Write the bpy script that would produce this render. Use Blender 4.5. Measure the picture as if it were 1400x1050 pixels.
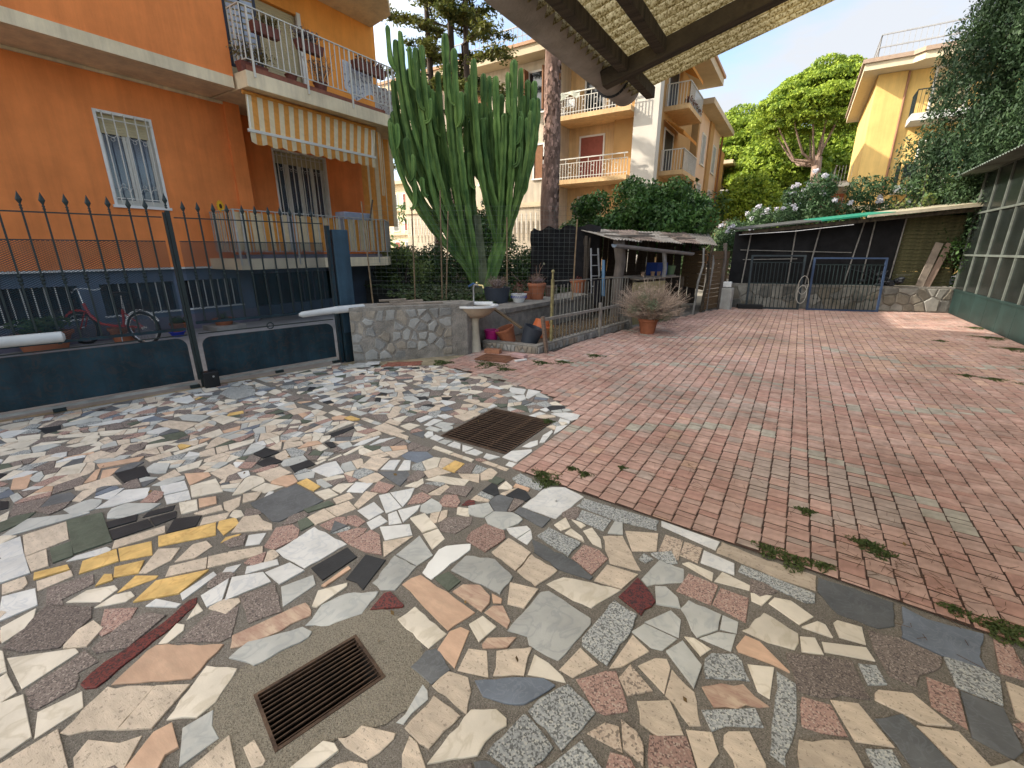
import bpy, bmesh, math, random
import numpy as np
from mathutils import Vector, Matrix
from mathutils.geometry import delaunay_2d_cdt
R=math.radians
random.seed(7)
for o in list(bpy.data.objects): bpy.data.objects.remove(o)
scene=bpy.context.scene
COL=scene.collection
# ------------------------------------------------------------ camera, sky, sun
cam=bpy.data.cameras.new('camera'); camo=bpy.data.objects.new('camera',cam); COL.objects.link(camo)
camo.location=(0,0,1.6); camo.rotation_euler=(R(90-16.9),0,R(32.3))
cam.sensor_width=36; cam.lens=600/1400*36; cam.clip_end=1500; cam.clip_start=.05
scene.camera=camo
SUN=Vector((-0.80,-0.42,0.56)).normalized()
sl=bpy.data.lights.new('sun','SUN'); sl.energy=3.2; sl.angle=R(0.6); sl.color=(1,.93,.82)
so=bpy.data.objects.new('sun',sl); COL.objects.link(so); so.rotation_euler=SUN.to_track_quat('Z','Y').to_euler(); so.location=(-30,-20,40)
W=bpy.data.worlds.new('World'); scene.world=W; W.use_nodes=True
nt=W.node_tree; N=nt.nodes; LK=nt.links; N.clear()
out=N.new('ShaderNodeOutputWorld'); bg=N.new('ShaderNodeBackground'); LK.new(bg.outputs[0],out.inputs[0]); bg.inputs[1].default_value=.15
sky=N.new('ShaderNodeTexSky'); sky.sky_type='NISHITA'; sky.sun_disc=False
sky.sun_elevation=math.asin(SUN.z); sky.sun_rotation=math.atan2(SUN.x,SUN.y); sky.air_density=1.0; sky.dust_density=1.2
tc=N.new('ShaderNodeTexCoord'); mp=N.new('ShaderNodeMapping'); mp.inputs['Scale'].default_value=(1,1,2.6); mp.inputs['Location'].default_value=(3.1,.7,.4)
LK.new(tc.outputs['Generated'],mp.inputs[0])
cn=N.new('ShaderNodeTexNoise'); cn.inputs['Scale'].default_value=2.9; cn.inputs['Detail'].default_value=7; cn.inputs['Roughness'].default_value=.55
LK.new(mp.outputs[0],cn.inputs[0])
cr=N.new('ShaderNodeValToRGB'); cr.color_ramp.elements[0].position=.42; cr.color_ramp.elements[1].position=.60
cr.color_ramp.elements[0].color=(.12,.12,.12,1); cr.color_ramp.elements[1].color=(.95,.95,.95,1)
LK.new(cn.outputs[0],cr.inputs[0])
mx=N.new('ShaderNodeMixRGB')
# thin cloud: extra glow added on the sun side, out of view, as fill light
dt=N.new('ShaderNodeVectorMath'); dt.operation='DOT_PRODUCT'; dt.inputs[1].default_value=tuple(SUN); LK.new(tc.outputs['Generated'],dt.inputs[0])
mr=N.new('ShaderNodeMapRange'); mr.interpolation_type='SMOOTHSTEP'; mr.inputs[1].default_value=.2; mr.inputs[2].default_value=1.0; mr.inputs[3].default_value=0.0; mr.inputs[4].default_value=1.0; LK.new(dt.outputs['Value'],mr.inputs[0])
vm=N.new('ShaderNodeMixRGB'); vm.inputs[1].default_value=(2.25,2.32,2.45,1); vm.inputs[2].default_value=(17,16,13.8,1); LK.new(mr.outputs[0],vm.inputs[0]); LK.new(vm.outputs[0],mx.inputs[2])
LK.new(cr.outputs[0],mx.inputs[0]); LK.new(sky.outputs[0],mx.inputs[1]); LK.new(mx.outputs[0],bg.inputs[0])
scene.render.engine='CYCLES'
vs=scene.view_settings; vs.view_transform='Standard'; vs.look='None'; vs.exposure=1.35; vs.gamma=1; vs.use_curve_mapping=False
# ------------------------------------------------------------ materials
MATS={}
def M(name,col,rough=.8,var=.15,scale=6,bump=.15,bscale=60,metal=0,spec=.3,rnd=0.,isl=0.,col2=None,speck=None,sscale=90,vein=None,vscale=5,trans=0,alpha=None,dirt=0.,glass=False,streak=0.,stretch=None,holes=0,kind=None):
    if name in MATS: return MATS[name]
    m=bpy.data.materials.new(name); m.use_nodes=True; t=m.node_tree; n=t.nodes; l=t.links; n.clear()
    o=n.new('ShaderNodeOutputMaterial'); b=n.new('ShaderNodeBsdfPrincipled')
    b.inputs['Roughness'].default_value=rough; b.inputs['Metallic'].default_value=metal; b.inputs['Specular IOR Level'].default_value=spec
    tc=n.new('ShaderNodeTexCoord'); vec=tc.outputs['Object']
    if stretch:
        mp=n.new('ShaderNodeMapping'); mp.inputs['Scale'].default_value=stretch; l.new(vec,mp.inputs[0]); vec=mp.outputs[0]
    nz=n.new('ShaderNodeTexNoise'); nz.inputs['Scale'].default_value=scale; nz.inputs['Detail'].default_value=6; nz.inputs['Roughness'].default_value=.6
    l.new(vec,nz.inputs['Vector'])
    r=n.new('ShaderNodeValToRGB'); c=Vector(col[:3]); c2=Vector(col2[:3]) if col2 else c*(1+var); c1=c*(1-var)
    r.color_ramp.elements[0].position=.33; r.color_ramp.elements[1].position=.68
    r.color_ramp.elements[0].color=(*c1,1); r.color_ramp.elements[1].color=(*[min(1,x) for x in c2],1)
    l.new(nz.outputs[0],r.inputs[0]); cur=r.outputs[0]
    def mixin(fac,color,mode='MIX'):
        nonlocal cur
        k=n.new('ShaderNodeMixRGB'); k.blend_type=mode
        if isinstance(fac,float): k.inputs[0].default_value=fac
        else: l.new(fac,k.inputs[0])
        l.new(cur,k.inputs[1])
        if isinstance(color,tuple): k.inputs[2].default_value=(*color[:3],1)
        else: l.new(color,k.inputs[2])
        cur=k.outputs[0]
    if speck:
        v=n.new('ShaderNodeTexVoronoi'); v.inputs['Scale'].default_value=sscale; l.new(tc.outputs['Object'],v.inputs['Vector'])
        sp=n.new('ShaderNodeSeparateColor'); l.new(v.outputs['Color'],sp.inputs[0])
        rr=n.new('ShaderNodeValToRGB'); rr.color_ramp.interpolation='CONSTANT'
        while len(rr.color_ramp.elements)<len(speck): rr.color_ramp.elements.new(.5)
        for i,(p,cc) in enumerate(speck):
            rr.color_ramp.elements[i].position=p; rr.color_ramp.elements[i].color=(*cc,1)
        l.new(sp.outputs[0],rr.inputs[0]); mixin(.8,rr.outputs[0])
    if vein:
        w=n.new('ShaderNodeTexNoise'); w.inputs['Scale'].default_value=vscale; w.inputs['Detail'].default_value=4; w.inputs['Distortion'].default_value=1.4
        l.new(vec,w.inputs['Vector'])
        wr=n.new('ShaderNodeValToRGB'); e=wr.color_ramp.elements; e[0].position=.47; e[0].color=(0,0,0,1); e[1].position=.5; e[1].color=(1,1,1,1)
        e2=wr.color_ramp.elements.new(.54); e2.color=(0,0,0,1); l.new(w.outputs[0],wr.inputs[0])
        ml=n.new('ShaderNodeMath'); ml.operation='MULTIPLY'; ml.inputs[1].default_value=.38; l.new(wr.outputs[0],ml.inputs[0])
        mixin(ml.outputs[0],vein)
    if holes:
        w=n.new('ShaderNodeTexNoise'); w.inputs['Scale'].default_value=95; w.inputs['Detail'].default_value=4; l.new(tc.outputs['Object'],w.inputs['Vector'])
        wr=n.new('ShaderNodeValToRGB'); e=wr.color_ramp.elements; e[0].position=.34; e[0].color=(1,1,1,1); e[1].position=.4; e[1].color=(0,0,0,1)
        l.new(w.outputs[0],wr.inputs[0]); ml=n.new('ShaderNodeMath'); ml.operation='MULTIPLY'; ml.inputs[1].default_value=holes; l.new(wr.outputs[0],ml.inputs[0])
        mixin(ml.outputs[0],(.12,.1,.08))
    if rnd or isl:
        if isl: g=n.new('ShaderNodeNewGeometry'); src=g.outputs['Random Per Island']; amt=isl
        else: g=n.new('ShaderNodeObjectInfo'); src=g.outputs['Random']; amt=rnd
        mr=n.new('ShaderNodeMapRange'); mr.inputs[3].default_value=1-amt; mr.inputs[4].default_value=1+amt; l.new(src,mr.inputs[0])
        cc=n.new('ShaderNodeCombineColor'); [l.new(mr.outputs[0],cc.inputs[i]) for i in range(3)]
        mixin(1.0,cc.outputs[0],'MULTIPLY')
    if dirt:
        g=n.new('ShaderNodeNewGeometry'); w=n.new('ShaderNodeTexNoise'); w.inputs['Scale'].default_value=.9; w.inputs['Detail'].default_value=8; w.inputs['Roughness'].default_value=.65
        l.new(g.outputs['Position'],w.inputs['Vector']); wr=n.new('ShaderNodeValToRGB'); e=wr.color_ramp.elements
        e[0].position=.35; e[0].color=(1-dirt,1-dirt*1.03,1-dirt*1.1,1); e[1].position=.62; e[1].color=(1,1,1,1); l.new(w.outputs[0],wr.inputs[0]); mixin(1.0,wr.outputs[0],'MULTIPLY')
    if streak:
        g=n.new('ShaderNodeNewGeometry'); mp2=n.new('ShaderNodeMapping'); mp2.inputs['Scale'].default_value=(2.6,2.6,.22); l.new(g.outputs['Position'],mp2.inputs[0])
        w=n.new('ShaderNodeTexNoise'); w.inputs['Scale'].default_value=1.6; w.inputs['Detail'].default_value=9; w.inputs['Roughness'].default_value=.7; l.new(mp2.outputs[0],w.inputs['Vector'])
        wr=n.new('ShaderNodeValToRGB'); e=wr.color_ramp.elements; e[0].position=.36; e[0].color=(1-streak,1-streak,1-streak*.9,1); e[1].position=.58; e[1].color=(1,1,1,1); l.new(w.outputs[0],wr.inputs[0]); mixin(1.0,wr.outputs[0],'MULTIPLY')
    l.new(cur,b.inputs['Base Color'])
    if bump:
        bz=n.new('ShaderNodeTexNoise'); bz.inputs['Scale'].default_value=bscale; bz.inputs['Detail'].default_value=5; l.new(vec,bz.inputs['Vector'])
        bm=n.new('ShaderNodeBump'); bm.inputs['Strength'].default_value=bump; bm.inputs['Distance'].default_value=.02; l.new(bz.outputs[0],bm.inputs['Height']); l.new(bm.outputs[0],b.inputs['Normal'])
    sh=b.outputs[0]
    if trans:
        tr=n.new('ShaderNodeBsdfTranslucent'); l.new(cur,tr.inputs[0]); ms=n.new('ShaderNodeMixShader'); ms.inputs[0].default_value=trans; l.new(sh,ms.inputs[1]); l.new(tr.outputs[0],ms.inputs[2]); sh=ms.outputs[0]
    if glass:
        gl=n.new('ShaderNodeBsdfTransparent'); gl.inputs[0].default_value=(.75,.8,.78,1); ms=n.new('ShaderNodeMixShader'); ms.inputs[0].default_value=glass; l.new(sh,ms.inputs[1]); l.new(gl.outputs[0],ms.inputs[2]); sh=ms.outputs[0]
    l.new(sh,o.inputs[0]); MATS[name]=m; return m
def leafmat(name,dark,light,trans=.3,rough=.55):
    if name in MATS: return MATS[name]
    m=bpy.data.materials.new(name); m.use_nodes=True; t=m.node_tree; n=t.nodes; l=t.links; n.clear()
    o=n.new('ShaderNodeOutputMaterial'); b=n.new('ShaderNodeBsdfPrincipled'); b.inputs['Roughness'].default_value=rough; b.inputs['Specular IOR Level'].default_value=.25
    g=n.new('ShaderNodeNewGeometry'); r=n.new('ShaderNodeValToRGB')
    r.color_ramp.elements[0].color=(*dark,1); r.color_ramp.elements[1].color=(*light,1)
    nz=n.new('ShaderNodeTexNoise'); nz.inputs['Scale'].default_value=1.2; l.new(g.outputs['Position'],nz.inputs['Vector'])
    ad=n.new('ShaderNodeMath'); ad.operation='MULTIPLY_ADD'; ad.inputs[1].default_value=.6; l.new(g.outputs['Random Per Island'],ad.inputs[0])
    a2=n.new('ShaderNodeMath'); a2.operation='MULTIPLY_ADD'; a2.inputs[1].default_value=1.6; a2.inputs[2].default_value=-.62; l.new(nz.outputs[0],a2.inputs[0]); l.new(a2.outputs[0],ad.inputs[2])
    l.new(ad.outputs[0],r.inputs[0]); l.new(r.outputs[0],b.inputs['Base Color'])
    tr=n.new('ShaderNodeBsdfTranslucent'); l.new(r.outputs[0],tr.inputs[0]); ms=n.new('ShaderNodeMixShader'); ms.inputs[0].default_value=trans
    l.new(b.outputs[0],ms.inputs[1]); l.new(tr.outputs[0],ms.inputs[2]); l.new(ms.outputs[0],o.inputs[0]); MATS[name]=m; return m
# ------------------------------------------------------------ helpers
def tag(o,label=None,cat=None,group=None,kind=None):
    if label: o['label']=label
    if cat: o['category']=cat
    if group: o['group']=group
    if kind: o['kind']=kind
    return o
def thing(name,label,cat,loc=(0,0,0),rz=0,group=None):
    o=bpy.data.objects.new(name,None); COL.objects.link(o); o.location=loc; o.rotation_euler=(0,0,rz); o.empty_display_size=.1
    return tag(o,label,cat,group)
class MB:
    def __init__(s): s.v=[]; s.f=[]; s.m=[]; s.mi=0
    def add(s,vs,fs):
        k=len(s.v); s.v+=[tuple(v) for v in vs]; s.f+=[tuple(i+k for i in f) for f in fs]; s.m+=[s.mi]*len(fs); return s
    def box(s,x0,x1,y0,y1,z0,z1):
        return s.add([(x0,y0,z0),(x1,y0,z0),(x1,y1,z0),(x0,y1,z0),(x0,y0,z1),(x1,y0,z1),(x1,y1,z1),(x0,y1,z1)],[(0,3,2,1),(4,5,6,7),(0,1,5,4),(1,2,6,5),(2,3,7,6),(3,0,4,7)])
    def prism(s,poly,z0,z1):
        n=len(poly); a=sum(poly[i][0]*poly[(i+1)%n][1]-poly[(i+1)%n][0]*poly[i][1] for i in range(n))
        if a<0: poly=poly[::-1]
        return s.add([(*p[:2],z0) for p in poly]+[(*p[:2],z1) for p in poly],[tuple(range(n-1,-1,-1)),tuple(range(n,2*n))]+[(i,(i+1)%n,n+(i+1)%n,n+i) for i in range(n)])
    def bar(s,p0,p1,w,h=None,up=(0,0,1)):
        h=h or w; p0=Vector(p0);p1=Vector(p1); d=(p1-p0).normalized(); u=Vector(up)
        if abs(d.dot(u))>.98: u=Vector((1,0,0))
        a=d.cross(u).normalized(); b=a.cross(d).normalized(); vs=[]
        for p in (p0,p1):
            for i,j in ((-1,-1),(1,-1),(1,1),(-1,1)): vs.append(p+a*i*w/2+b*j*h/2)
        return s.add(vs,[(3,2,1,0),(4,5,6,7),(0,1,5,4),(1,2,6,5),(2,3,7,6),(3,0,4,7)])
    def tube(s,pts,rads,n=8,cap=True,star=0):
        pts=[Vector(p) for p in pts]; 
        if not hasattr(rads,'__len__'): rads=[rads]*len(pts)
        k=len(s.v); ref=None
        for i,p in enumerate(pts):
            d=(pts[min(i+1,len(pts)-1)]-pts[max(i-1,0)]).normalized()
            if ref is None: ref=Vector((0,0,1)) if abs(d.z)<.9 else Vector((1,0,0))
            a=(ref-d*ref.dot(d)).normalized(); b=d.cross(a); ref=a
            for j in range(n):
                t=2*math.pi*j/n; r=rads[i]*(1 if not star or j%2==0 else star)
                s.v.append(tuple(p+a*math.cos(t)*r+b*math.sin(t)*r))
        for i in range(len(pts)-1):
            for j in range(n): s.f.append((k+i*n+j,k+i*n+(j+1)%n,k+(i+1)*n+(j+1)%n,k+(i+1)*n+j)); s.m.append(s.mi)
        if cap:
            s.f.append(tuple(k+j for j in range(n-1,-1,-1))); s.f.append(tuple(k+(len(pts)-1)*n+j for j in range(n))); s.m+=[s.mi]*2
        return s
    def lathe(s,prof,c=(0,0,0),n=20,sx=1,sy=1,axis=None):
        k=len(s.v)
        for r,z in prof:
            for j in range(n):
                t=2*math.pi*j/n; s.v.append((c[0]+r*math.cos(t)*sx,c[1]+r*math.sin(t)*sy,c[2]+z))
        for i in range(len(prof)-1):
            for j in range(n): s.f.append((k+i*n+j,k+i*n+(j+1)%n,k+(i+1)*n+(j+1)%n,k+(i+1)*n+j)); s.m.append(s.mi)
        if prof[0][0]>1e-4: s.f.append(tuple(k+j for j in range(n-1,-1,-1))); s.m.append(s.mi)
        if prof[-1][0]>1e-4: s.f.append(tuple(k+(len(prof)-1)*n+j for j in range(n))); s.m.append(s.mi)
        return s
    def ball(s,c,r,sq=1,n=8,jit=0):
        k=len(s.v); rows=n//2+1
        for i in range(rows):
            ph=math.pi*i/(rows-1)
            for j in range(n):
                t=2*math.pi*j/n; q=r*(1+random.uniform(-jit,jit)); s.v.append((c[0]+q*math.sin(ph)*math.cos(t),c[1]+q*math.sin(ph)*math.sin(t),c[2]-q*sq*math.cos(ph)))
        for i in range(rows-1):
            for j in range(n): s.f.append((k+i*n+j,k+i*n+(j+1)%n,k+(i+1)*n+(j+1)%n,k+(i+1)*n+j)); s.m.append(s.mi)
        return s
    def mesh(s,name,mat,smooth=False):
        me=bpy.data.meshes.new(name); me.from_pydata(s.v,[],s.f); 
        for mm in (mat if isinstance(mat,(list,tuple)) else [mat]): me.materials.append(mm)
        if isinstance(mat,(list,tuple)): me.polygons.foreach_set('material_index',s.m)
        if smooth:
            me.polygons.foreach_set('use_smooth',[True]*len(me.polygons)); me.set_sharp_from_angle(angle=R(40))
        me.update(); return me
    def build(s,name,mat,parent=None,smooth=False,bevel=0,label=None,origin=True):
        me=s.mesh(name,mat,smooth); o=bpy.data.objects.new(name,me); COL.objects.link(o)
        if parent: o.parent=parent
        if bevel:
            b=o.modifiers.new('bevel','BEVEL'); b.width=bevel; b.segments=2; b.limit_method='ANGLE'; b.angle_limit=R(40)
        if label: o['label']=label
        return o
def put(me,name,loc=(0,0,0),rot=(0,0,0),parent=None,scale=None):
    o=bpy.data.objects.new(name,me); COL.objects.link(o); o.location=loc; o.rotation_euler=rot
    if scale: o.scale=scale
    if parent: o.parent=parent
    return o
def copytree(o,parent=None):
    c=o.copy(); COL.objects.link(c); c.parent=parent
    for ch in list(o.children): copytree(ch,c)
    return c
def structure(o): o['kind']='structure'; return o
def rot2(x,y,a): return x*math.cos(a)-y*math.sin(a),x*math.sin(a)+y*math.cos(a)
rng=np.random.default_rng(5)
def rots(n,tiltz=None):
    a=rng.normal(size=(n,3)); a/=np.linalg.norm(a,axis=1,keepdims=True)
    b=rng.normal(size=(n,3)); b-=a*(a*b).sum(1,keepdims=True); b/=np.linalg.norm(b,axis=1,keepdims=True)
    return a,b
def leaves(name,P,size,mat,parent=None,aspect=2.2,nrm=None,var=.35,kind=None,up=0):
    n=len(P); a,b=rots(n)
    if nrm is not None:
        w=nrm+rng.normal(size=(n,3))*.55; w/=np.linalg.norm(w,axis=1,keepdims=True)
        a=a-w*(a*w).sum(1,keepdims=True); a/=np.linalg.norm(a,axis=1,keepdims=True); b=np.cross(w,a)
    if up:
        a=a+np.array([0,0,up]); a/=np.linalg.norm(a,axis=1,keepdims=True); b=b-a*(a*b).sum(1,keepdims=True); b/=np.linalg.norm(b,axis=1,keepdims=True)+1e-9
    s=size*(1+rng.uniform(-var,var,size=(n,1)))
    V=np.empty((n,4,3)); V[:,0]=P-a*s; V[:,1]=P-b*s/aspect; V[:,2]=P+a*s; V[:,3]=P+b*s/aspect
    me=bpy.data.meshes.new(name); me.vertices.add(4*n); me.vertices.foreach_set('co',V.reshape(-1).astype(np.float32))
    me.loops.add(4*n); me.loops.foreach_set('vertex_index',np.arange(4*n,dtype=np.int32)); me.polygons.add(n)
    me.polygons.foreach_set('loop_start',np.arange(0,4*n,4,dtype=np.int32)); me.polygons.foreach_set('loop_total',np.full(n,4,dtype=np.int32))
    me.materials.append(mat); me.update(); me.validate()
    o=bpy.data.objects.new(name,me); COL.objects.link(o)
    if parent: o.parent=parent
    if kind: o['kind']=kind
    return o
def shell(centers,radii,n,squash=1,inner=.72,up=False):
    C=np.array(centers,float); r=np.array(radii,float); w=r**2/np.sum(r**2); idx=rng.choice(len(C),size=n,p=w)
    d=rng.normal(size=(n,3)); d/=np.linalg.norm(d,axis=1,keepdims=True)
    if up: d[:,2]=np.where(rng.random(n)<.75,np.abs(d[:,2]),d[:,2])
    q=r[idx][:,None]*rng.uniform(inner,1.05,size=(n,1)); P=C[idx]+d*q*np.array([1,1,squash]); return P,d

# ------------------------------------------------------------ ground
mortar=M('mortar',(.21,.18,.14),.95,.25,3,.5,220,dirt=.25,speck=[(0,(.165,.15,.13)),(.35,(.22,.20,.175)),(.8,(.115,.105,.09)),(.92,(.30,.275,.235))],sscale=260)
conc=M('concrete',(.27,.25,.22),.9,.22,2.5,.4,90,dirt=.3)
asph=M('lane_concrete',(.26,.255,.25),.9,.15,1.5,.3,120,dirt=.2)
soil=M('soil',(.075,.055,.04),1,.4,8,.8,40)
def cdt(outer,holes,z):
    pts=[Vector(p) for p in outer]; loops=[list(range(len(outer)))]
    for h in holes: loops.append(list(range(len(pts),len(pts)+len(h)))); pts+=[Vector(p) for p in h]
    ed=[(L[i],L[(i+1)%len(L)]) for L in loops for i in range(len(L))]
    v,_,f,_,_,_=delaunay_2d_cdt(pts,ed,[],1,1e-5)
    def ins(p,P):
        c=False
        for i in range(len(P)):
            a=P[i];b=P[i-1]
            if (a[1]>p[1])!=(b[1]>p[1]) and p[0]<(b[0]-a[0])*(p[1]-a[1])/(b[1]-a[1])+a[0]: c=not c
        return c
    ff=[]
    for t in f:
        c=(sum(v[i][0] for i in t)/len(t),sum(v[i][1] for i in t)/len(t))
        if ins(c,outer) and not any(ins(c,h) for h in holes): ff.append(tuple(t))
    return [(p[0],p[1],z) for p in v],ff
g=MB(); g.prism([(-11.4,-9),(-6.95,-9),(-6.2,-.5),(-5.5,4.25),(-5.5,4.8),(-6.5,6.2),(-8,9.8),(-11.4,10.5)],-.05,-.012); structure(g.build('lane',asph))
D1=[(-2.5,2.74),(-1.79,2.74),(-1.79,3.6),(-2.5,3.6)]
d2c=(-1.30,.685); d2a=math.atan2(.38,.10)
D2=[(d2c[0]+rot2(x,y,d2a)[0],d2c[1]+rot2(x,y,d2a)[1]) for x,y in [(-.2,-.135),(.2,-.135),(.2,.135),(-.2,.135)]]
gv,gf=cdt([(-400,-400),(400,-400),(400,600),(-400,600)],[[(-2.56,2.68),(-1.73,2.68),(-1.73,3.66),(-2.56,3.66)],[(-1.62,.34),(-.98,.34),(-.98,1.04),(-1.62,1.04)]],-.06)
g=MB(); g.add(gv,gf); structure(g.build('ground',M('pale_ground',(.30,.27,.22),.95,.2,.3,.2,20)))
v,f=cdt([(-6.98,-2.5),(3.6,-2.5),(3.6,16.2),(-1.2,14.9),(-2.6,14.5),(-3.1,9.5),(-3.9,8.5),(-4.2,5.8),(-4.3,5.6),(-5.45,4.15)],[D1,D2],0.0)
g=MB(); g.add(v,f); paving=structure(g.build('crazy_paving',mortar))
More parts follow.
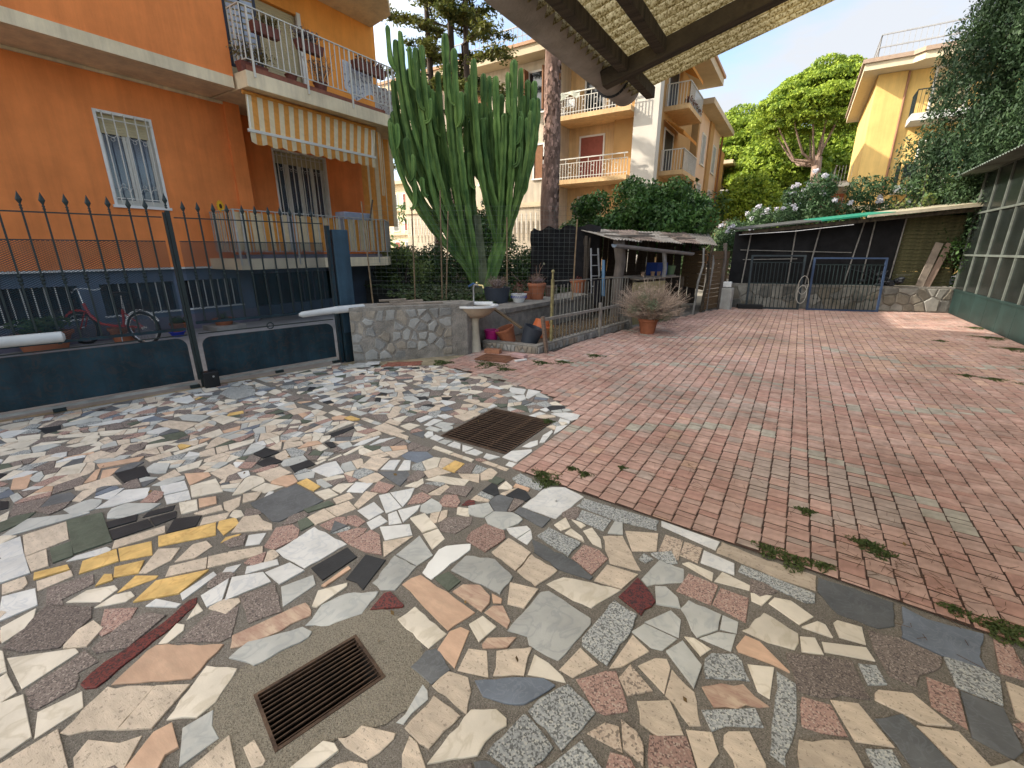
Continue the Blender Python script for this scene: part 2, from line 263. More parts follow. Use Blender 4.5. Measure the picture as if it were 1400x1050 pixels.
# --- stones (traced one by one; millimetres on the ground)
STONES="""
W -3378,201 -3362,289 -3597,320 -3591,237
W -3140,161 -3116,264 -3352,289 -3370,200
T -3322,285 -3322,462 -3570,512 -3601,330
T -3123,269 -3107,331 -3306,366 -3309,285
N -3119,349 -3107,428 -3285,467 -3295,377
W -2972,536 -3005,561 -3052,554 -3096,435 -3078,391
Y -2843,544 -2980,576 -3003,439 -2891,396
Y -2752,663 -2900,711 -2977,583 -2838,548
T -2921,786 -3000,816 -3079,598 -2995,560
Y -2645,935 -2779,998 -2917,750 -2806,710
Y -2977,382 -3034,387 -3098,275 -3030,259
T -2894,375 -2965,384 -3000,263 -2903,247
T -2987,212 -3021,237 -3102,243 -3119,166 -3017,148
Y -2641,564 -2733,620 -2801,514 -2709,482
Y -2690,474 -2748,487 -2781,466 -2711,410
Y -2520,595 -2535,611 -2635,548 -2565,452
Y -2301,610 -2358,769 -2497,587 -2422,468
T -2605,586 -2612,697 -2690,771 -2782,701 -2641,564
T -2523,775 -2549,873 -2632,880 -2664,823 -2580,700
T -2384,767 -2477,815 -2565,673 -2492,625
T -2334,840 -2428,891 -2476,820 -2382,772
W -2237,599 -2281,772 -2323,775 -2296,613
W -2211,565 -2217,586 -2355,536 -2342,490
R -2048,197 -2017,222 -2053,332 -2100,504 -2149,620 -2201,647 -2213,613 -2158,482 -2131,327 -2113,234 -2087,194
C -2087,622 -2160,630 -2089,553
C -2018,455 -2036,522 -2067,539 -2105,523 -2047,432
W -2093,640 -2076,700 -2202,793 -2195,660
W -2232,832 -2265,884 -2304,828 -2279,793
M -2752,243 -2679,289 -2733,294 -2741,414 -2832,437 -2897,278
C -2556,388 -2589,463 -2637,464 -2708,379 -2689,299
C -2455,453 -2464,489 -2518,491 -2556,440 -2533,357
M -2477,114 -2378,203 -2468,331 -2556,355 -2739,240 -2670,173 -2570,75
P -2301,320 -2295,410 -2367,468 -2485,381 -2329,316
M -2210,275 -2133,358 -2197,518 -2292,477 -2313,399 -2256,273
W -2793,103 -2780,222 -2941,247 -3000,145 -2890,119
C -2634,152 -2689,191 -2756,213 -2733,96 -2607,78
C -2249,68 -2279,239 -2318,238 -2494,72
M -2126,65 -2093,76 -2084,179 -2129,201 -2159,205 -2155,267 -2273,256 -2259,224 -2234,74
M -1836,579 -1826,620 -1973,724 -2044,647 -2023,553 -1986,484
O -1751,434 -1811,580 -2048,425 -2047,392 -1984,257
T -1755,204 -1834,346 -1986,247 -1909,95
T -1659,272 -1729,420 -1833,348 -1753,205
C -1566,374 -1569,437 -1644,552 -1762,492 -1648,311
G -1442,268 -1426,381 -1491,389 -1549,419 -1571,330
C -1963,-37 -1973,40 -2212,66 -2237,9
C -1959,170 -2046,189 -2077,75 -1956,42
T -1734,75 -1932,96 -1942,-40 -1922,-44
T -1584,170 -1660,244 -1696,193 -1800,140 -1767,94 -1719,85
O -1491,229 -1519,259 -1509,294 -1621,318 -1637,269 -1581,172
T -1278,363 -1406,405 -1406,282
C -2408,38 -2402,57 -2549,72 -2566,65
C -2237,9 -2246,55 -2397,55 -2391,35
G -1602,593 -1538,794 -1552,819 -1611,812 -1690,698 -1735,641 -1723,558
T -1036,594 -945,605 -927,643 -919,699 -928,715 -1048,670 -1050,638 -1060,613 -1083,598
C -1065,500 -1046,574 -1077,581 -1116,565 -1135,456
T -1238,391 -1216,416 -1223,428 -1319,443 -1325,409
T -921,591 -935,599 -989,576 -1016,548 -1026,525
G -927,752 -930,794 -916,866 -942,890 -975,899 -958,822 -948,780 -954,743
V -1721,635 -1639,871 -1660,889 -1730,904 -1828,622 -1768,585
G -1519,880 -1450,1003 -1493,1139 -1617,1043 -1654,938 -1609,824
R -1321,1129 -1322,1142 -1442,1168 -1459,1143 -1435,1038
C -1064,1029 -1047,1127 -1274,1165 -1288,1068
S -2498,1189 -2460,1213 -2441,1506 -2796,1536 -2820,1227
Y -2602,1542 -2616,1606 -2802,1626 -2803,1548
C -2434,1516 -2414,1604 -2543,1622 -2581,1535
C -2421,1628 -2459,1765 -2547,1700 -2523,1626
W -2299,1713 -2342,1839 -2458,1781 -2405,1661
P -2160,1793 -2181,1896 -2329,1878 -2270,1752
T -2330,1524 -2293,1640 -2383,1666 -2408,1553
T -2165,1565 -2190,1691 -2203,1766 -2296,1735 -2225,1578
N -2401,1360 -2337,1515 -2406,1523 -2455,1370
T -2240,1308 -2205,1427 -2348,1445 -2352,1327
T -2205,1437 -2175,1559 -2294,1593 -2347,1450
W -2009,1521 -2001,1632 -2144,1675 -2153,1548
W -1913,1456 -1898,1569 -1989,1592 -2000,1493
P -2122,1318 -2081,1419 -2160,1460 -2203,1428 -2217,1322
P -2005,1435 -2012,1496 -2113,1509 -2156,1474 -2098,1420
P -1930,1298 -1928,1409 -1950,1455 -2000,1431 -2063,1324
P -1781,1302 -1688,1334 -1832,1449 -1915,1455 -1924,1296
P -2229,1043 -2215,1177 -2280,1229 -2367,1239 -2416,1164 -2301,1025
N -2260,1224 -2255,1309 -2361,1333 -2367,1272
T -2417,1142 -2470,1173 -2555,1164 -2638,1182 -2700,1119 -2591,994
T -2891,1099 -2825,1104 -2847,1171 -2959,1240 -2983,1137
T -2827,1267 -2897,1349 -2971,1261 -2864,1200
W -2800,1352 -2832,1396 -2864,1376 -2807,1302
C -2719,1084 -2705,1128 -2783,1150 -2829,1128 -2781,1079
W -2348,1028 -2417,1107 -2483,1038 -2401,976
M -2455,922 -2414,973 -2496,1034 -2534,981 -2538,923
T -2334,844 -2247,990 -2313,1027 -2425,898 -2359,820
W -2092,989 -2137,1008 -2219,889 -2167,852
W -2041,778 -2002,895 -2104,912 -2199,805 -2064,705
W -1947,907 -1932,1033 -2054,1027 -2092,915
G -1796,832 -1795,1003 -1866,1038 -1927,902
W -1948,1042 -1925,1291 -2230,1294 -2215,1043
B -1790,1039 -1788,1250 -1901,1275 -1921,1064
B -1633,1121 -1565,1104 -1637,1316 -1764,1288 -1699,1109
O -1741,1020 -1738,1171 -1768,1177 -1763,1012
C -1657,916 -1651,1080 -1669,1094 -1746,983 -1683,907
M -1834,695 -1771,815 -1970,897 -2038,757
G -1493,1150 -1432,1188 -1461,1368 -1623,1368 -1565,1163
G -1463,1373 -1449,1482 -1631,1569 -1622,1378
X -1329,1338 -1304,1628 -1333,1670 -1439,1580 -1453,1534 -1403,1351
W -1769,1429 -1672,1551 -1763,1620 -1895,1504
T -1661,1325 -1660,1459 -1659,1545 -1767,1414
W -1973,1625 -1938,1726 -2143,1809 -2179,1748
W -1937,1734 -1975,1841 -2044,1952 -2141,1816
W -1866,1549 -1813,1605 -1938,1679 -1956,1625
W -1810,1613 -1825,1755 -1856,1813 -1932,1688
C -1635,1599 -1594,1683 -1766,1756 -1805,1666
C -1485,1517 -1488,1627 -1587,1680 -1627,1591
P -1857,1849 -1862,1926 -1961,1941 -1981,1873 -1934,1770
C -2035,1964 -2034,2034 -2091,2085 -2123,1932
C -1761,2152 -1786,2246 -2020,2178 -2060,2079
C -1501,1877 -1566,1951 -1638,1926 -1589,1857
M -1555,1666 -1468,1696 -1447,1820 -1488,1892 -1613,1801 -1623,1731
P -1723,1877 -1634,1918 -1654,1977 -1733,2035 -1801,1986 -1773,1902
R -1547,1999 -1589,2045 -1629,2027 -1627,1956
O -1054,1142 -1015,1286 -1400,1334 -1429,1234
G -981,1441 -990,1573 -1057,1600 -1143,1635 -1293,1576 -1289,1443
T -1003,1622 -1005,1786 -1180,1828 -1191,1674
T -861,1578 -817,1735 -995,1774 -995,1622
W -1199,1870 -1139,1854 -1112,1967 -1150,1986 -1241,1900
W -1059,1836 -1063,1902 -1110,1968 -1134,1852
K -818,1866 -806,2012 -1030,2042 -1052,1936
S -993,1799 -819,1749 -648,1766 -642,1792 -782,1852 -1013,1889 -1059,1891
P -657,1804 -629,1965 -694,2007 -786,2007 -799,1869
C -954,2053 -920,2117 -990,2195 -1016,2085
C -794,2030 -823,2067 -911,2103 -923,2045
C -748,2041 -690,2034 -724,2103 -809,2181 -841,2124
C -860,2141 -847,2178 -883,2193 -953,2194
G -630,2216 -670,2327 -716,2313 -710,2179
T -608,1937 -451,1970 -628,2204 -724,2137
T -538,2098 -423,2171 -457,2339 -630,2257
T -492,1792 -453,1933 -615,1917 -628,1771
C -664,1595 -572,1598 -492,1784 -772,1711 -821,1623
T -836,1429 -838,1569 -981,1533 -916,1409
V -991,1305 -990,1366 -1012,1403 -1098,1436 -1170,1394 -1184,1331
O -978,1379 -943,1396 -954,1421 -1017,1424
V -842,1291 -851,1332 -928,1389 -968,1364 -978,1310
C -903,1166 -885,1271 -972,1288 -996,1217
V -872,1150 -788,1208 -782,1273 -885,1203 -886,1164
G -746,1302 -717,1269 -579,1268 -537,1507 -550,1539 -790,1586 -820,1558 -825,1428 -833,1281
K -527,1387 -403,1353 -374,1602 -379,1672 -496,1698 -541,1421
R -362,1678 -330,1798 -381,1858 -449,1910 -488,1734
O -914,1017 -974,1192 -1020,1188 -1046,1144 -1029,1041
N -1204,1323 -1196,1408 -1293,1429 -1328,1355
S -945,916 -923,1003 -1033,1050 -1068,1014 -1067,927
T -777,1057 -851,1151 -923,1119 -898,1015
T -662,1136 -691,1214 -700,1267 -816,1170 -765,1071
C -512,1198 -533,1216 -607,1238 -675,1242 -653,1148
T -497,1232 -435,1337 -528,1372 -557,1234
D -749,983 -667,1004 -604,1039 -540,1166 -592,1169 -722,1088 -814,1017
K -535,832 -476,870 -447,965 -587,1011 -626,834
K -417,972 -370,1150 -501,1197 -568,1085 -579,1026
K -283,991 -375,1036 -436,895
P -375,1157 -340,1161 -273,1219 -363,1348 -402,1324 -484,1231
T -351,1379 -278,1509 -362,1553 -392,1343
Q -292,1274 -219,1343 -325,1406 -345,1325
C -646,810 -649,857 -617,941 -631,962 -681,970 -757,919 -770,702
T -760,898 -798,974 -844,1014 -925,993 -940,913
T -796,739 -776,881 -907,887 -914,744
T -827,648 -761,690 -846,734 -881,734 -859,678
Q -245,1075 -284,1150 -330,1136 -369,1068
Q -247,1087 -175,1072 -192,1135 -225,1163 -284,1175
P -192,1049 -221,1071 -279,1052 -275,997
P -1374,1679 -1221,1654 -1195,1819 -1239,1873 -1374,1868 -1392,1721
G -391,1877 -246,1999 -265,2104 -391,2107 -430,1909
C -124,2089 -128,2153 -254,2174 -280,2142
W -35,2194 -45,2286 -202,2313 -199,2202
C 41,2117 43,2156 -91,2187 -115,2091
P -104,1915 -93,2071 -210,2080 -236,2082 -263,1922
P 46,1889 44,2060 -81,2058 -99,1923
G -323,1782 -220,1817 -245,1877 -312,1920 -357,1895
G -189,1645 -203,1749 -255,1782 -338,1650
G -277,1531 -233,1543 -193,1636 -336,1643 -372,1568
G -123,1689 -53,1779 -53,1879 -198,1891 -219,1818
G 19,1803 18,1875 -48,1879 -46,1788
G 10,1691 17,1795 -50,1768 -113,1691
C -93,1600 -62,1659 -134,1678 -170,1664
G -89,1438 -81,1555 -172,1635 -219,1547
K -59,1507 87,1584 52,1667 24,1687 -57,1639 -76,1595 -73,1554
T -179,1356 -185,1478 -208,1512 -249,1491 -298,1418
T -74,1284 -41,1305 -84,1424 -179,1475 -175,1352
T -224,1200 -161,1188 -85,1239 -156,1339 -257,1272
P -157,1073 -30,1153 -77,1242 -185,1178 -171,1107
V -12,1401 159,1512 68,1558 -65,1461
K -6,1306 35,1353 146,1418 115,1478 -49,1366
C 118,1554 158,1546 165,1703 74,1661
K 169,1457 169,1333 215,1318 243,1529 240,1668 175,1690
O 37,1706 151,1715 218,1709 107,1805 51,1808 25,1725
C 137,1823 234,1842 245,1945 111,1997 38,1834
C 250,2004 304,2091 216,2149 147,2130 126,2073
C 56,2047 100,2040 138,2135 48,2102
C 371,1999 347,2062 317,2066 258,1993
C 395,2017 488,2033 483,2135 393,2123 378,2096
C 258,1845 335,1877 306,1956 252,1930
C 339,1896 418,1923 511,1954 487,2015 331,1949
M 251,1638 350,1667 384,1708 475,1741 431,1910 204,1807
P 259,1493 319,1504 392,1537 349,1640 259,1620 253,1572
T 254,1332 429,1443 392,1519 250,1434
T -23,1157 2,1173 26,1242 -5,1303 -82,1264
T 36,1276 67,1250 79,1222 162,1274 160,1287 105,1373 44,1334 32,1312
K 274,2170 310,2193 312,2257 -13,2297 -21,2236
Q -303,2159 -319,2346 -418,2350 -413,2177
Q -211,2190 -211,2334 -309,2344 -306,2205
K -447,2041 -420,2097 -479,2118 -488,2054
K -1459,2382 -1278,2390 -1284,2463 -1524,2525 -1537,2432
O -1342,2336 -1353,2375 -1470,2375 -1464,2333
W -1035,2148 -990,2477 -1153,2524 -1266,2462 -1282,2148
S -1062,2020 -1060,2128 -1294,2141 -1291,2069
K -722,2328 -474,2364 -487,2467 -984,2462 -988,2352
K -739,2186 -739,2320 -937,2324 -925,2211
W -147,2354 -138,2446 -473,2472 -460,2422
T 112,2293 316,2287 322,2414 104,2411 -128,2451 -141,2336
S 398,2171 543,2166 608,2222 625,2390 484,2404 329,2403 324,2284
D 742,2132 879,2135 873,2203 926,2370 736,2345 655,2383 623,2160
K 758,1979 882,1972 911,2118 884,2143 751,2128
T 906,1941 925,1918 980,2110 926,2113
M 515,2015 551,1901 629,1899 651,1971 727,2057 745,2125 624,2153 504,2133
P 659,1831 748,1790 760,1971 670,1973
S 752,1762 846,1739 883,1792 879,1960 766,1966
T 488,1750 630,1733 704,1773 611,1856 504,1805 491,1782
S 561,1528 678,1602 565,1739 479,1664
T 689,1609 778,1665 717,1761 600,1711
P 920,2152 989,2161 1009,2233 1006,2364 954,2362
K 473,1809 536,1851 511,1930 451,1902
T 412,1531 523,1579 435,1702 348,1663
K 457,1462 532,1510 513,1563 438,1519
N -3118,434 -3086,589 -3511,666 -3583,513
B -2844,916 -2937,988 -3041,879 -2912,785
B -3156,916 -3213,952 -3270,826 -3226,778
B -3214,746 -3290,777 -3347,639 -3257,622
B -3056,777 -3174,790 -3224,616 -3097,596
B -3054,783 -3046,892 -3125,925 -3174,799
Y -2605,959 -2648,1069 -2733,1092 -2780,1016 -2716,975
Y -2522,997 -2538,1024 -2578,957 -2547,913
G -3657,293 -3571,621 -3590,626 -3810,393 -3702,261
W -3543,728 -3485,894 -3625,959 -3733,846 -3600,656
W -3656,750 -3767,860 -3787,842 -3787,703
T -3794,635 -3928,799 -3960,688 -3854,606
T -3984,684 -3842,868 -4053,880 -4065,672 -4017,664
O -4079,794 -4277,877 -4272,845 -4090,724
O -4290,872 -4180,1083 -4245,1140 -4390,885
O -4031,841 -4105,905 -4175,959 -4227,873 -4057,808
B -3859,886 -3826,1030 -4049,1068 -4084,901
W -3425,965 -3366,1090 -3523,1133 -3586,1005
W -3276,928 -3208,1041 -3353,1087 -3412,963
O -3414,1120 -3443,1272 -3515,1288 -3642,1180
C -3222,1052 -3127,1206 -3362,1267 -3406,1119
C -3055,923 -3024,1004 -3169,1060 -3224,977
O -3041,1019 -3000,1105 -3098,1147 -3164,1069
T -2928,991 -2882,1089 -2957,1114 -2999,971
T -2765,1046 -2825,1107 -2907,982 -2832,930
T -3322,1289 -3339,1442 -3522,1446 -3497,1289
C -3710,1168 -3667,1288 -3783,1365 -3798,1187
T -3662,1042 -3645,1162 -3782,1172 -3731,1041
T -4085,1124 -4064,1266 -4176,1290 -4191,1126
C -4056,1279 -4055,1528 -4121,1546 -4118,1293
T -3785,1463 -3942,1524 -3947,1414 -3859,1376
T -3794,1477 -3787,1566 -3907,1612 -3940,1533
C -3789,1573 -3772,1752 -3844,1815 -3906,1622
O -4336,492 -4596,571 -4616,475 -4408,425
C -3906,290 -3904,322 -4035,355 -4003,307
B -4102,323 -4087,358 -4204,379 -4252,349
C -4949,715 -5041,743 -5175,556 -5023,485
C -5205,677 -5289,694 -5342,532 -5250,517
C -5168,879 -5188,918 -5312,770 -5261,699
C -4815,551 -4870,575 -4887,456 -4809,442
B -5580,851 -5557,954 -5724,989 -5798,844
C -5444,789 -5588,826 -5673,693 -5521,670
C -5122,1091 -5207,1128 -5406,901 -5346,875
G -5660,996 -5556,1262 -5730,1249 -5756,1008
O -4738,788 -4667,946 -4708,954 -4768,781
C -4957,900 -4918,1028 -5027,1067 -5037,862
C -5085,1099 -5014,1168 -5056,1302 -5220,1130
P -4751,1300 -4841,1359 -4930,1226 -4826,1180
C -4348,1352 -4390,1436 -4498,1239 -4401,1199
C -4545,1273 -4531,1390 -4625,1385 -4640,1227
W -5437,1154 -5327,1319 -5382,1438 -5457,1301 -5487,1122
W -5232,1437 -5251,1564 -5293,1587 -5372,1426 -5326,1395
W -5580,1876 -5408,1933 -5448,2020 -5706,2076 -5711,1876
W -5628,2101 -5527,2230 -5601,2283 -5706,2108
W -5518,1501 -5585,1700 -5703,1661 -5592,1474
G -4902,1675 -4702,1755 -4788,1875 -5037,1780 -5036,1699
C -5061,2095 -5104,2170 -5235,2162 -5162,2089
C -4428,1831 -4451,1996 -4717,1951 -4681,1833
C -4904,2021 -4828,2228 -4927,2259 -4998,2051
T -4818,1501 -4566,1554 -4661,1717 -4989,1597 -4991,1492
B -3395,1637 -3396,1771 -3576,1755 -3542,1637
B -3240,1558 -3210,1688 -3380,1682 -3355,1558
B -2966,1632 -2951,1795 -3055,1817 -3091,1670
W -2688,1723 -2646,1827 -2864,1918 -2897,1840 -2900,1719
T -2984,1455 -2977,1618 -3151,1625 -3188,1467
T -3464,1779 -3437,1808 -3586,1907 -3549,1759
T -3405,1859 -3362,1966 -3447,2004 -3548,1908 -3425,1816
B -3277,2207 -3303,2448 -3353,2471 -3379,2227
B -3109,2046 -3090,2093 -3191,2133 -3243,2087
C -3112,1958 -3119,2031 -3226,2056 -3207,1975
C -3253,2066 -3273,2161 -3330,2213 -3378,2158 -3316,2087
C -3408,2365 -3412,2535 -3488,2534 -3481,2379 -3408,2209
O -3663,2471 -3563,2522 -3601,2607 -3696,2584 -3716,2503
C -2936,1801 -2941,1889 -2968,1891 -2975,1807
C -2913,1903 -2904,2007 -2932,2014 -2932,1894
C -2877,2017 -2891,2219 -2934,2214 -2914,2022
W -2928,2249 -2938,2431 -2965,2444 -3006,2274 -2983,2160
W -2822,2385 -2811,2502 -2898,2389 -2874,2238
T -2868,2515 -2833,2639 -3154,2687 -3155,2531
T -2997,2707 -3015,2769 -3191,2793 -3166,2702
C -2823,2682 -2821,2824 -2951,2810 -2972,2712
T -2463,1985 -2533,2178 -2677,2115 -2614,1946
W -2361,2060 -2444,2204 -2512,2152 -2456,2010
W -2261,2123 -2369,2243 -2420,2219 -2336,2069
S -2144,1908 -2197,2060 -2261,2098 -2444,1972
W -2865,2875 -2856,3047 -2948,3057 -2964,2918
W -2733,2863 -2726,3039 -2828,3022 -2799,2849
W -2730,3078 -2705,3173 -2819,3182 -2861,3106
N -3937,3013 -3974,3130 -4071,3109 -4032,2992
N -3355,3210 -3405,3274 -3464,3259 -3422,3189
D -5158,2580 -5109,2742 -5168,2776 -5247,2663 -5205,2577
D -4992,2270 -5011,2467 -5068,2455 -5052,2270
K -5098,2263 -5084,2485 -5301,2603 -5670,2505 -5471,2282
W -2562,2635 -2542,2701 -2616,2772 -2656,2747 -2627,2668
G -2581,2878 -2572,3035 -2720,3004 -2713,2899
G -2574,2794 -2572,2852 -2728,2857 -2716,2783
W -2435,2636 -2431,2710 -2547,2731 -2532,2646
G -2334,2623 -2329,2707 -2413,2694 -2424,2628
W -2169,2617 -2227,2695 -2305,2703 -2306,2615
W -2100,2607 -2086,2691 -2204,2690 -2131,2598
W -1976,2593 -1969,2666 -2069,2684 -2096,2585
W -1845,2583 -1801,2670 -1933,2664 -1914,2598
W -1639,2666 -1632,2896 -1656,2927 -1783,2812 -1786,2680
W -1628,2580 -1631,2649 -1700,2646 -1691,2580
W -1687,2958 -1660,3042 -1708,3127 -1744,3057 -1756,2937
W -1631,3106 -1677,3353 -1705,3391 -1716,3235 -1666,3076
W -1633,3432 -1634,3595 -1712,3499 -1647,3308
W -1636,3617 -1659,3684 -1774,3701 -1748,3604
W -2004,3601 -1957,3740 -2035,3755 -2078,3595
W -1980,3790 -1970,3851 -2038,3899 -2066,3819
W -1911,3769 -1653,3698 -1619,3769 -1647,3920 -1803,3875
W -2592,4123 -2472,4164 -2543,4339 -2755,4317 -2685,4191
W -2396,4078 -2338,4050 -2357,4363 -2527,4364
W -2385,3925 -2358,4024 -2452,4149 -2552,4032
W -2822,4170 -2790,4235 -3009,4273 -2979,4153
N -1573,2293 -1568,2384 -1659,2389 -1664,2310
C -1454,2293 -1467,2330 -1553,2375 -1549,2253
B -3328,3373 -3279,3442 -3382,3494 -3439,3418
N -2722,3681 -2716,3785 -2845,3781
"""
def SPK(*a): return [(p,c) for p,c in a]
SM={
'W':M('white_marble',(.59,.58,.55),.45,.12,5,.05,70,spec=.4,vein=(.33,.36,.40),vscale=7,rnd=.13,dirt=.18),
'X':M('bright_marble',(.74,.73,.69),.45,.06,5,.04,70,spec=.4,rnd=.03,dirt=.1),
'G':M('grey_marble',(.43,.43,.40),.5,.15,4,.06,70,vein=(.24,.26,.27),vscale=5,rnd=.14,dirt=.18),
'C':M('cream_marble',(.60,.54,.445),.5,.14,4,.06,70,vein=(.36,.3,.2),vscale=4,rnd=.15,dirt=.18),
'T':M('travertine',(.52,.43,.335),.7,.16,9,.2,90,rnd=.17,dirt=.2,holes=.5,stretch=(1,3,1)),
'Q':M('pale_granite',(.42,.35,.27),.6,.1,8,.1,90,rnd=.1,dirt=.15,speck=SPK((0,(.5,.4,.31)),(.5,(.4,.31,.24)),(.78,(.16,.125,.10))),sscale=130),
'K':M('grey_granite',(.3,.31,.3),.55,.1,8,.08,90,rnd=.18,dirt=.15,speck=SPK((0,(.34,.35,.34)),(.4,(.2,.21,.21)),(.62,(.075,.075,.072)),(.85,(.46,.45,.40))),sscale=170),
'P':M('pink_granite',(.32,.19,.15),.6,.1,8,.08,90,rnd=.18,dirt=.15,speck=SPK((0,(.34,.22,.18)),(.45,(.25,.165,.14)),(.7,(.09,.06,.055)),(.86,(.42,.34,.28))),sscale=180),
'R':M('red_granite',(.11,.03,.025),.5,.1,8,.08,90,rnd=.1,dirt=.1,speck=SPK((0,(.16,.035,.03)),(.55,(.07,.025,.025)),(.8,(.02,.02,.02))),sscale=150),
'B':M('black_slate',(.022,.023,.025),.5,.2,10,.1,90,rnd=.2,dirt=.05),
'Y':M('yellow_marble',(.62,.41,.15),.5,.22,9,.08,70,vein=(.36,.18,.05),vscale=6,rnd=.12,dirt=.15),
'O':M('orange_marble',(.53,.35,.24),.5,.15,6,.08,70,vein=(.45,.32,.22),vscale=5,rnd=.12,dirt=.15,stretch=(1,3,1)),
'S':M('grey_slate',(.105,.108,.11),.6,.2,7,.15,80,rnd=.2,dirt=.15,vein=(.16,.17,.18),vscale=12),
'D':M('blue_slate',(.135,.155,.185),.55,.2,7,.12,80,rnd=.12,dirt=.12,vein=(.22,.24,.27),vscale=14),
'N':M('green_slate',(.085,.098,.072),.6,.25,9,.15,80,rnd=.15,dirt=.12,vein=(.13,.14,.11),vscale=9),
'M':M('brown_porphyry',(.18,.145,.125),.65,.1,8,.15,90,rnd=.18,dirt=.15,speck=SPK((0,(.19,.155,.135)),(.45,(.125,.1,.088)),(.75,(.055,.046,.043)),(.88,(.33,.28,.24))),sscale=200),
'V':M('veined_marble',(.44,.27,.2),.5,.2,5,.08,70,col2=(.56,.43,.31),vein=(.24,.11,.09),vscale=5,rnd=.1,dirt=.12,stretch=(1,4,1)),
}
SLAB=[]
for ln in STONES.strip().splitlines():
    a=ln.split(); SLAB.append((a[0],[tuple(float(q)/1000 for q in p.split(',')) for p in a[1:]]))
def parea(P): return sum(P[i][0]*P[(i+1)%len(P)][1]-P[(i+1)%len(P)][0]*P[i][1] for i in range(len(P)))/2
def inpoly(p,P):
    c=False
    for i in range(len(P)):
        a=P[i];b=P[i-1]
        if (a[1]>p[1])!=(b[1]>p[1]) and p[0]<(b[0]-a[0])*(p[1]-a[1])/(b[1]-a[1])+a[0]: c=not c
    return c
def ragged(P,step=.035,amp=.0034):
    Q=[]
    n=len(P)
    for i in range(n):
        a=P[i]; b=P[(i+1)%n]; L=math.dist(a,b); k=max(1,min(6,int(L/step)))
        nx,ny=(b[1]-a[1])/max(L,1e-6),-(b[0]-a[0])/max(L,1e-6)
        for j in range(k):
            t=j/k; e=random.gauss(0,amp) if j else 0
            Q.append((a[0]+(b[0]-a[0])*t+nx*e,a[1]+(b[1]-a[1])*t+ny*e))
    return Q
def inset(P,d):
    n=len(P); Q=[]
    for i in range(n):
        p=Vector(P[i-1]);q=Vector(P[i]);r=Vector(P[(i+1)%n])
        e1=(q-p);e2=(r-q)
        if e1.length<1e-6 or e2.length<1e-6: Q.append(P[i]); continue
        e1.normalize();e2.normalize(); n1=Vector((-e1.y,e1.x));n2=Vector((-e2.y,e2.x)); m=n1+n2
        if m.length<.35: m=n1
        else: m=m/m.length/max(.5,m.normalized().dot(n1))
        Q.append((q.x+m.x*d,q.y+m.y*d))
    return Q
def slabgeo(mb,P,z0,z1,bev=.0022,tilt=.0012):
    if parea(P)<0: P=P[::-1]
    n=len(P); I=inset(P,bev); cx=sum(p[0] for p in P)/n; cy=sum(p[1] for p in P)/n
    ax,ay=random.uniform(-tilt,tilt)*5,random.uniform(-tilt,tilt)*5
    h=lambda p:(p[0]-cx)*ax+(p[1]-cy)*ay
    vs=[(*p,z0) for p in P]+[(*p,z1-bev*.8+h(p)) for p in P]+[(*p,z1+h(p)) for p in I]
    fs=[(i,(i+1)%n,n+(i+1)%n,n+i) for i in range(n)]+[(n+i,n+(i+1)%n,2*n+(i+1)%n,2*n+i) for i in range(n)]+[tuple(range(2*n,3*n))]
    mb.add(vs,fs)
def ctr(P): return (sum(p[0] for p in P)/len(P),sum(p[1] for p in P)/len(P))
# fill between traced stones
BRK=[(-4.30,5.45),(-4.16,4.68),(-2.36,4.36),(-1.64,3.92),(-1.61,2.56),(-1.18,2.52),(.33,2.44),(.94,2.385),(3.6,2.2),(3.6,16.2),(-1.3,14.7),(-1.9,13.3),(-2.75,9.6),(-3.1,8),(-3.25,6.2),(-4.2,5.9)]
FILL=[(-6.75,-1.3),(-6.35,.55),(-5.9,2.3),(-5.5,4.05),(-5.2,4.0),(-4.16,4.66),(-2.38,4.34),(-1.66,3.9),(-1.63,2.5),(-.2,2.40),(.9,2.35),(3.5,2.15),(3.5,-1.3)]
PATCH=[(-1.66,.42),(-1.62,.62),(-1.56,.92),(-1.42,1.07),(-1.22,1.09),(-1.02,.98),(-.92,.86),(-.98,.72),(-1.08,.6),(-1.14,.45),(-1.2,.36),(-1.4,.34)]
RING=[(-2.62,2.62),(-1.63,2.62),(-1.63,3.75),(-2.62,3.75)]
sites=[];flag=[]
for i,(t,P) in enumerate(SLAB):
    I=inset(P if parea(P)>0 else P[::-1],.012); n=len(I)
    for k in range(n):
        a=I[k];b=I[(k+1)%n]; m=max(1,int(math.dist(a,b)/.045))
        for j in range(m): sites.append((a[0]+(b[0]-a[0])*j/m,a[1]+(b[1]-a[1])*j/m)); flag.append(0)
for P in (PATCH,D1):
    for k in range(len(P)):
        a=P[k];b=P[(k+1)%len(P)]; m=max(1,int(math.dist(a,b)/.05))
        for j in range(m): sites.append((a[0]+(b[0]-a[0])*j/m,a[1]+(b[1]-a[1])*j/m)); flag.append(0)
SA=np.array(sites); fr=random.Random(11); cand=[]
for _ in range(26000):
    p=(fr.uniform(-6.8,3.5),fr.uniform(-1.3,4.7))
    if not inpoly(p,FILL) or inpoly(p,PATCH) or inpoly(p,D1): continue
    r=.062 if (p[0]<-1.5 or p[1]>2) else .085
    if cand:
        if min((q[0]-p[0])**2+((q[1]-p[1])*1.25)**2 for q in cand)<(r*fr.uniform(1.9,3.6))**2: continue
    if np.min((SA[:,0]-p[0])**2+(SA[:,1]-p[1])**2)<(r*.72)**2: continue
    if any(abs(P[0][0]-p[0])<1 and inpoly(p,P) for t,P in SLAB): continue
    cand.append(p)
ALL=np.array(sites+cand); n0=len(sites)
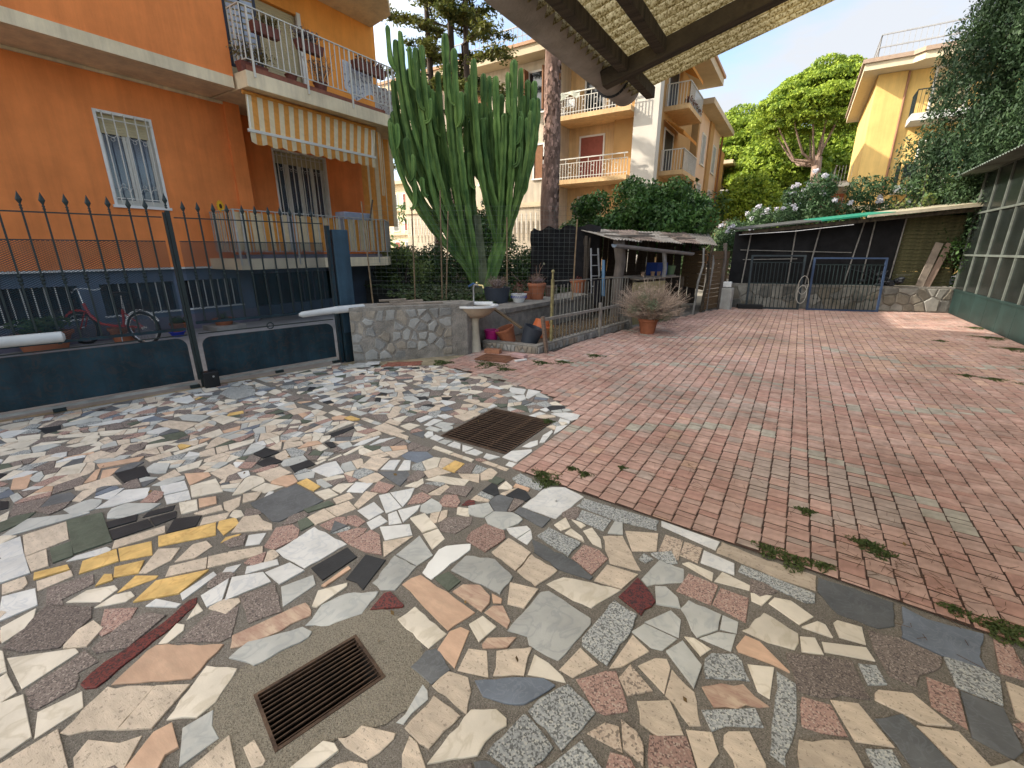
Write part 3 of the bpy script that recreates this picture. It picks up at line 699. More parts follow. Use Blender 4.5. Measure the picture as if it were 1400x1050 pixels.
def clip(poly,mx,my,nx,ny):
    o=[]
    for i in range(len(poly)):
        a=poly[i-1];b=poly[i]; da=(a[0]-mx)*nx+(a[1]-my)*ny; db=(b[0]-mx)*nx+(b[1]-my)*ny
        if da<=0: o.append(a)
        if da*db<0: t=da/(da-db); o.append((a[0]+(b[0]-a[0])*t,a[1]+(b[1]-a[1])*t))
    return o
FILLS=[]
def addfill(Q,far):
    Z=[Q[0]]
    for q in Q[1:]:
        if math.dist(q,Z[-1])>.014: Z.append(q)
    if len(Z)>3 and math.dist(Z[0],Z[-1])<.014: Z.pop()
    if len(Z)<3: return
    if parea(Z)<0: Z=Z[::-1]
    Z=inset(Z,.0027)
    if parea(Z)<.0007: return
    t=fr.choices('WGCTKPMYOSNBD',weights=[6,15,16,20,10,6,19,.7,2,4,3,1.8,2] if far else [4,10,12,15,11,7,23,.8,1.5,5,4,1.5,1])[0]
    FILLS.append((t,Z))
for k,p in enumerate(cand):
    d=(ALL[:,0]-p[0])**2+(ALL[:,1]-p[1])**2; near=np.argsort(d)[1:40]
    s=.22; poly=[(p[0]-s,p[1]-s),(p[0]+s,p[1]-s),(p[0]+s,p[1]+s),(p[0]-s,p[1]+s)]
    for j in near:
        q=ALL[j]; dx,dy=q[0]-p[0],q[1]-p[1]; L=math.hypot(dx,dy)
        if L<1e-4: continue
        f=.5 if j>=n0 else .86
        poly=clip(poly,p[0]+dx*f,p[1]+dy*f,dx/L,dy/L)
        if len(poly)<3: break
    if len(poly)<3: continue
    for i in range(len(FILL)):
        a=FILL[i];b=FILL[(i+1)%len(FILL)]; L=math.dist(a,b); nx,ny=(b[1]-a[1])/L,-(b[0]-a[0])/L
        if (p[0]-a[0])*nx+(p[1]-a[1])*ny>0: nx,ny=-nx,-ny
        if abs((p[0]-a[0])*nx+(p[1]-a[1])*ny)<.3: poly=clip(poly,a[0],a[1],nx,ny)
        if len(poly)<3: break
    if len(poly)<3: continue
    # drop very short edges
    Q=[poly[0]]
    for q in poly[1:]:
        if math.dist(q,Q[-1])>.012: Q.append(q)
    if len(Q)>3 and math.dist(Q[0],Q[-1])<.012: Q.pop()
    if len(Q)<3: continue
    if parea(Q)<0: Q=Q[::-1]
    far=p[0]<-3 and p[1]>1
    stack=[Q]
    while stack:
        Q=stack.pop(); A_=abs(parea(Q)); lim=fr.choice((.006,.010,.016,.026)) if far else fr.choice((.009,.015,.026,.04))
        if A_>lim:
            c=ctr(Q); e=max(range(len(Q)),key=lambda i:math.dist(Q[i],Q[(i+1)%len(Q)])); a=Q[e];b=Q[(e+1)%len(Q)]; an=math.atan2(b[1]-a[1],b[0]-a[0])+fr.gauss(0,.28); nx,ny=math.cos(an),math.sin(an); off=fr.gauss(0,.12)*math.sqrt(A_); mx_,my_=c[0]+nx*off,c[1]+ny*off
            A1=clip(Q,mx_,my_,nx,ny); A2=clip(Q,mx_,my_,-nx,-ny)
            if len(A1)>2 and len(A2)>2: stack+=[A1,A2]; continue
        addfill(Q,far)
items=[(t,P,True) for t,P in SLAB]+[(t,P,False) for t,P in FILLS]
def appsize(P):
    c=ctr(P); d2=c[0]**2+c[1]**2+2.56; return abs(parea(P))/d2/math.sqrt(d2)
items.sort(key=lambda s:-appsize(s[1]))
keys=list(SM); rest=MB(); nst=0
for t,P,tr in items:
    z=.0045+random.uniform(0,.0055)
    if nst<300:
        c=ctr(P); mb=MB(); slabgeo(mb,ragged([(p[0]-c[0],p[1]-c[1]) for p in P]),-.012,z)
        o=mb.build('stone',SM[t],paving); o.location=(c[0],c[1],0); nst+=1
    else:
        rest.mi=keys.index(t); slabgeo(rest,P,-.012,z,.0018)
o=rest.build('stones',[SM[k] for k in keys],paving); o['kind']='stuff'
# --- patch of bare concrete round the near drain, rubble-strewn strip under the wall
pm=M('sandy_concrete',(.26,.23,.18),.95,.2,6,.6,160,speck=[(0,(.27,.24,.185)),(.5,(.20,.175,.135)),(.85,(.11,.098,.078))],sscale=300)
v,f=cdt(ragged(PATCH,.05,.006),[D2],.003); g=MB(); g.add(v,f); g.build('concrete_patch',pm,paving)
g=MB(); P=ragged([(-6.95,-1.2),(-6.75,-1.2),(-6.32,.55),(-5.87,2.3),(-5.5,3.95),(-5.15,3.98),(-4.14,4.68),(-4.25,5.5),(-5.4,4.35)],.15,.02); v,f=cdt(P,[],.0045); g.add(v,f); g.build('threshold',M('threshold_concrete',(.34,.28,.18),.95,.3,5,.5,60,dirt=.35),paving)
# --- brick paving
bricks_base=M('joint_sand',(.062,.038,.028),1,.4,20,.6,120)
v,f=cdt(BRK,[],.0060); g=MB(); g.add(v,f); bp=structure(g.build('brick_paving',bricks_base))
def BM(n,c,d=.36,var=.14): return M(n,c,.9,.2,14,.45,170,isl=.09,dirt=d)
BMS=[BM('brick_rose',(.465,.295,.24)),BM('brick_pink',(.50,.33,.27)),BM('brick_red',(.44,.26,.21)),BM('brick_dusty',(.48,.33,.275)),BM('brick_grey',(.42,.33,.28)),BM('brick_green',(.41,.375,.31)),BM('brick_orange',(.53,.35,.26))]
def bmesh_of(w,l,k):
    mb=MB(); P=[(-w/2,-l/2),(w/2,-l/2),(w/2,l/2),(-w/2,l/2)]; n=4; b=.0045; I=[(-w/2+b,-l/2+b),(w/2-b,-l/2+b),(w/2-b,l/2-b),(-w/2+b,l/2-b)]
    mb.add([(*p,-.006) for p in P]+[(*p,.0085) for p in P]+[(*p,.0125) for p in I],[(i,(i+1)%4,4+(i+1)%4,4+i) for i in range(4)]+[(4+i,4+(i+1)%4,8+(i+1)%4,8+i) for i in range(4)]+[(8,9,10,11)]); return mb.mesh('brick',BMS[k])
bcache={}
pitch=.12; brk=[]
gz=lambda x,y:(1 if abs(((x*1.0+y*.0+40)%3.2)-1.6)*.75+3.55+.0*x-(y-(-.05*x))>-.09 and abs(((x+40)%3.2)-1.6)*.75+3.55-(y+.05*x)<.09 else 0)
def zig(x,y):
    yy=y+.05*x
    for base,per,ph in ((3.35,3.0,.2),(5.6,3.4,1.5),(8.4,3.8,.6)):
        q=abs(((x+ph+30)%per)-per/2)/per*2   # 0..1
        if abs(yy-(base+q*1.15))<.11: return True
    return False
EB=[(-1.7,2.565),(-1.18,2.525),(.33,2.445),(.94,2.39),(3.7,2.2)]
def edgey(x):
    for a,b in zip(EB,EB[1:]):
        if x<=b[0]: return a[1]+(b[1]-a[1])*(x-a[0])/(b[0]-a[0])
    return 2.2
for ci in range(-36,31):
    x=ci*pitch+.0+.0; y=2.0+(.09 if ci%2 else 0)+random.uniform(-.004,.004)
    while y<16.3:
        for l in (.12,.06):
            yc=y+l/2; y+=l; X=x; Y_=yc-.05*x
            cutb=Y_<2.75 and X>-1.6 and edgey(X)-.075<Y_<edgey(X)+.075
            if not cutb and not inpoly((X,Y_),BRK): continue
            if cutb and Y_+l/2<edgey(X)+.012: continue
            k=random.choices(range(7),[34,26,16,14,6,0,2])[0]
            if zig(X,Y_): k=5 if random.random()<.62 else 0
            elif -1.0<X-.1*0<.9 and 2.9<Y_<4.3 and math.hypot((X-.35)/.55,(Y_-3.55)/.55)<1 and random.random()<.6: k=4
            elif math.hypot((X+.9)/.9,(Y_-5.0)/.55)<1 and random.random()<.55: k=4
            elif 7.5<Y_<12.5 and -1.5<X<2.6 and random.random()<.35: k=6  # soft sunlit patch put into the colour by mixing in lighter bricks
            brk.append((X,Y_,l,k,cutb))
brk.sort(key=lambda b:-(b[2]/(b[0]**2+b[1]**2+2.56)**1.5))
rest=MB()
for i,(X,Y_,l,k,cutb) in enumerate(brk):
    w=pitch-.0075; L=l-.0115; z=random.uniform(-.0022,.0022)-.004*max(0,1-math.hypot(X-.3,Y_-3.6)/1.2); rz=-.05+random.gauss(0,.011); dx=random.gauss(0,.0012)
    if cutb:
        P=[rot2(a,b,rz) for a,b in ((-w/2,-L/2),(w/2,-L/2),(w/2,L/2),(-w/2,L/2))]; P=[(X+p[0],Y_+p[1]) for p in P]; ey=edgey(X)+.006; P=clip(P,X,ey,-.05,-1)
        if len(P)<3 or abs(parea(P))<.0004: continue
        if parea(P)<0: P=P[::-1]
        I=inset(P,.004); n=len(P); mb=rest if i>=300 else MB(); c=(0,0) if i>=300 else (X,Y_)
        if i>=300: mb.mi=k
        f_=lambda q,zz:(q[0]-c[0],q[1]-c[1],zz)
        mb.add([f_(p,-.002) for p in P]+[f_(p,.0085) for p in P]+[f_(p,.0125) for p in I],[(a,(a+1)%n,n+(a+1)%n,n+a) for a in range(n)]+[(n+a,n+(a+1)%n,2*n+(a+1)%n,2*n+a) for a in range(n)]+[tuple(range(2*n,3*n))])
        if i<300: o=mb.build('brick',BMS[k],bp); o.location=(X,Y_,0)
        continue
    if i<300:
        key=(l,k)
        if key not in bcache: bcache[key]=bmesh_of(w,L,k)
        put(bcache[key],'brick',(X+dx,Y_,z),(random.gauss(0,.006),random.gauss(0,.006),rz),bp)
    else:
        P=[rot2(a,b,rz) for a,b in ((-w/2,-L/2),(w/2,-L/2),(w/2,L/2),(-w/2,L/2))]; rest.mi=k
        P=[(X+dx+p[0],Y_+p[1]) for p in P]; b=.004; I=inset(P,b)
        rest.add([(*p,-.002) for p in P]+[(*p,.0085+z) for p in P]+[(*p,.0125+z) for p in I],[(i_,(i_+1)%4,4+(i_+1)%4,4+i_) for i_ in range(4)]+[(4+i_,4+(i_+1)%4,8+(i_+1)%4,8+i_) for i_ in range(4)]+[(8,9,10,11)])
o=rest.build('bricks',BMS,bp); o['kind']='stuff'
# --- drains
rust=M('rusty_iron',(.085,.056,.042),.75,.4,12,.4,90,metal=.3,col2=(.14,.09,.06))
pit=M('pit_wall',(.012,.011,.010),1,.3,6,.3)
def drain(name,label,c,a,lx,ly,nb,along):
    t=thing(name,label,'drain grate',(c[0],c[1],0),a)
    m=MB(); hx,hy=lx/2,ly/2
    for (x0,x1,y0,y1) in ((-hx-.012,hx+.012,-hy-.012,-hy),(-hx-.012,hx+.012,hy,hy+.012),(-hx-.012,-hx,-hy,hy),(hx,hx+.012,-hy,hy)): m.box(x0,x1,y0,y1,-.32,-.001)
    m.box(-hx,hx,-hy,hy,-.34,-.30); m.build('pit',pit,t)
    m=MB(); w=.012
    for (x0,x1,y0,y1) in ((-hx,hx,-hy,-hy+w),(-hx,hx,hy-w,hy),(-hx,-hx+w,-hy+w,hy-w),(hx-w,hx,-hy+w,hy-w)): m.box(x0,x1,y0,y1,-.03,.006)
    m.build('frame',rust,t)
    b=MB(); b.box(-(lx/2-w),lx/2-w,-.0019 if lx<.5 else -.0042,.0019 if lx<.5 else .0042,-.007,0); me=b.mesh('bar',rust)
    for i in range(nb): put(me,'bar',(0,-hy+w+(i+.5)*(ly-2*w)/nb,.0025+random.uniform(-.0015,.0015)),(0,0,random.gauss(0,.003)),t)
    if lx>.5:
        for x in (-lx*.17,lx*.17): m=MB(); m.box(x-.004,x+.004,-hy+w,hy-w,-.025,-.012); m.build('crossbar',rust,t)
    return t
drain('drain_grate','large rusty square grate ringed by white marble slips beside the brick paving',(-2.145,3.17),0,.70,.85,21,0)
drain('drain_grate','small dark narrow-bar grate set in a patch of bare sandy concrete',d2c,d2a,.40,.27,12,0)
# weeds, needles and litter in the joints
wm=leafmat('weed_leaf',(.035,.06,.018),(.12,.15,.05)); dry=leafmat('dry_grass',(.12,.085,.045),(.26,.19,.11),.1); ndl=M('pine_needle',(.10,.055,.03),.9,.3)
def weeds(spots,mat,name,label,cat,n=60,size=.012,h=.03):
    P=[]
    for x,y,r in spots:
        k=int(n*max(.3,r/.08)); a=rng.uniform(0,6.283,k); q=r*np.sqrt(rng.random(k))*(1+.5*np.sin(3*a)); P.append(np.stack([x+q*np.cos(a),y+q*.8*np.sin(a),.010+rng.random(k)*h*np.clip(1-q/r,.15,1)],1))
    o=leaves(name,np.concatenate(P),size,mat,None,2.6); return tag(o,label,cat,kind='stuff')
W1=[(-3.6,5.05,.22),(-3.25,4.95,.12),(-4.25,4.78,.14),(-1.35,2.57,.10),(-1.28,2.5,.07),(-1.1,2.75,.05),(-1.22,2.78,.04),(-1.83,3.55,.05),(.28,3.06,.05),(.1,2.5,.07),(.22,2.47,.09),(.35,2.5,.05),(.56,2.85,.07),(.62,2.8,.06),(.85,2.47,.05),(.98,2.42,.07),(1.06,2.45,.09),(1.2,2.4,.07),(1.28,2.5,.04),(1.55,2.38,.09),(1.85,2.4,.12),(1.6,2.75,.04),(-3.0,5.55,.14),(-2.75,5.75,.12),(-2.5,6.4,.13),(2.35,7.9,.12),(2.75,7.75,.2),(2.1,7.95,.08),(3.0,6.4,.12),(-.9,3.0,.03),(3.25,9.5,.14),(2.9,8.8,.06),(3.3,10.6,.25),(3.3,11.8,.25),(3.25,9.0,.16),(3.4,13.2,.2),(2.4,10.9,.1)]
weeds(W1,wm,'weed_patch','low green weeds sprouting from the joints of the brick paving','weeds',420,.0105,.032)
m=MB()
for _ in range(420):
    if _<150: x,y=random.gauss(.75,.35),random.gauss(2.75,.25)
    elif _<230: x,y=random.gauss(-.6,.3),random.gauss(3.2,.3)
    elif _<320: x,y=random.uniform(-3,3.4),random.uniform(3,12)
    else: x,y=random.gauss(-2.2,.4),random.gauss(9.3,.7)
    a=random.uniform(0,6.28); L=random.uniform(.03,.09); z=.014+random.uniform(0,.004)
    m.bar((x,y,z),(x+L*math.cos(a),y+L*math.sin(a),z+.002),.0016,.0012)
tag(m.build('fallen_needles',ndl),'fallen pine needles and dead stalks scattered over the brick paving','litter',kind='stuff')
lp=[(random.uniform(-5.5,3.3),random.uniform(.6,13),.013) for _ in range(150)]
tag(leaves('fallen_leaves',np.array(lp),.014,M('fallen_leaf',(.16,.10,.04),.9,.4,isl=.4),None,1.6,nrm=np.tile([0,0,1.],(150,1))),'small fallen leaves scattered over stone and brick paving','litter',kind='stuff')

# ------------------------------------------------------------ pergola overhead
woodd=M('dark_beam_wood',(.045,.036,.027),.85,.35,4,.5,60,stretch=(1,8,1),col2=(.09,.07,.045))
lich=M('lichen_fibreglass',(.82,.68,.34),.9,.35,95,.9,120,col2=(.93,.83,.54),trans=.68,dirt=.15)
YE_=3.33
def lichen_valley_shade():
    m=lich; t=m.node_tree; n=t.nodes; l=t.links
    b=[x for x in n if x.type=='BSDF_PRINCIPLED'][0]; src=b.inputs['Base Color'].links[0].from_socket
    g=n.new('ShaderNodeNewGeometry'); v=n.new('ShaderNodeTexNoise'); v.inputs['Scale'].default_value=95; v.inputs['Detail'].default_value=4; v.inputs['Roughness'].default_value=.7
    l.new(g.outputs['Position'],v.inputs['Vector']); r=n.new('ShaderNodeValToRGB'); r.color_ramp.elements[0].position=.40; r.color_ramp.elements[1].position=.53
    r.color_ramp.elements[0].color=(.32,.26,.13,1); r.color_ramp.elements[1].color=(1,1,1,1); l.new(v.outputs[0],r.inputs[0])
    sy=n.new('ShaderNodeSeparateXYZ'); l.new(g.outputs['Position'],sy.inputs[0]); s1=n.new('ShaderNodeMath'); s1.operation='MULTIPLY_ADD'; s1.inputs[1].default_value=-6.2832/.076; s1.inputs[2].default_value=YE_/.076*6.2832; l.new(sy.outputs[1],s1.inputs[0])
    s2=n.new('ShaderNodeMath'); s2.operation='SINE'; l.new(s1.outputs[0],s2.inputs[0]); vr=n.new('ShaderNodeValToRGB'); vr.color_ramp.elements[0].position=.0; vr.color_ramp.elements[0].color=(.42,.37,.26,1); vr.color_ramp.elements[1].position=.65; vr.color_ramp.elements[1].color=(1,1,1,1)  # ridge shade painted into the valley colour, besides the lichen speckle
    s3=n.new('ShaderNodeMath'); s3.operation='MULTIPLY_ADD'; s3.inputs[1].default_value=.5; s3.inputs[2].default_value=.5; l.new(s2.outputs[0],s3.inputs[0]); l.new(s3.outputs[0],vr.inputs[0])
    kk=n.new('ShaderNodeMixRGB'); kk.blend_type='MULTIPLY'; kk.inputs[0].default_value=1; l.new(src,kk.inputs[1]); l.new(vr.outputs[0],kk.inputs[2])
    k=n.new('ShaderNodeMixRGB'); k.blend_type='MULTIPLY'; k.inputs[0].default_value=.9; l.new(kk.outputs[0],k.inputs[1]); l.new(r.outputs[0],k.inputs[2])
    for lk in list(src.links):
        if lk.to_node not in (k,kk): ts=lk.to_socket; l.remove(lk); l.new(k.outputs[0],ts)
lichen_valley_shade()
pg=thing('pergola','weathered pergola roof of lichen covered corrugated sheet on dark beams overhead','pergola',(0,0,0))
def shz(x): return 2.60+.255*(x+1.03)
YE=3.33; m=MB(); xs=[-1.16+.12*i for i in range(42)]; ys=[-2.2+.0095*i for i in range(int((YE+2.2)/.0095)+1)]
k=0
for th in (0,):
    for y in ys:
        for x in xs: m.v.append((x,y,shz(x)+.035+.022*math.sin((YE-y)/.076*2*math.pi)+th))
nx=len(xs); ny=len(ys)
for th in (0,):
    o=th*nx*ny
    for j in range(ny-1):
        for i in range(nx-1):
            q=(o+j*nx+i,o+j*nx+i+1,o+(j+1)*nx+i+1,o+(j+1)*nx+i); m.f.append(q if th else q[::-1]); m.m.append(0)
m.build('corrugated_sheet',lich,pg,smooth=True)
sm_=bpy.data.objects['corrugated_sheet'].data; sm_.shade_smooth()
for y in (2.78,.9): 
    m=MB(); m.bar((-1.13,y,shz(-1.13)-.03),(3.8,y,shz(3.8)-.03),.075,.085); m.build('rafter',woodd,pg,bevel=.006)
for x in (-1.0,-.80,.9,2.1):
    m=MB(); z=shz(x)-.018; m.bar((x,-2.1,z),(x,3.29 if x<-.9 else 2.8 if x<0 else 3.2,z),.055,.065); m.build('purlin',woodd,pg,bevel=.004)
gm=M('fibre_cement',(.30,.27,.235),.95,.2,7,.3,90,dirt=.3)
m=MB(); C0=-1.20; prof=[]
for j in range(13):
    t=math.pi*j/12; prof.append((math.cos(t),-math.sin(t)))
for y in (-2.2,3.36):
    for r in (.105,.093): 
        for cx,cz in prof: m.v.append((C0+cx*r,y,2.665+cz*r*1.0))
for j in range(12):
    m.f+=[(j,j+1,26+j+1,26+j),(13+j+1,13+j,39+j,39+j+1),(j+1,j,13+j,13+j+1),(26+j,26+j+1,39+j+1,39+j)]; m.m+=[0]*4
m.build('gutter',gm,pg,smooth=True)
m=MB(); 
for j in range(12):
    t0,t1=math.pi*j/12,math.pi*(j+1)/12; m.bar((C0+.107*math.cos(t0),3.1,2.665-.11*math.sin(t0)),(C0+.11*math.cos(t1),3.1,2.665-.11*math.sin(t1)),.018,.005,up=(0,1,0))
m.build('gutter_bracket',M('dark_iron',(.03,.032,.035),.6,.2,10,.1,60,metal=.4),pg)
# ------------------------------------------------------------ gate
teal=M('teal_gate_paint',(.008,.028,.038),.55,.3,3,.12,30,spec=.25,col2=(.016,.044,.060),streak=.45,vein=(.06,.035,.022),vscale=7)
tealb=M('teal_post_paint',(.030,.066,.095),.55,.2,3,.1,30,spec=.3,streak=.4)
dk=M('dark_iron_paint',(.010,.020,.020),.5,.2,8,.05,60,spec=.4)
GP=Vector((-5.54,4.18,0)); GU=Vector((-.22,-.9755,0)).normalized(); GN=Vector((.9755,-.22,0)).normalized()
ga=math.atan2(GU.y,GU.x)      # local x = along gate from right end, local y = away from courtyard? 
def gl(name,label,cat): return thing(name,label,cat,tuple(GP),ga)
# local frame: x along s, y = left of x direction
# GU rotated +90deg = (.9755,-.22) = towards the courtyard -> +y local faces the camera
def spear(mb,x,ztop,y=0):
    for (r,z) in (): pass
    prof=[(.006,ztop-.16),(.014,ztop-.15),(.006,ztop-.14),(.013,ztop-.125),(.006,ztop-.115),(.012,ztop-.10),(.024,ztop-.075),(.010,ztop-.03),(.0005,ztop)]
    mb.lathe(prof,(x,y,0),6,sy=.45)
def collar(mb,x,z):
    mb.lathe([(.008,z-.05),(.018,z-.035),(.008,z-.02),(.02,z),(.008,z+.02),(.018,z+.035),(.008,z+.05)],(x,0,0),6)
def leaf(t,s0,s1,zmesh,pz1,rnd_side,bars):
    L=s1-s0
    m=MB(); m.bar((s0,0,1.95),(s1,0,1.95),.022,.012); m.build('top_rail',dk,t)
    m=MB(); m.bar((s0,0,zmesh),(s1,0,zmesh),.03,.03); m.build('middle_rail',teal,t)
    m=MB(); m.bar((s0,0,.65),(s1,0,.65 if zmesh>.76 else .64),.012,.012); m.build('lower_rail',dk,t)
    for i,s in enumerate(bars):
        m=MB(); m.bar((s,0,zmesh),(s,0,2.0),.016); spear(m,s,2.13); collar(m,s,1.33); o=m.build('spear_bar',dk,t)
    # expanded metal mesh as crossing strands
    m=MB(); z0,z1=zmesh+.01,1.70; st=.034; w=.0042; slope=.55
    n=int((L+(z1-z0)/slope)/st)
    for k in range(-int((z1-z0)/slope/st)-1,int(L/st)+1):
        for sg in (1,-1):
            x0=s0+k*st; 
            if sg<0: x0=s1-k*st
            a,b=(x0,z0),(x0+sg*(z1-z0)/slope,z1)
            def cl(a,b):
                (ax,az),(bx,bz)=a,b
                lo,hi=0.,1.
                dx=bx-ax
                for lim,side in ((s0+.01,1),(s1-.01,-1)):
                    va=(ax-lim)*side; vb=(bx-lim)*side
                    if va<0 and vb<0: return None
                    if va<0: lo=max(lo,va/(va-vb))
                    if vb<0: hi=min(hi,va/(va-vb))
                if hi<=lo: return None
                return (ax+dx*lo,az+(bz-az)*lo),(ax+dx*hi,az+(bz-az)*hi)
            c=cl(a,b)
            if c: m.bar((c[0][0],-.014,c[0][1]),(c[1][0],-.014,c[1][1]),w,w*.8,up=(0,1,0))
    m.bar((s0+.01,-.014,z1),(s1-.01,-.014,z1),.01); o=m.build('wire_mesh',teal,t); o['kind']='stuff'
    # lower sheet panel with rounded upper corners
    r=.10; P=[(s0+.02,.10),(s1-.02,.10)]
    for cx,a0 in ((s1-.02-r,0),(s0+.02+r,90)):
        for j in range(7): a=R(a0+15*j); P.append((cx+r*math.cos(a),pz1-r+r*math.sin(a)))
    m=MB(); n=len(P); m.add([(p[0],-.012,p[1]) for p in P]+[(p[0],.012,p[1]) for p in P],[tuple(range(n)),tuple(range(2*n-1,n-1,-1))]+[(i,n+i,n+(i+1)%n,(i+1)%n) for i in range(n)])
    m.build('sheet_panel',teal,t)
    m=MB(); m.bar((s0,0,.062),(s1,0,.062),.03,.028); m.build('bottom_rail',M('galvanised_rail',(.30,.30,.27),.6,.3,5,.1,60,metal=.2),t)
    for s in (s0+.03,(s0+s1)/2,s1-.05): m=MB(); m.box(s-.05,s+.05,-.02,.03,.012,.045); m.build('roller_bracket',dk,t)
tl=gl('gate_leaf','left leaf of the teal spear topped gate, red bicycle seen through its mesh','gate leaf')
leaf(tl,1.95,4.35,.72,.62,1,[2.07,2.21,2.37,2.52,2.68,2.84,2.99,3.14,3.29,3.44,3.59,3.74,3.89,4.04,4.19])
tr_=gl('gate_leaf','right leaf of the teal spear topped gate hinged on the blue steel post','gate leaf')
leaf(tr_,.20,1.84,.78,.60,1,[.33,.48,.60,.72,.86,1.01,1.15,1.31,1.45,1.60,1.74])
t=gl('gate_post','slim black upright with a spear tip where the two gate leaves meet','post')
m=MB(); m.box(1.87,1.91,-.022,.022,0,2.02); m.build('post_tube',dk,t); m=MB(); m.box(1.915,1.935,-.022,.022,.1,2.0); m.build('closing_strip',dk,t); m=MB(); spear(m,1.89,2.20); m.build('spear_tip',dk,t)
m=MB(); m.box(1.74,1.90,.03,.14,0.0,.20); m.build('lock_box',M('black_plastic',(.012,.013,.014),.4,.1,5,.05,40),t,bevel=.012); m=MB(); m.lathe([(.012,0),(.012,.004)],(0,0,0),10); o=m.build('lock_cylinder',M('steel',(.5,.5,.5),.3,metal=.9),t); o.location=(1.8,.141,.14); o.rotation_euler=(R(-90),0,0)
t=gl('gate_post','broad blue steel post at the right end of the gate beside the stone wall','post')
m=MB(); m.box(-.13,.09,-.06,.06,.80,1.88); m.build('post_body',tealb,t,bevel=.006); m=MB(); m.box(.12,.16,-.04,.04,.0,1.93); m.build('hinge_plate',teal,t)
m=MB(); m.box(-.15,.10,-.05,.09,0,.80); m.build('post_foot',teal,t,bevel=.005); m=MB(); m.box(-.02,.1,.095,.10,.45,.78); m.build('cover_plate',tealb,t)
wpl=M('white_gate_plastic',(.55,.56,.55),.45,.08,3,.03,40,dirt=.25)
def opener(label,s0,s1,z,y=.17):
    t=gl('gate_opener',label,'gate opener'); L=s1-s0
    m=MB(); m.tube([(s0,y,z),(s0+.02,y,z),(s0+L*.48,y,z),(s0+L*.5,y,z),(s1-.04,y,z-.02),(s1,y,z-.02)],[.025,.052,.052,.046,.040,.018],14); o=m.build('arm_cover',wpl,t,smooth=True)
    m=MB(); m.bar((s0+.05,y-.02,z-.05),(s0+.05,.03,z-.05),.03,.05); m.bar((s1-.08,y-.02,z-.03),(s1-.08,.02,z-.04),.03,.04); m.build('bracket',dk,t)
opener('white rounded arm of the electric opener on the right leaf beside the blue post',-.22,.72,.80)
opener('white rounded arm of the electric opener cut by the left picture edge',2.95,3.9,.79,.17)
# cable loop at gate middle
m=MB(); c=GP+GU*1.05+GN*.03; m.tube([c+Vector((.0+.04*math.cos(a/10*6.28)*GU.x,.04*math.cos(a/10*6.28)*GU.y,.66+.04*math.sin(a/10*6.28))) for a in range(11)],.008,6); tag(m.build('padlock_chain',dk),'small dark chain loop hanging from the rail of the right gate leaf','chain')
# ------------------------------------------------------------ stone wall
wmort=M('wall_mortar',(.27,.25,.215),.95,.3,7,.8,45,dirt=.35,col2=(.33,.30,.26))
wst=[M('wall_stone_grey',(.27,.265,.245),.9,.22,7,.5,50,dirt=.3,rnd=.18),M('wall_stone_warm',(.29,.255,.205),.9,.22,6,.5,50,dirt=.3,rnd=.18),M('wall_stone_pale',(.33,.325,.30),.9,.15,6,.4,50,dirt=.3,rnd=.15)]
def wallface(parent,p0,p1,z0,z1,nrm,seedn,size=.16,gap=.018,proud=.014,skip=0,pal=None):
    """irregular stones set in a face from p0 to p1 (ground points)"""
    p0=Vector((*p0,0));p1=Vector((*p1,0)); u=(p1-p0); L=u.length; u.normalize(); nv=Vector((*nrm,0)).normalized(); rr=random.Random(seedn); S=[]
    for _ in range(900):
        q=(rr.uniform(0.02,L-.02),rr.uniform(z0+.03,z1-.04)); r=size*rr.uniform(.55,1.05)
        if all(math.dist(q,s)>r for s in S): S.append(q)
    for q in S:
        if rr.random()<skip: continue
        h=.5; poly=[(0.01,z0+.005),(L-.01,z0+.005),(L-.01,z1-.01),(0.01,z1-.01)]
        for s in S:
            if s is q: continue
            dx,dy=s[0]-q[0],s[1]-q[1]; d=math.hypot(dx,dy)
            if d>size*4: continue
            poly=clip(poly,q[0]+dx*.5-dx/d*gap*rr.uniform(.5,1.6),q[1]+dy*.5-dy/d*gap,dx/d,dy/d)
            if len(poly)<3: break
        if len(poly)<3 or abs(parea(poly))<.001: continue
        if parea(poly)<0: poly=poly[::-1]
        # cap size
        poly=[(q[0]+max(-size,min(size,x-q[0])),q[1]+max(-size,min(size,y-q[1]))) for x,y in poly]
        P=ragged(poly,.05,.005); I=inset(P,.012); n=len(P); pr=proud*rr.uniform(.3,1.3); c=q
        f=lambda a,k: tuple(p0+u*a[0]+nv*k+Vector((0,0,a[1])))
        mb=MB(); mb.add([f(a,-.01) for a in P]+[f(a,pr*.5) for a in P]+[f(a,pr) for a in I],[(i,(i+1)%n,n+(i+1)%n,n+i) for i in range(n)]+[(n+i,n+(i+1)%n,2*n+(i+1)%n,2*n+i) for i in range(n)]+[tuple(range(2*n,3*n))])
        mb.build('stone',rr.choice(pal or wst),parent)
def rwall(name,label,poly,z0,z1,mat,n=None):
    """slightly uneven plastered body"""
    P=ragged(poly,.12,.006); mb=MB(); mb.prism(P,z0,z1); o=mb.build(name,mat,None,bevel=.012); 
    if label: tag(o,label,'wall')
    return o
sw=rwall('stone_wall','low mortared stone wall running from the blue gate post to the old washbasin',[(-5.33,4.07),(-4.27,5.44),(-4.34,5.72),(-4.62,5.80),(-5.62,4.5)],-.02,.82,wmort)
wallface(sw,(-5.33,4.07),(-4.42,5.245),.04,.77,(.79,-.61),5,.185,.017,.011,.06)
bw=rwall('retaining_wall','grey rendered retaining wall of the raised bed carrying the flower pots',[(-4.50,5.82),(-4.36,6.62),(-4.25,9.2),(-4.2,10.4),(-4.8,10.4),(-4.85,7.0),(-4.95,6.2),(-4.95,5.82)],-.02,.605,wmort)
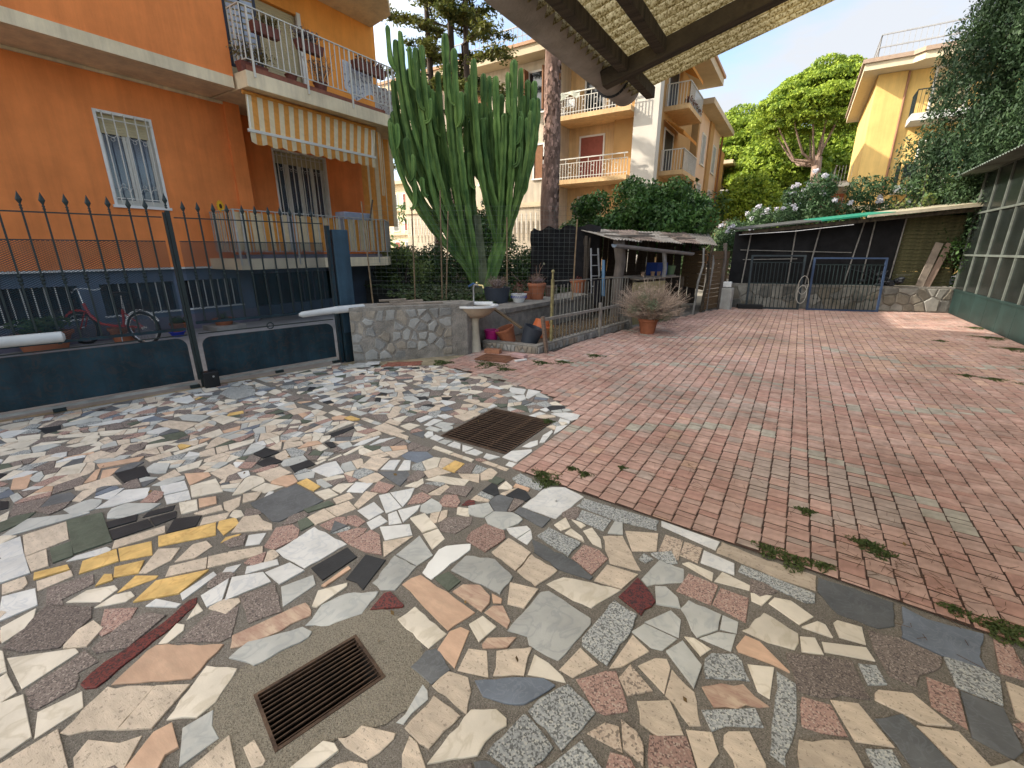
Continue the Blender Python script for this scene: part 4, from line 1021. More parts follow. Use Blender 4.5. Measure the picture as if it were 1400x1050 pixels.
m=MB(); m.prism([(-4.38,6.60),(-4.33,6.62),(-4.20,9.2),(-4.15,10.4),(-4.24,10.4),(-4.29,9.2),(-4.40,6.66)],.52,.60); m.build('ledge',wmort,bw)
lk=rwall('kerb_wall','ankle high mortared kerb boxing in the narrow planting bed under the railing',[(-4.34,5.92),(-3.33,6.02),(-3.22,7.02),(-2.9,9.5),(-3.02,9.5),(-3.34,7.02),(-3.43,6.14),(-4.34,6.04)],-.02,.15,wmort)
wallface(lk,(-3.315,6.02),(-3.205,7.02),.01,.13,(1,-.1),8,.1,.008,.008); wallface(lk,(-3.205,7.02),(-2.885,9.48),.01,.13,(1,-.13),9,.12,.008,.008)
wallface(lk,(-4.3,5.915),(-3.35,6.01),.01,.13,(.1,-1),10,.09,.008,.008)
g=MB(); g.prism([(-4.34,6.04),(-3.43,6.14),(-3.34,7.02),(-3.02,9.5),(-4.2,9.6),(-4.40,6.6),(-4.44,6.02)],0,.075); structure(g.build('bed_soil',soil))
g=MB(); g.prism([(-5.6,4.55),(-4.97,5.5),(-4.90,6.4),(-4.7,10.2),(-3.9,14.4),(-14,24),(-20,14),(-11.4,10.7),(-8,10.3),(-8,9)],-.02,.585); structure(g.build('garden_soil',soil))
# planks on the wall
oldw=M('old_grey_board',(.23,.19,.15),.9,.3,5,.5,60,stretch=(1,10,1),rnd=.2)
for i,(c,L,a,z,w) in enumerate([((-5.02,4.75),.62,52,.835,.09),((-4.98,4.86),.50,55,.862,.08),((-4.80,4.93),.75,49,.83,.07),((-5.12,4.72),.40,50,.885,.07)]):
    m=MB(); m.box(-L/2,L/2,-w/2,w/2,-.012,.012); o=m.build('board',oldw,bevel=.002); o.location=(*c,z); o.rotation_euler=(R(1.5),R(-1),R(a))
    tag(o,['lowest grey board of the small pile on top of the stone wall','middle weathered board of the pile on top of the stone wall','long loose board lying behind the pile on the stone wall','topmost short board of the pile on the stone wall'][i],'board','boards lying on the stone wall')
# ------------------------------------------------------------ washbasin
cer=M('white_ceramic',(.66,.67,.66),.25,.05,4,.0,40,spec=.5,dirt=.2); cery=M('stained_ceramic',(.52,.47,.36),.4,.12,5,.05,40,dirt=.3)
t=thing('washbasin','old white pedestal washbasin standing at the end of the stone wall','washbasin',(-4.30,5.66,0),R(32))
m=MB(); m.lathe([(.02,.56),(.12,.57),(.22,.62),(.29,.70),(.315,.74)],(0,0,0),28,1.15,.82); m.build('basin_underside',M('beige_ceramic',(.42,.33,.24),.45,.15,5,.05,40,dirt=.3),t,smooth=True)
m=MB(); m.lathe([(.30,.735),(.335,.742),(.34,.765),(.335,.775),(.285,.775),(.25,.74),(.18,.68),(.03,.65)],(0,0,0),28,1.18,.84); m.build('basin_bowl',cer,t,smooth=True)
m=MB(); m.box(-.30,.30,.10,.27,.742,.80); m.build('tap_ledge',cer,t,bevel=.02)
m=MB(); m.lathe([(.11,0),(.10,.05),(.075,.3),(.07,.5),(.10,.6)],(0,.02,0),18,1,.9); m.build('pedestal',cery,t,smooth=True)
brs=M('brass_tap',(.5,.42,.2),.35,.1,metal=.8); m=MB(); m.tube([(-.02,.22,.80),(-.02,.22,1.02),(.0,.2,1.07),(.06,.16,1.07)],.013,8); m.build('standpipe',M('steel_pipe',(.4,.41,.42),.4,metal=.7),t,smooth=True)
m=MB(); m.tube([(.02,.2,1.07),(.14,.14,1.06),(.15,.13,1.02)],.016,8); m.ball((.04,.19,1.10),.022); m.build('tap',brs,t,smooth=True)
m=MB(); m.tube([(-.1,.22,1.04),(-.02,.22,1.09),(.07,.22,1.04)],.014,6); m.build('tap_handle',M('blue_plastic',(.03,.08,.2),.4),t)
# ------------------------------------------------------------ pots
terra=M('terracotta',(.36,.13,.065),.85,.2,6,.25,70,dirt=.3,rnd=.1); plg=M('dark_grey_plastic',(.035,.042,.055),.5,.15,5,.05,40); 
deadt=leafmat('dead_twig',(.10,.065,.055),(.26,.18,.15),.05); redl=leafmat('red_succulent',(.10,.02,.02),(.25,.07,.05),.2); succ=leafmat('succulent',(.05,.08,.03),(.20,.22,.10),.15)
def pot(name,label,loc,r,h,mat,rot=(0,0,0),rim=True,cat='flower pot',group=None,soilz=True,taper=.72):
    t=thing(name,label,cat,loc,0,group); t.rotation_euler=rot
    pr=[(r*taper,0),(r*taper+(r-r*taper)*.8,h*.8)]
    if rim: pr+=[(r*.97,h*.8),(r*1.04,h*.82),(r*1.06,h*.97),(r*1.02,h),(r*.94,h),(r*.9,h*.88)]
    else: pr+=[(r,h),(r*.95,h),(r*.9,h*.88)]
    if not soilz: pr+=[(r*taper*.9,.02)]
    m=MB(); m.lathe(pr,(0,0,0),24); m.build('pot_body',mat,t,smooth=True)
    if soilz: m=MB(); m.lathe([(r*.92,h*.86),(r*.5,h*.9),(0.001,h*.91)],(0,0,0),16); m.build('potting_soil',soil,t)
    return t
def twigs(parent,n,r,h,z0,mat,rad=.0022,spread=1.,name='dead_stems',sub=3):
    m=MB()
    for _ in range(n):
        a=random.uniform(0,6.28); q=r*.35*random.random(); p=Vector((q*math.cos(a),q*math.sin(a),z0)); d=Vector((math.cos(a)*spread*random.uniform(.1,1),math.sin(a)*spread*random.uniform(.1,1),1)).normalized()
        L=h*random.uniform(.6,1); p1=p+d*L*.5+Vector((random.gauss(0,.02),random.gauss(0,.02),0)); p2=p1+(d+Vector((random.gauss(0,.3),random.gauss(0,.3),0))).normalized()*L*.5
        m.tube([p,p1,p2],[rad*1.5,rad,rad*.5],4,cap=False)
        for k in range(sub):
            b=p1+(p2-p1)*random.random(); e=b+Vector((random.gauss(0,1),random.gauss(0,1),random.uniform(.2,1))).normalized()*L*.25; m.tube([b,e],[rad*.7,rad*.4],3,cap=False)
    return m.build(name,mat,parent)
def tuft(parent,c,r,n,size,mat,name='leaves',sq=.7,asp=2.2):
    P,d=shell([c],[r],n,sq,.2); return leaves(name,P,size,mat,parent,asp,nrm=d)
tw=M('twig_bark',(.20,.13,.095),.9,.3,20,.2,isl=.3)
ZT=.60
t=pot('flower_pot','wide dark grey plastic pot with a dry greyish bush, just right of the washbasin',(-5.05,7.42,ZT),.27,.30,plg,rim=False,taper=.8); twigs(t,60,.27,.3,.25,tw,.003,.9); tuft(t,(0,0,.38),.24,700,.016,leafmat('dry_grey',(.12,.09,.08),(.33,.27,.24),.1),'dry_foliage',.55,3)
t=pot('bowl','white bowl with a blue painted pattern holding leggy red stems',(-4.68,7.66,ZT),.165,.17,cer,rim=False,cat='planter',taper=.6); twigs(t,9,.1,.42,.1,tw,.003,.45); tuft(t,(0,0,.30),.16,90,.018,redl,'red_leaves',1.)
m=MB()
for k in range(7):
    a=R(-150+k*28); m.tube([(.157*math.cos(a+s*.07)*1.0,.157*math.sin(a+s*.07),.115+.022*math.sin(s*1.57)) for s in range(-3,4)],.004,5)
m.build('blue_pattern',M('blue_glaze',(.03,.06,.30),.3),t)
t=pot('flower_pot','small plain terracotta pot between the blue patterned bowl and the larger terracotta pot',(-4.79,8.25,ZT),.10,.17,terra); twigs(t,8,.06,.16,.1,tw)
t=pot('flower_pot','large terracotta pot with a dry mauve bush and one tall bare stem',(-4.66,8.36,ZT),.19,.34,terra); twigs(t,50,.19,.26,.3,tw,.003,.8); tuft(t,(0,0,.40),.17,450,.014,leafmat('dry_mauve',(.13,.08,.08),(.32,.22,.21),.1),'dry_foliage',.5,3)
m=MB(); m.tube([(0,0,.25),(.02,.0,.45),(.06,.03,.62),(.12,.05,.72)],[.009,.008,.006,.004],5); m.tube([(.02,0,.45),(-.02,.0,.62),(-.03,.02,.70)],[.006,.005,.003],5); m.tube([(.06,.03,.62),(.04,.03,.70),(.08,.02,.76)],[.005,.004,.002],5); m.build('bare_stem',tw,t); tuft(t,(.13,.05,.74),.04,14,.02,leafmat('pale_leaf',(.2,.2,.12),(.4,.4,.28)),'leaf_tip')
t=pot('flower_pot','squat brown plastic pot behind the first upright of the rear railing',(-4.70,9.05,ZT),.13,.24,M('brown_plastic',(.12,.075,.06),.5,.2))
t=pot('flower_pot','terracotta pot with reddish succulents against the black shade cloth',(-4.56,10.3,ZT),.21,.32,terra); tuft(t,(0,0,.3),.15,160,.025,redl,'red_leaves',.7)
twigs(t,10,.1,.2,.2,tw)
t=pot('bucket','magenta plastic bucket on the edge of the planting bed beside the washbasin foot',(-4.30,6.14,.10),.12,.20,M('magenta_plastic',(.42,.012,.16),.35,.08,4,.02,40,spec=.5),rim=True,cat='bucket',soilz=False,taper=.8)
m=MB(); m.tube([(.11*math.cos(R(a)),.11*math.sin(R(a))*.3-.06,.18+.02*math.cos(R(a*2))) for a in range(0,181,20)],.004,5); m.build('handle',dk,t)
pot('flower_pot','tilted terracotta pot with a moulded rim leaning in the planting bed beside the magenta bucket',(-4.02,6.28,.09),.16,.27,terra,(R(16),R(-14),0),soilz=False)
pot('flower_pot','dark grey plastic tub tipped over against the first post of the low railing',(-3.66,6.30,.10),.17,.30,plg,(R(-8),R(18),0),rim=False,soilz=False,taper=.8)
t=pot('flower_pot','orange plastic pot upside down on the bed behind the grey tub',(-3.80,7.05,.40),.17,.20,M('orange_plastic',(.50,.13,.045),.5,.1,5,.05),(R(170),R(8),0),soilz=False,group=None)
pot('flower_pot','orange plastic pot carrying the upside down pot behind the grey tub',(-3.80,7.07,.08),.18,.22,M('orange_plastic',(.5,.13,.045)),(0,R(4),0),soilz=False)
m=MB(); m.box(-.36,.36,-.045,.045,-.012,.012); o=m.build('plank',M('brown_plank',(.13,.085,.045),.8,.3,5,.3,50,stretch=(1,8,1)),bevel=.002); o.location=(-4.02,6.12,.56); o.rotation_euler=(0,R(32),R(15)); tag(o,'brown plank sloping from the washbasin down to the grey tub','plank')
# rusty plate and bricks by the basin
o=MB().box(-.27,.27,-.2,.2,.012,.022).build('metal_plate',M('rust_plate',(.17,.075,.04),.85,.3,10,.4,120)); o.location=(-3.72,5.42,.005); o.rotation_euler=(0,0,R(8)); tag(o,'rusty chequered metal plate lying on the bricks in front of the washbasin','metal plate')
pl=o; m=MB()
for i in range(17):
    for j in range(12): m.box(-.255+i*.031,-.243+i*.031,-.188+j*.033,-.176+j*.033,.022,.026)
q=m.build('raised_studs',M('rust_plate',(0,0,0)),pl); q['kind']='stuff'
hb=M('loose_brick_clay',(.33,.15,.085),.9,.2,12,.3,90); m=MB(); m.box(-.13,.13,-.06,.06,0,.07)
o=m.build('brick',hb,bevel=.006); o.location=(-3.98,5.72,.01); o.rotation_euler=(0,0,R(12)); tag(o,'orange clay brick at the foot of the washbasin pedestal','brick')
o=MB().box(-.12,.12,-.055,.055,0,.055).build('brick',M('pink_brick',(.42,.27,.25),.9,.15,12,.3,90),bevel=.006); o.location=(-3.42,5.62,.03); o.rotation_euler=(R(3),0,R(-4)); tag(o,'pinkish brick lying on the far corner of the rusty metal plate','brick')
o=MB().box(-.1,.1,-.025,.025,0,.02).build('stone_strip',SM['X'],bevel=.003); o.location=(-3.32,5.5,.014); o.rotation_euler=(0,0,R(65)); tag(o,'narrow white stone strip beside the rusty metal plate','stone')
# loose slabs by gate post
for i,(P,mt,lb) in enumerate([([(-.2,-.1),(.12,-.12),(.2,.05),(-.05,.13)],SM['G'],'grey stone slab lying loose at the foot of the blue gate post'),([(-.1,-.07),(.1,-.05),(.12,.07),(-.05,.09)],SM['W'],'white marble scrap lying on the grey slab by the blue gate post')]):
    m=MB(); m.prism(P,0,.018); o=m.build('loose_slab',mt,bevel=.002); o.location=((-5.12,4.02,.012),(-5.0,4.12,.032))[i]; o.rotation_euler=(0,0,R(50)); tag(o,lb,'stone slab')
o=MB(); o.prism(ragged([(-.28,-.12),(.25,-.15),(.3,.1),(-.2,.14)],.05,.02),0,.006); o=o.build('broken_brick_patch',M('brick_rubble',(.26,.10,.065),.95,.4,20,.8,60)); o.location=(-4.72,4.42,.006); o.rotation_euler=(0,0,R(48)); tag(o,'reddish patch of crushed brick at the foot of the stone wall','rubble')
# ------------------------------------------------------------ railings
grv=M('weathered_rail',(.20,.195,.17),.7,.3,8,.3,50,dirt=.3); oldp=M('grey_pipe',(.24,.22,.19),.7,.3,6,.2,50)
ra=Vector((-3.33,6.5,0)); rb=Vector((-2.96,9.4,0)); ru=(rb-ra).normalized(); ran=math.atan2(ru.y,ru.x); RL=(rb-ra).length
t=thing('railing','tall rusty railing with thin uprights rising from the planting bed kerb','railing',tuple(ra),ran)
m=MB(); m.bar((0,0,1.13),(RL,0,1.07),.03,.012); m.build('top_rail',grv,t)
m=MB(); m.bar((0,0,.14),(RL,0,.14),.03,.012); m.build('bottom_rail',grv,t)
m=MB(); m.box(-.02,.02,-.02,.02,.1,1.16); m.ball((0,0,1.28),.03); m.box(-.012,.012,-.012,.012,1.16,1.26); m.build('end_post',M('lichen_post',(.22,.19,.09),.9,.4,15,.5),t)
b=MB(); b.box(-.006,.006,-.006,.006,.146,1.07); me=b.mesh('upright',grv)
for i in range(1,int(RL/.115)): put(me,'upright',(i*.115,0,random.uniform(-.01,.0)),(0,random.gauss(0,.01),0),t)
ra=Vector((-3.30,6.15,0)); rb=Vector((-2.90,9.45,0)); ru=(rb-ra).normalized(); ran=math.atan2(ru.y,ru.x); RL=(rb-ra).length
t=thing('railing','knee high pipe railing on leaning posts along the edge of the brick paving','railing',tuple(ra),ran)
m=MB(); m.bar((0,0,.55),(RL,0,.53),.04,.045); m.build('top_rail',oldp,t)
m=MB(); m.bar((.03,-.06,0),(-.02,.0,.60),.05,.05); m.build('post',M('old_post_wood',(.17,.12,.09),.9,.3,8,.4,60,stretch=(1,1,8)),t)
m=MB(); m.bar((1.86,-.03,0),(1.86,.0,.66),.045,.045); m.build('post',oldp,t); m=MB(); m.bar((RL-.1,-.03,0),(RL-.1,.0,.6),.045,.045); m.build('post',oldp,t)
# black cloth rag hanging over railing
clo=M('black_cloth',(.014,.013,.015),.95,.3,8,.3,30)
m=MB(); NX,NZ=8,8
for j in range(NZ+1):
    for i in range(NX+1):
        u=i/NX;v=j/NZ; w=.30*(1-.45*v); m.v.append((1.42+w*(u-.5)+.03*v,.02+.025*math.sin(u*9+v*2),1.12-.50*v-.03*math.sin(u*5)))
for j in range(NZ):
    for i in range(NX): a=j*(NX+1)+i; m.f.append((a,a+1,a+NX+2,a+NX+1)); m.m.append(0)
o=m.build('black_rag',clo,smooth=True); o.location=(-3.31,6.6,0); o.rotation_euler=(0,0,ran); s=o.modifiers.new('s','SOLIDIFY'); s.thickness=.004; tag(o,'black rag draped over the top of the tall rusty railing','cloth')
# dry grass in bed
sp=[(-3.62+.05*k+random.gauss(0,.06),6.9+.27*k,.13) for k in range(9)]
gr=leafmat('straw',(.16,.10,.04),(.34,.24,.11),.2)
P=np.concatenate([np.stack([rng.normal(x,.09,150),rng.normal(y,.12,150),.08+rng.random(150)*.2],1) for x,y,r in sp]); o=leaves('dry_grass',P,.03,gr,None,9); tag(o,'straw coloured dry grass filling the planting bed behind the railing','grass',kind='stuff')
# ------------------------------------------------------------ lavender in pot
t=pot('potted_bush','sprawling half dry lavender bush in a terracotta pot on the brick paving','' and 0 or (-2.38,8.86,.01),.19,.30,terra,cat='potted plant')
cm=[];
for k in range(26):
    a=random.uniform(0,6.28); q=random.uniform(.05,.42); cm.append((q*math.cos(a)*1.05,q*math.sin(a)*.9,.52+random.uniform(-.16,.30)-q*.3))
m=MB()
for k in range(900):
    a=random.uniform(0,6.28); sp_=random.random()**.6; d=Vector((math.cos(a)*sp_*1.15,math.sin(a)*sp_*.95,random.uniform(.15,1))).normalized(); L=random.uniform(.40,.85)*(1.05 if d.z>.5 else .85)
    p=Vector((random.gauss(0,.05),random.gauss(0,.05),.27)); p1=p+d*L*.5; p2=p1+(d+Vector((random.gauss(0,.25),random.gauss(0,.25),random.gauss(0,.1)-.1))).normalized()*L*.5; m.tube([p,p1,p2],[.005,.0035,.002],3,cap=False)
    for _ in range(3):
        b=p1+(p2-p1)*random.random(); e=b+Vector((random.gauss(0,1),random.gauss(0,1),random.uniform(0,1))).normalized()*.09; m.tube([b,e],[.0026,.0016],3,cap=False)
m.build('stems',M('lavender_stem',(.33,.25,.19),.9,.3,30,.1,isl=.3),t)
P,d=shell(cm,[.15]*len(cm),12000,.8,.3); leaves('foliage',P,.017,leafmat('lavender_leaf',(.11,.15,.08),(.30,.34,.22),.15),t,4)
P,d=shell([(x+.12,y,z-.05) for x,y,z in cm[:14]],[.18]*14,3200,.8,.5); leaves('dry_tips',P,.016,deadt,t,4)
# ------------------------------------------------------------ shed
plankd=M('dark_shed_wood',(.05,.038,.028),.9,.35,5,.5,50,stretch=(1,1,6),isl=.25); bark=M('grey_bark',(.12,.10,.085),.95,.35,9,1,35,stretch=(1,1,.3)); zinc=M('zinc_sheet',(.30,.29,.27),.6,.3,4,.2,40,metal=.3,dirt=.4)
t=thing('shed','open lean-to shed patched together from boards under a corrugated roof','shed',(0,0,0))
A=(-3.25,9.15,1.80);B=(-1.93,13.2,1.74);Cc=(-2.5,15.0,2.08);D=(-5.1,11.2,2.14)
def roofsheet(A,B,C_,D_,n,amp,waves,name,mat,parent,zoff=0,jit=.02):
    A,B,C_,D_=map(Vector,(A,B,C_,D_)); nu=waves*6; m=MB()
    for th in (0,.008):
        for j in range(5):
            for i in range(nu+1):
                u=i/nu;v=j/4; p=(A*(1-u)+B*u)*(1-v)+(D_*(1-u)+C_*u)*v; m.v.append((p.x,p.y,p.z+amp*math.sin(u*waves*6.283)+th+zoff+.01*math.sin(u*5+v*3)))
    n1=(nu+1)*5
    for th in (0,1):
        for j in range(4):
            for i in range(nu): a=th*n1+j*(nu+1)+i; q=(a,a+1,a+nu+2,a+nu+1); m.f.append(q if th else q[::-1]); m.m.append(0)
    for i in range(nu): m.f.append((i,i+1,i+1+n1,i+n1)); m.m.append(0)
    for j in range(4):
        for i in (0,nu): a=j*(nu+1)+i; m.f.append((a,a+nu+1,a+nu+1+n1,a+n1)); m.m.append(0)
    return m.build(name,mat,parent,smooth=True)
zmats=[M('sheet_pale',(.34,.30,.26),.8,.3,5,.3,50,dirt=.4),M('sheet_rusty',(.25,.19,.155),.9,.4,6,.4,50,dirt=.4),zinc]
def lerp(a,b,u): return tuple(a[i]*(1-u)+b[i]*u for i in range(3))
for k in range(5):
    u0,u1=k/5-.01,(k+1)/5+.01; roofsheet(lerp(A,B,u0),lerp(A,B,u1),lerp(D,Cc,u1),lerp(D,Cc,u0),1,.012,9,'corrugated_sheet',zmats[[0,1,0,1,0][k]],t,zoff=.012*(k%2)+random.uniform(0,.01))
for k in range(7):
    u=random.random(); p=lerp(lerp(A,B,u),lerp(D,Cc,u),random.uniform(.1,.7)); m=MB(); L=random.uniform(.5,1.2); m.box(-L/2,L/2,-.04,.04,0,.03); o=m.build('roof_batten',oldw,t); o.location=(p[0],p[1],p[2]+.05); o.rotation_euler=(0,R(random.uniform(-3,3)),R(72+random.uniform(-14,14)))
m=MB(); m.tube([(-3.32,9.0,1.74),(-2.55,11.1,1.60)],.0,6) if 0 else None
gut=MB(); g0=Vector((-3.22,8.95,1.73)); g1=Vector((-2.28,11.9,1.555)); gd=(g1-g0).normalized(); gs=gd.cross(Vector((0,0,1))).normalized()
for p in (g0,g1):
    for r in (.075,.066):
        for j in range(9): a=math.pi*j/8; gut.v.append(tuple(p+gs*math.cos(a)*r-Vector((0,0,1))*math.sin(a)*r))
for j in range(8): gut.f+=[(j,j+1,18+j+1,18+j),(9+j+1,9+j,27+j,27+j+1),(j,9+j,9+j+1,j+1),(18+j,18+j+1,27+j+1,27+j)]; gut.m+=[0]*4
gut.build('gutter',M('galvanised_gutter',(.26,.28,.29),.45,.2,5,.1,40,metal=.5),t,smooth=True)
def post(p,z,r,mat,n=8,lean=(0,0)):
    m=MB(); m.tube([(p[0]+random.gauss(0,.01)*k+lean[0]*k/4,p[1]+lean[1]*k/4,z*k/4) for k in range(5)],[r*random.uniform(.85,1.1) for _ in range(5)],n); return m.build('post',mat,t,smooth=True)
post((-3.30,9.55),1.82,.12,bark,10); post((-2.72,11.0),1.62,.05,M('grey_post',(.24,.23,.22),.8,.2,10,.3)); post((-2.05,12.75),1.74,.035,woodd,6,(.06,.2)); post((-1.98,13.15),1.72,.03,zinc,6); post((-2.15,12.2),1.66,.03,zinc,6,(.02,.3)); post((-4.9,11.3),2.1,.06,bark); post((-1.78,13.9),1.8,.05,bark)
def boards(p0,p1,z0,z1,w,name,mat,parent,horiz=False,jit=.02):
    p0=Vector(p0);p1=Vector(p1);L=(p1-p0).length;u=(p1-p0).normalized();a=math.atan2(u.y,u.x)
    n=int((z1-z0)/w) if horiz else int(L/w)
    for i in range(n):
        m=MB()
        if horiz: m.box(0,L,-.008,.008,-(w*.46),w*.46); o=m.build(name,mat,parent); o.location=(p0.x,p0.y,z0+(i+.5)*w); o.rotation_euler=(0,random.gauss(0,jit*.2),a)
        else:
            m.box(-w*.45,w*.45,-.01,.01,z0+random.uniform(0,.03),z1+random.uniform(-.06,.0)); o=m.build(name,mat,parent); q=p0+u*(i+.5)*w; o.location=(q.x,q.y,0); o.rotation_euler=(random.gauss(0,jit),random.gauss(0,jit),a)
boards((-5.0,11.35,0),(-2.6,14.9,0),0,2.05,.17,'back_board',plankd,t)
boards((-5.0,11.3,0),(-4.1,9.9,0),0,1.95,.17,'side_board',plankd,t)
bam=M('bamboo_screen',(.13,.085,.045),.85,.3,14,.4,60,isl=.35,stretch=(1,1,3))
boards((-2.02,12.95,0),(-1.72,14.3,0),.05,1.6,.11,'end_board',bam,t,True)
boards((-2.9,14.0,0),(-2.05,12.7,0),.6,1.6,.10,'inner_board',bam,t,True)
# table with boards inside
tb=thing('work_table','rough work table of loose boards under the shed roof','table',(-3.05,10.9,0),R(72))
for k in range(6): m=MB(); L=random.uniform(1.5,2.5); m.box(-L/2,L/2,-.07,.07,0,.025); o=m.build('table_board',oldw,tb); o.location=(random.uniform(-.2,.3),-.35+k*.15,.98+.012*(k%2)); o.rotation_euler=(0,R(random.uniform(-1,1)),R(random.uniform(-4,4)))
for x in (-1,1):
    for y in (-.35,.35): m=MB(); m.box(x-.03,x+.03,y-.03,y+.03,0,.98); m.build('leg',woodd,tb)
m=MB(); m.box(-1.15,.1,-.44,-.42,.0,.93); m.build('front_screen',M('reed_screen',(.28,.235,.12),.9,.3,20,.5,60,stretch=(8,1,1)),tb)
o=MB().box(-.22,.22,-.15,.15,0,.30).build('storage_box',M('blue_box_plastic',(.015,.04,.17),.4,.1)); o.location=(-2.95,11.35,1.02); o.rotation_euler=(0,0,R(70)); tag(o,'blue plastic box standing on the work table in the shed','box')
o=MB().lathe([(.09,0),(.13,.22),(.12,.22),(.08,.02)],(0,0,0),16).build('green_pot',M('green_plastic',(.10,.16,.08),.5,.1),smooth=True); o.location=(-2.72,11.75,1.02); tag(o,'pale green pot next to the blue box on the work table','pot')
for i,(x,y) in enumerate([(-3.1,10.7),(-2.95,11.0),(-2.85,11.15)]): o=MB().lathe([(.04,0),(.055,.1),(.05,.1),(.035,.02)],(0,0,0),12).build('small_pot',M('tan_clay',(.30,.2,.13),.8,.2),smooth=True); o.location=(x,y,1.02); tag(o,['tan clay pot nearest the front on the work table','middle tan clay pot of three on the work table','tan clay pot beside the blue box on the work table'][i],'pot','small clay pots on the work table')
# ladder and blue tube beside the thick post
t=thing('step_ladder','folded aluminium step ladder leaning by the thick shed post','ladder',(-3.72,9.35,.7),R(60)); al=M('aluminium',(.5,.51,.52),.4,.1,metal=.6)
for x in (-.12,.12): m=MB(); m.bar((x,0,0),(x*.8,.12,.95),.02,.03); m.build('side_rail',al,t)
for k in range(4): m=MB(); z=.15+k*.22; m.box(-.11,.11,.12*z/.95-.02,.12*z/.95+.02,z-.008,z+.008); m.build('rung',al,t)
m=MB(); m.tube([(0,0,0),(-.06,.04,.75)],.035,10); o=m.build('blue_pipe',M('pale_blue_plastic',(.10,.19,.29),.4,.1),smooth=True); o.location=(-3.48,9.2,.66); tag(o,'pale blue plastic pipe standing beside the step ladder','pipe')
# ------------------------------------------------------------ back wall and lean-to
BA=Vector((-1.62,14.5,0)); BB=Vector((3.55,16.08,0)); BU=(BB-BA).normalized(); BN=Vector((BU.y,-BU.x,0)); bang=math.atan2(BU.y,BU.x); BL=(BB-BA).length
def bp_(s,z,d=0): return tuple(BA+BU*s+BN*d+Vector((0,0,z)))
def bxy(s,d=0): q=BA+BU*s+BN*d; return (q.x,q.y)
bwl=rwall('stone_wall','rough stone base wall closing the far end of the yard under black netting',[bxy(0,0),bxy(BL,0),bxy(BL,-.3),bxy(0,-.3)],-.02,.68,M('far_wall_mortar',(.19,.175,.15),.95,.3,6,.8,40))
wallface(bwl,bxy(.02,.0),bxy(BL-.05,.0),.03,.64,tuple(BN)[:2],21,.30,.014,.03,0,[M('far_stone_grey',(.15,.145,.13),.9,.25,7,.5,50,dirt=.3,rnd=.2),M('far_stone_ochre',(.19,.17,.135),.9,.25,7,.5,50,dirt=.3,rnd=.2),M('far_stone_pale',(.27,.26,.23),.9,.2,7,.5,50,dirt=.3)])
net=M('black_netting',(.012,.012,.013),.95,.3,5,.2,30)
lt=thing('lean_to','dark netted lean-to roof with a green sheeted edge closing the far end of the yard','lean-to',(0,0,0))
m=MB(); NS=40
for j in range(9):
    for i in range(NS+1):
        s=BL*.76*i/NS; zt=2.12+.42*(s/BL); z=.66+(zt-.66)*j/8; m.v.append(bp_(s,z,-.35+.04*math.sin(s*4.1+j*.3)+.02*math.sin(s*11)))
for j in range(8):
    for i in range(NS): a=j*(NS+1)+i; m.f.append((a,a+1,a+NS+2,a+NS+1)); m.m.append(0)
m.build('netting',net,lt,smooth=True)
boards(bp_(BL*.72,0,-.42),bp_(BL+.05,0,-.42),.68,2.5,.095,'reed_slat',M('green_reed',(.085,.08,.038),.9,.4,8,.5,60,isl=.4),lt,True,.01)
for s in (.35,1.55,2.0,2.95,3.35,4.0):
    m=MB(); m.tube([bp_(s,.66,-.25),bp_(s+random.uniform(-.05,.3),2.2+.42*s/BL,-.28)],.018,6); m.build('pole',M('thin_pole',(.22,.21,.19),.8,.3,8),lt,smooth=True)
m=MB(); m.bar(bp_(.2,1.62,-.3),bp_(3,1.55,-.3),.02); m.bar(bp_(.3,1.35,-.3),bp_(1.7,1.38,-.3),.02); m.build('shelf_rail',M('thin_pole',(0,0,0)),lt)
# roof : front edge at d=+.35
F0=bp_(0,2.14,.25); F1=bp_(BL+.0,2.70,.25); K0=bp_(0,2.24,-1.2); K1=bp_(BL,2.80,-1.2)
def slabq(a,b,c,d,th,name,mat,parent):
    m=MB(); m.add([a,b,c,d]+[(p[0],p[1],p[2]+th) for p in (a,b,c,d)],[(3,2,1,0),(4,5,6,7),(0,1,5,4),(1,2,6,5),(2,3,7,6),(3,0,4,7)]); return m.build(name,mat,parent)
slabq(F0,lerp(F0,F1,.36),lerp(K0,K1,.36),K0,.03,'roof_sheet',M('dark_sheet',(.06,.06,.055),.9,.3,5,.3),lt)
slabq(lerp(F0,F1,.362),lerp(F0,F1,.66),lerp(K0,K1,.66),lerp(K0,K1,.362),.04,'roof_sheet',M('green_sheet',(.02,.20,.12),.5,.15,4,.1),lt)
slabq(lerp(F0,F1,.662),F1,K1,lerp(K0,K1,.662),.03,'roof_sheet',M('pale_sheet',(.33,.29,.2),.8,.2,4,.2),lt)
m=MB(); m.bar(lerp(F0,F1,.55),(F1[0],F1[1],F1[2]-.03),.05,.06); m.build('edge_batten',M('pale_batten',(.42,.37,.27),.8,.2,5,.3),lt)
m=MB(); m.tube([(F0[0],F0[1]-.02,F0[2]-.12),(*lerp(F0,F1,.25)[:2],2.10),(*lerp(F0,F1,.5)[:2],2.25)],.008,5); m.build('cable',M('white_cable',(.5,.5,.5),.5),lt)
m=MB(); m.bar(bp_(.1,2.08,.1),bp_(BL,2.58,.1),.07,.09); m.build('beam',woodd,lt)
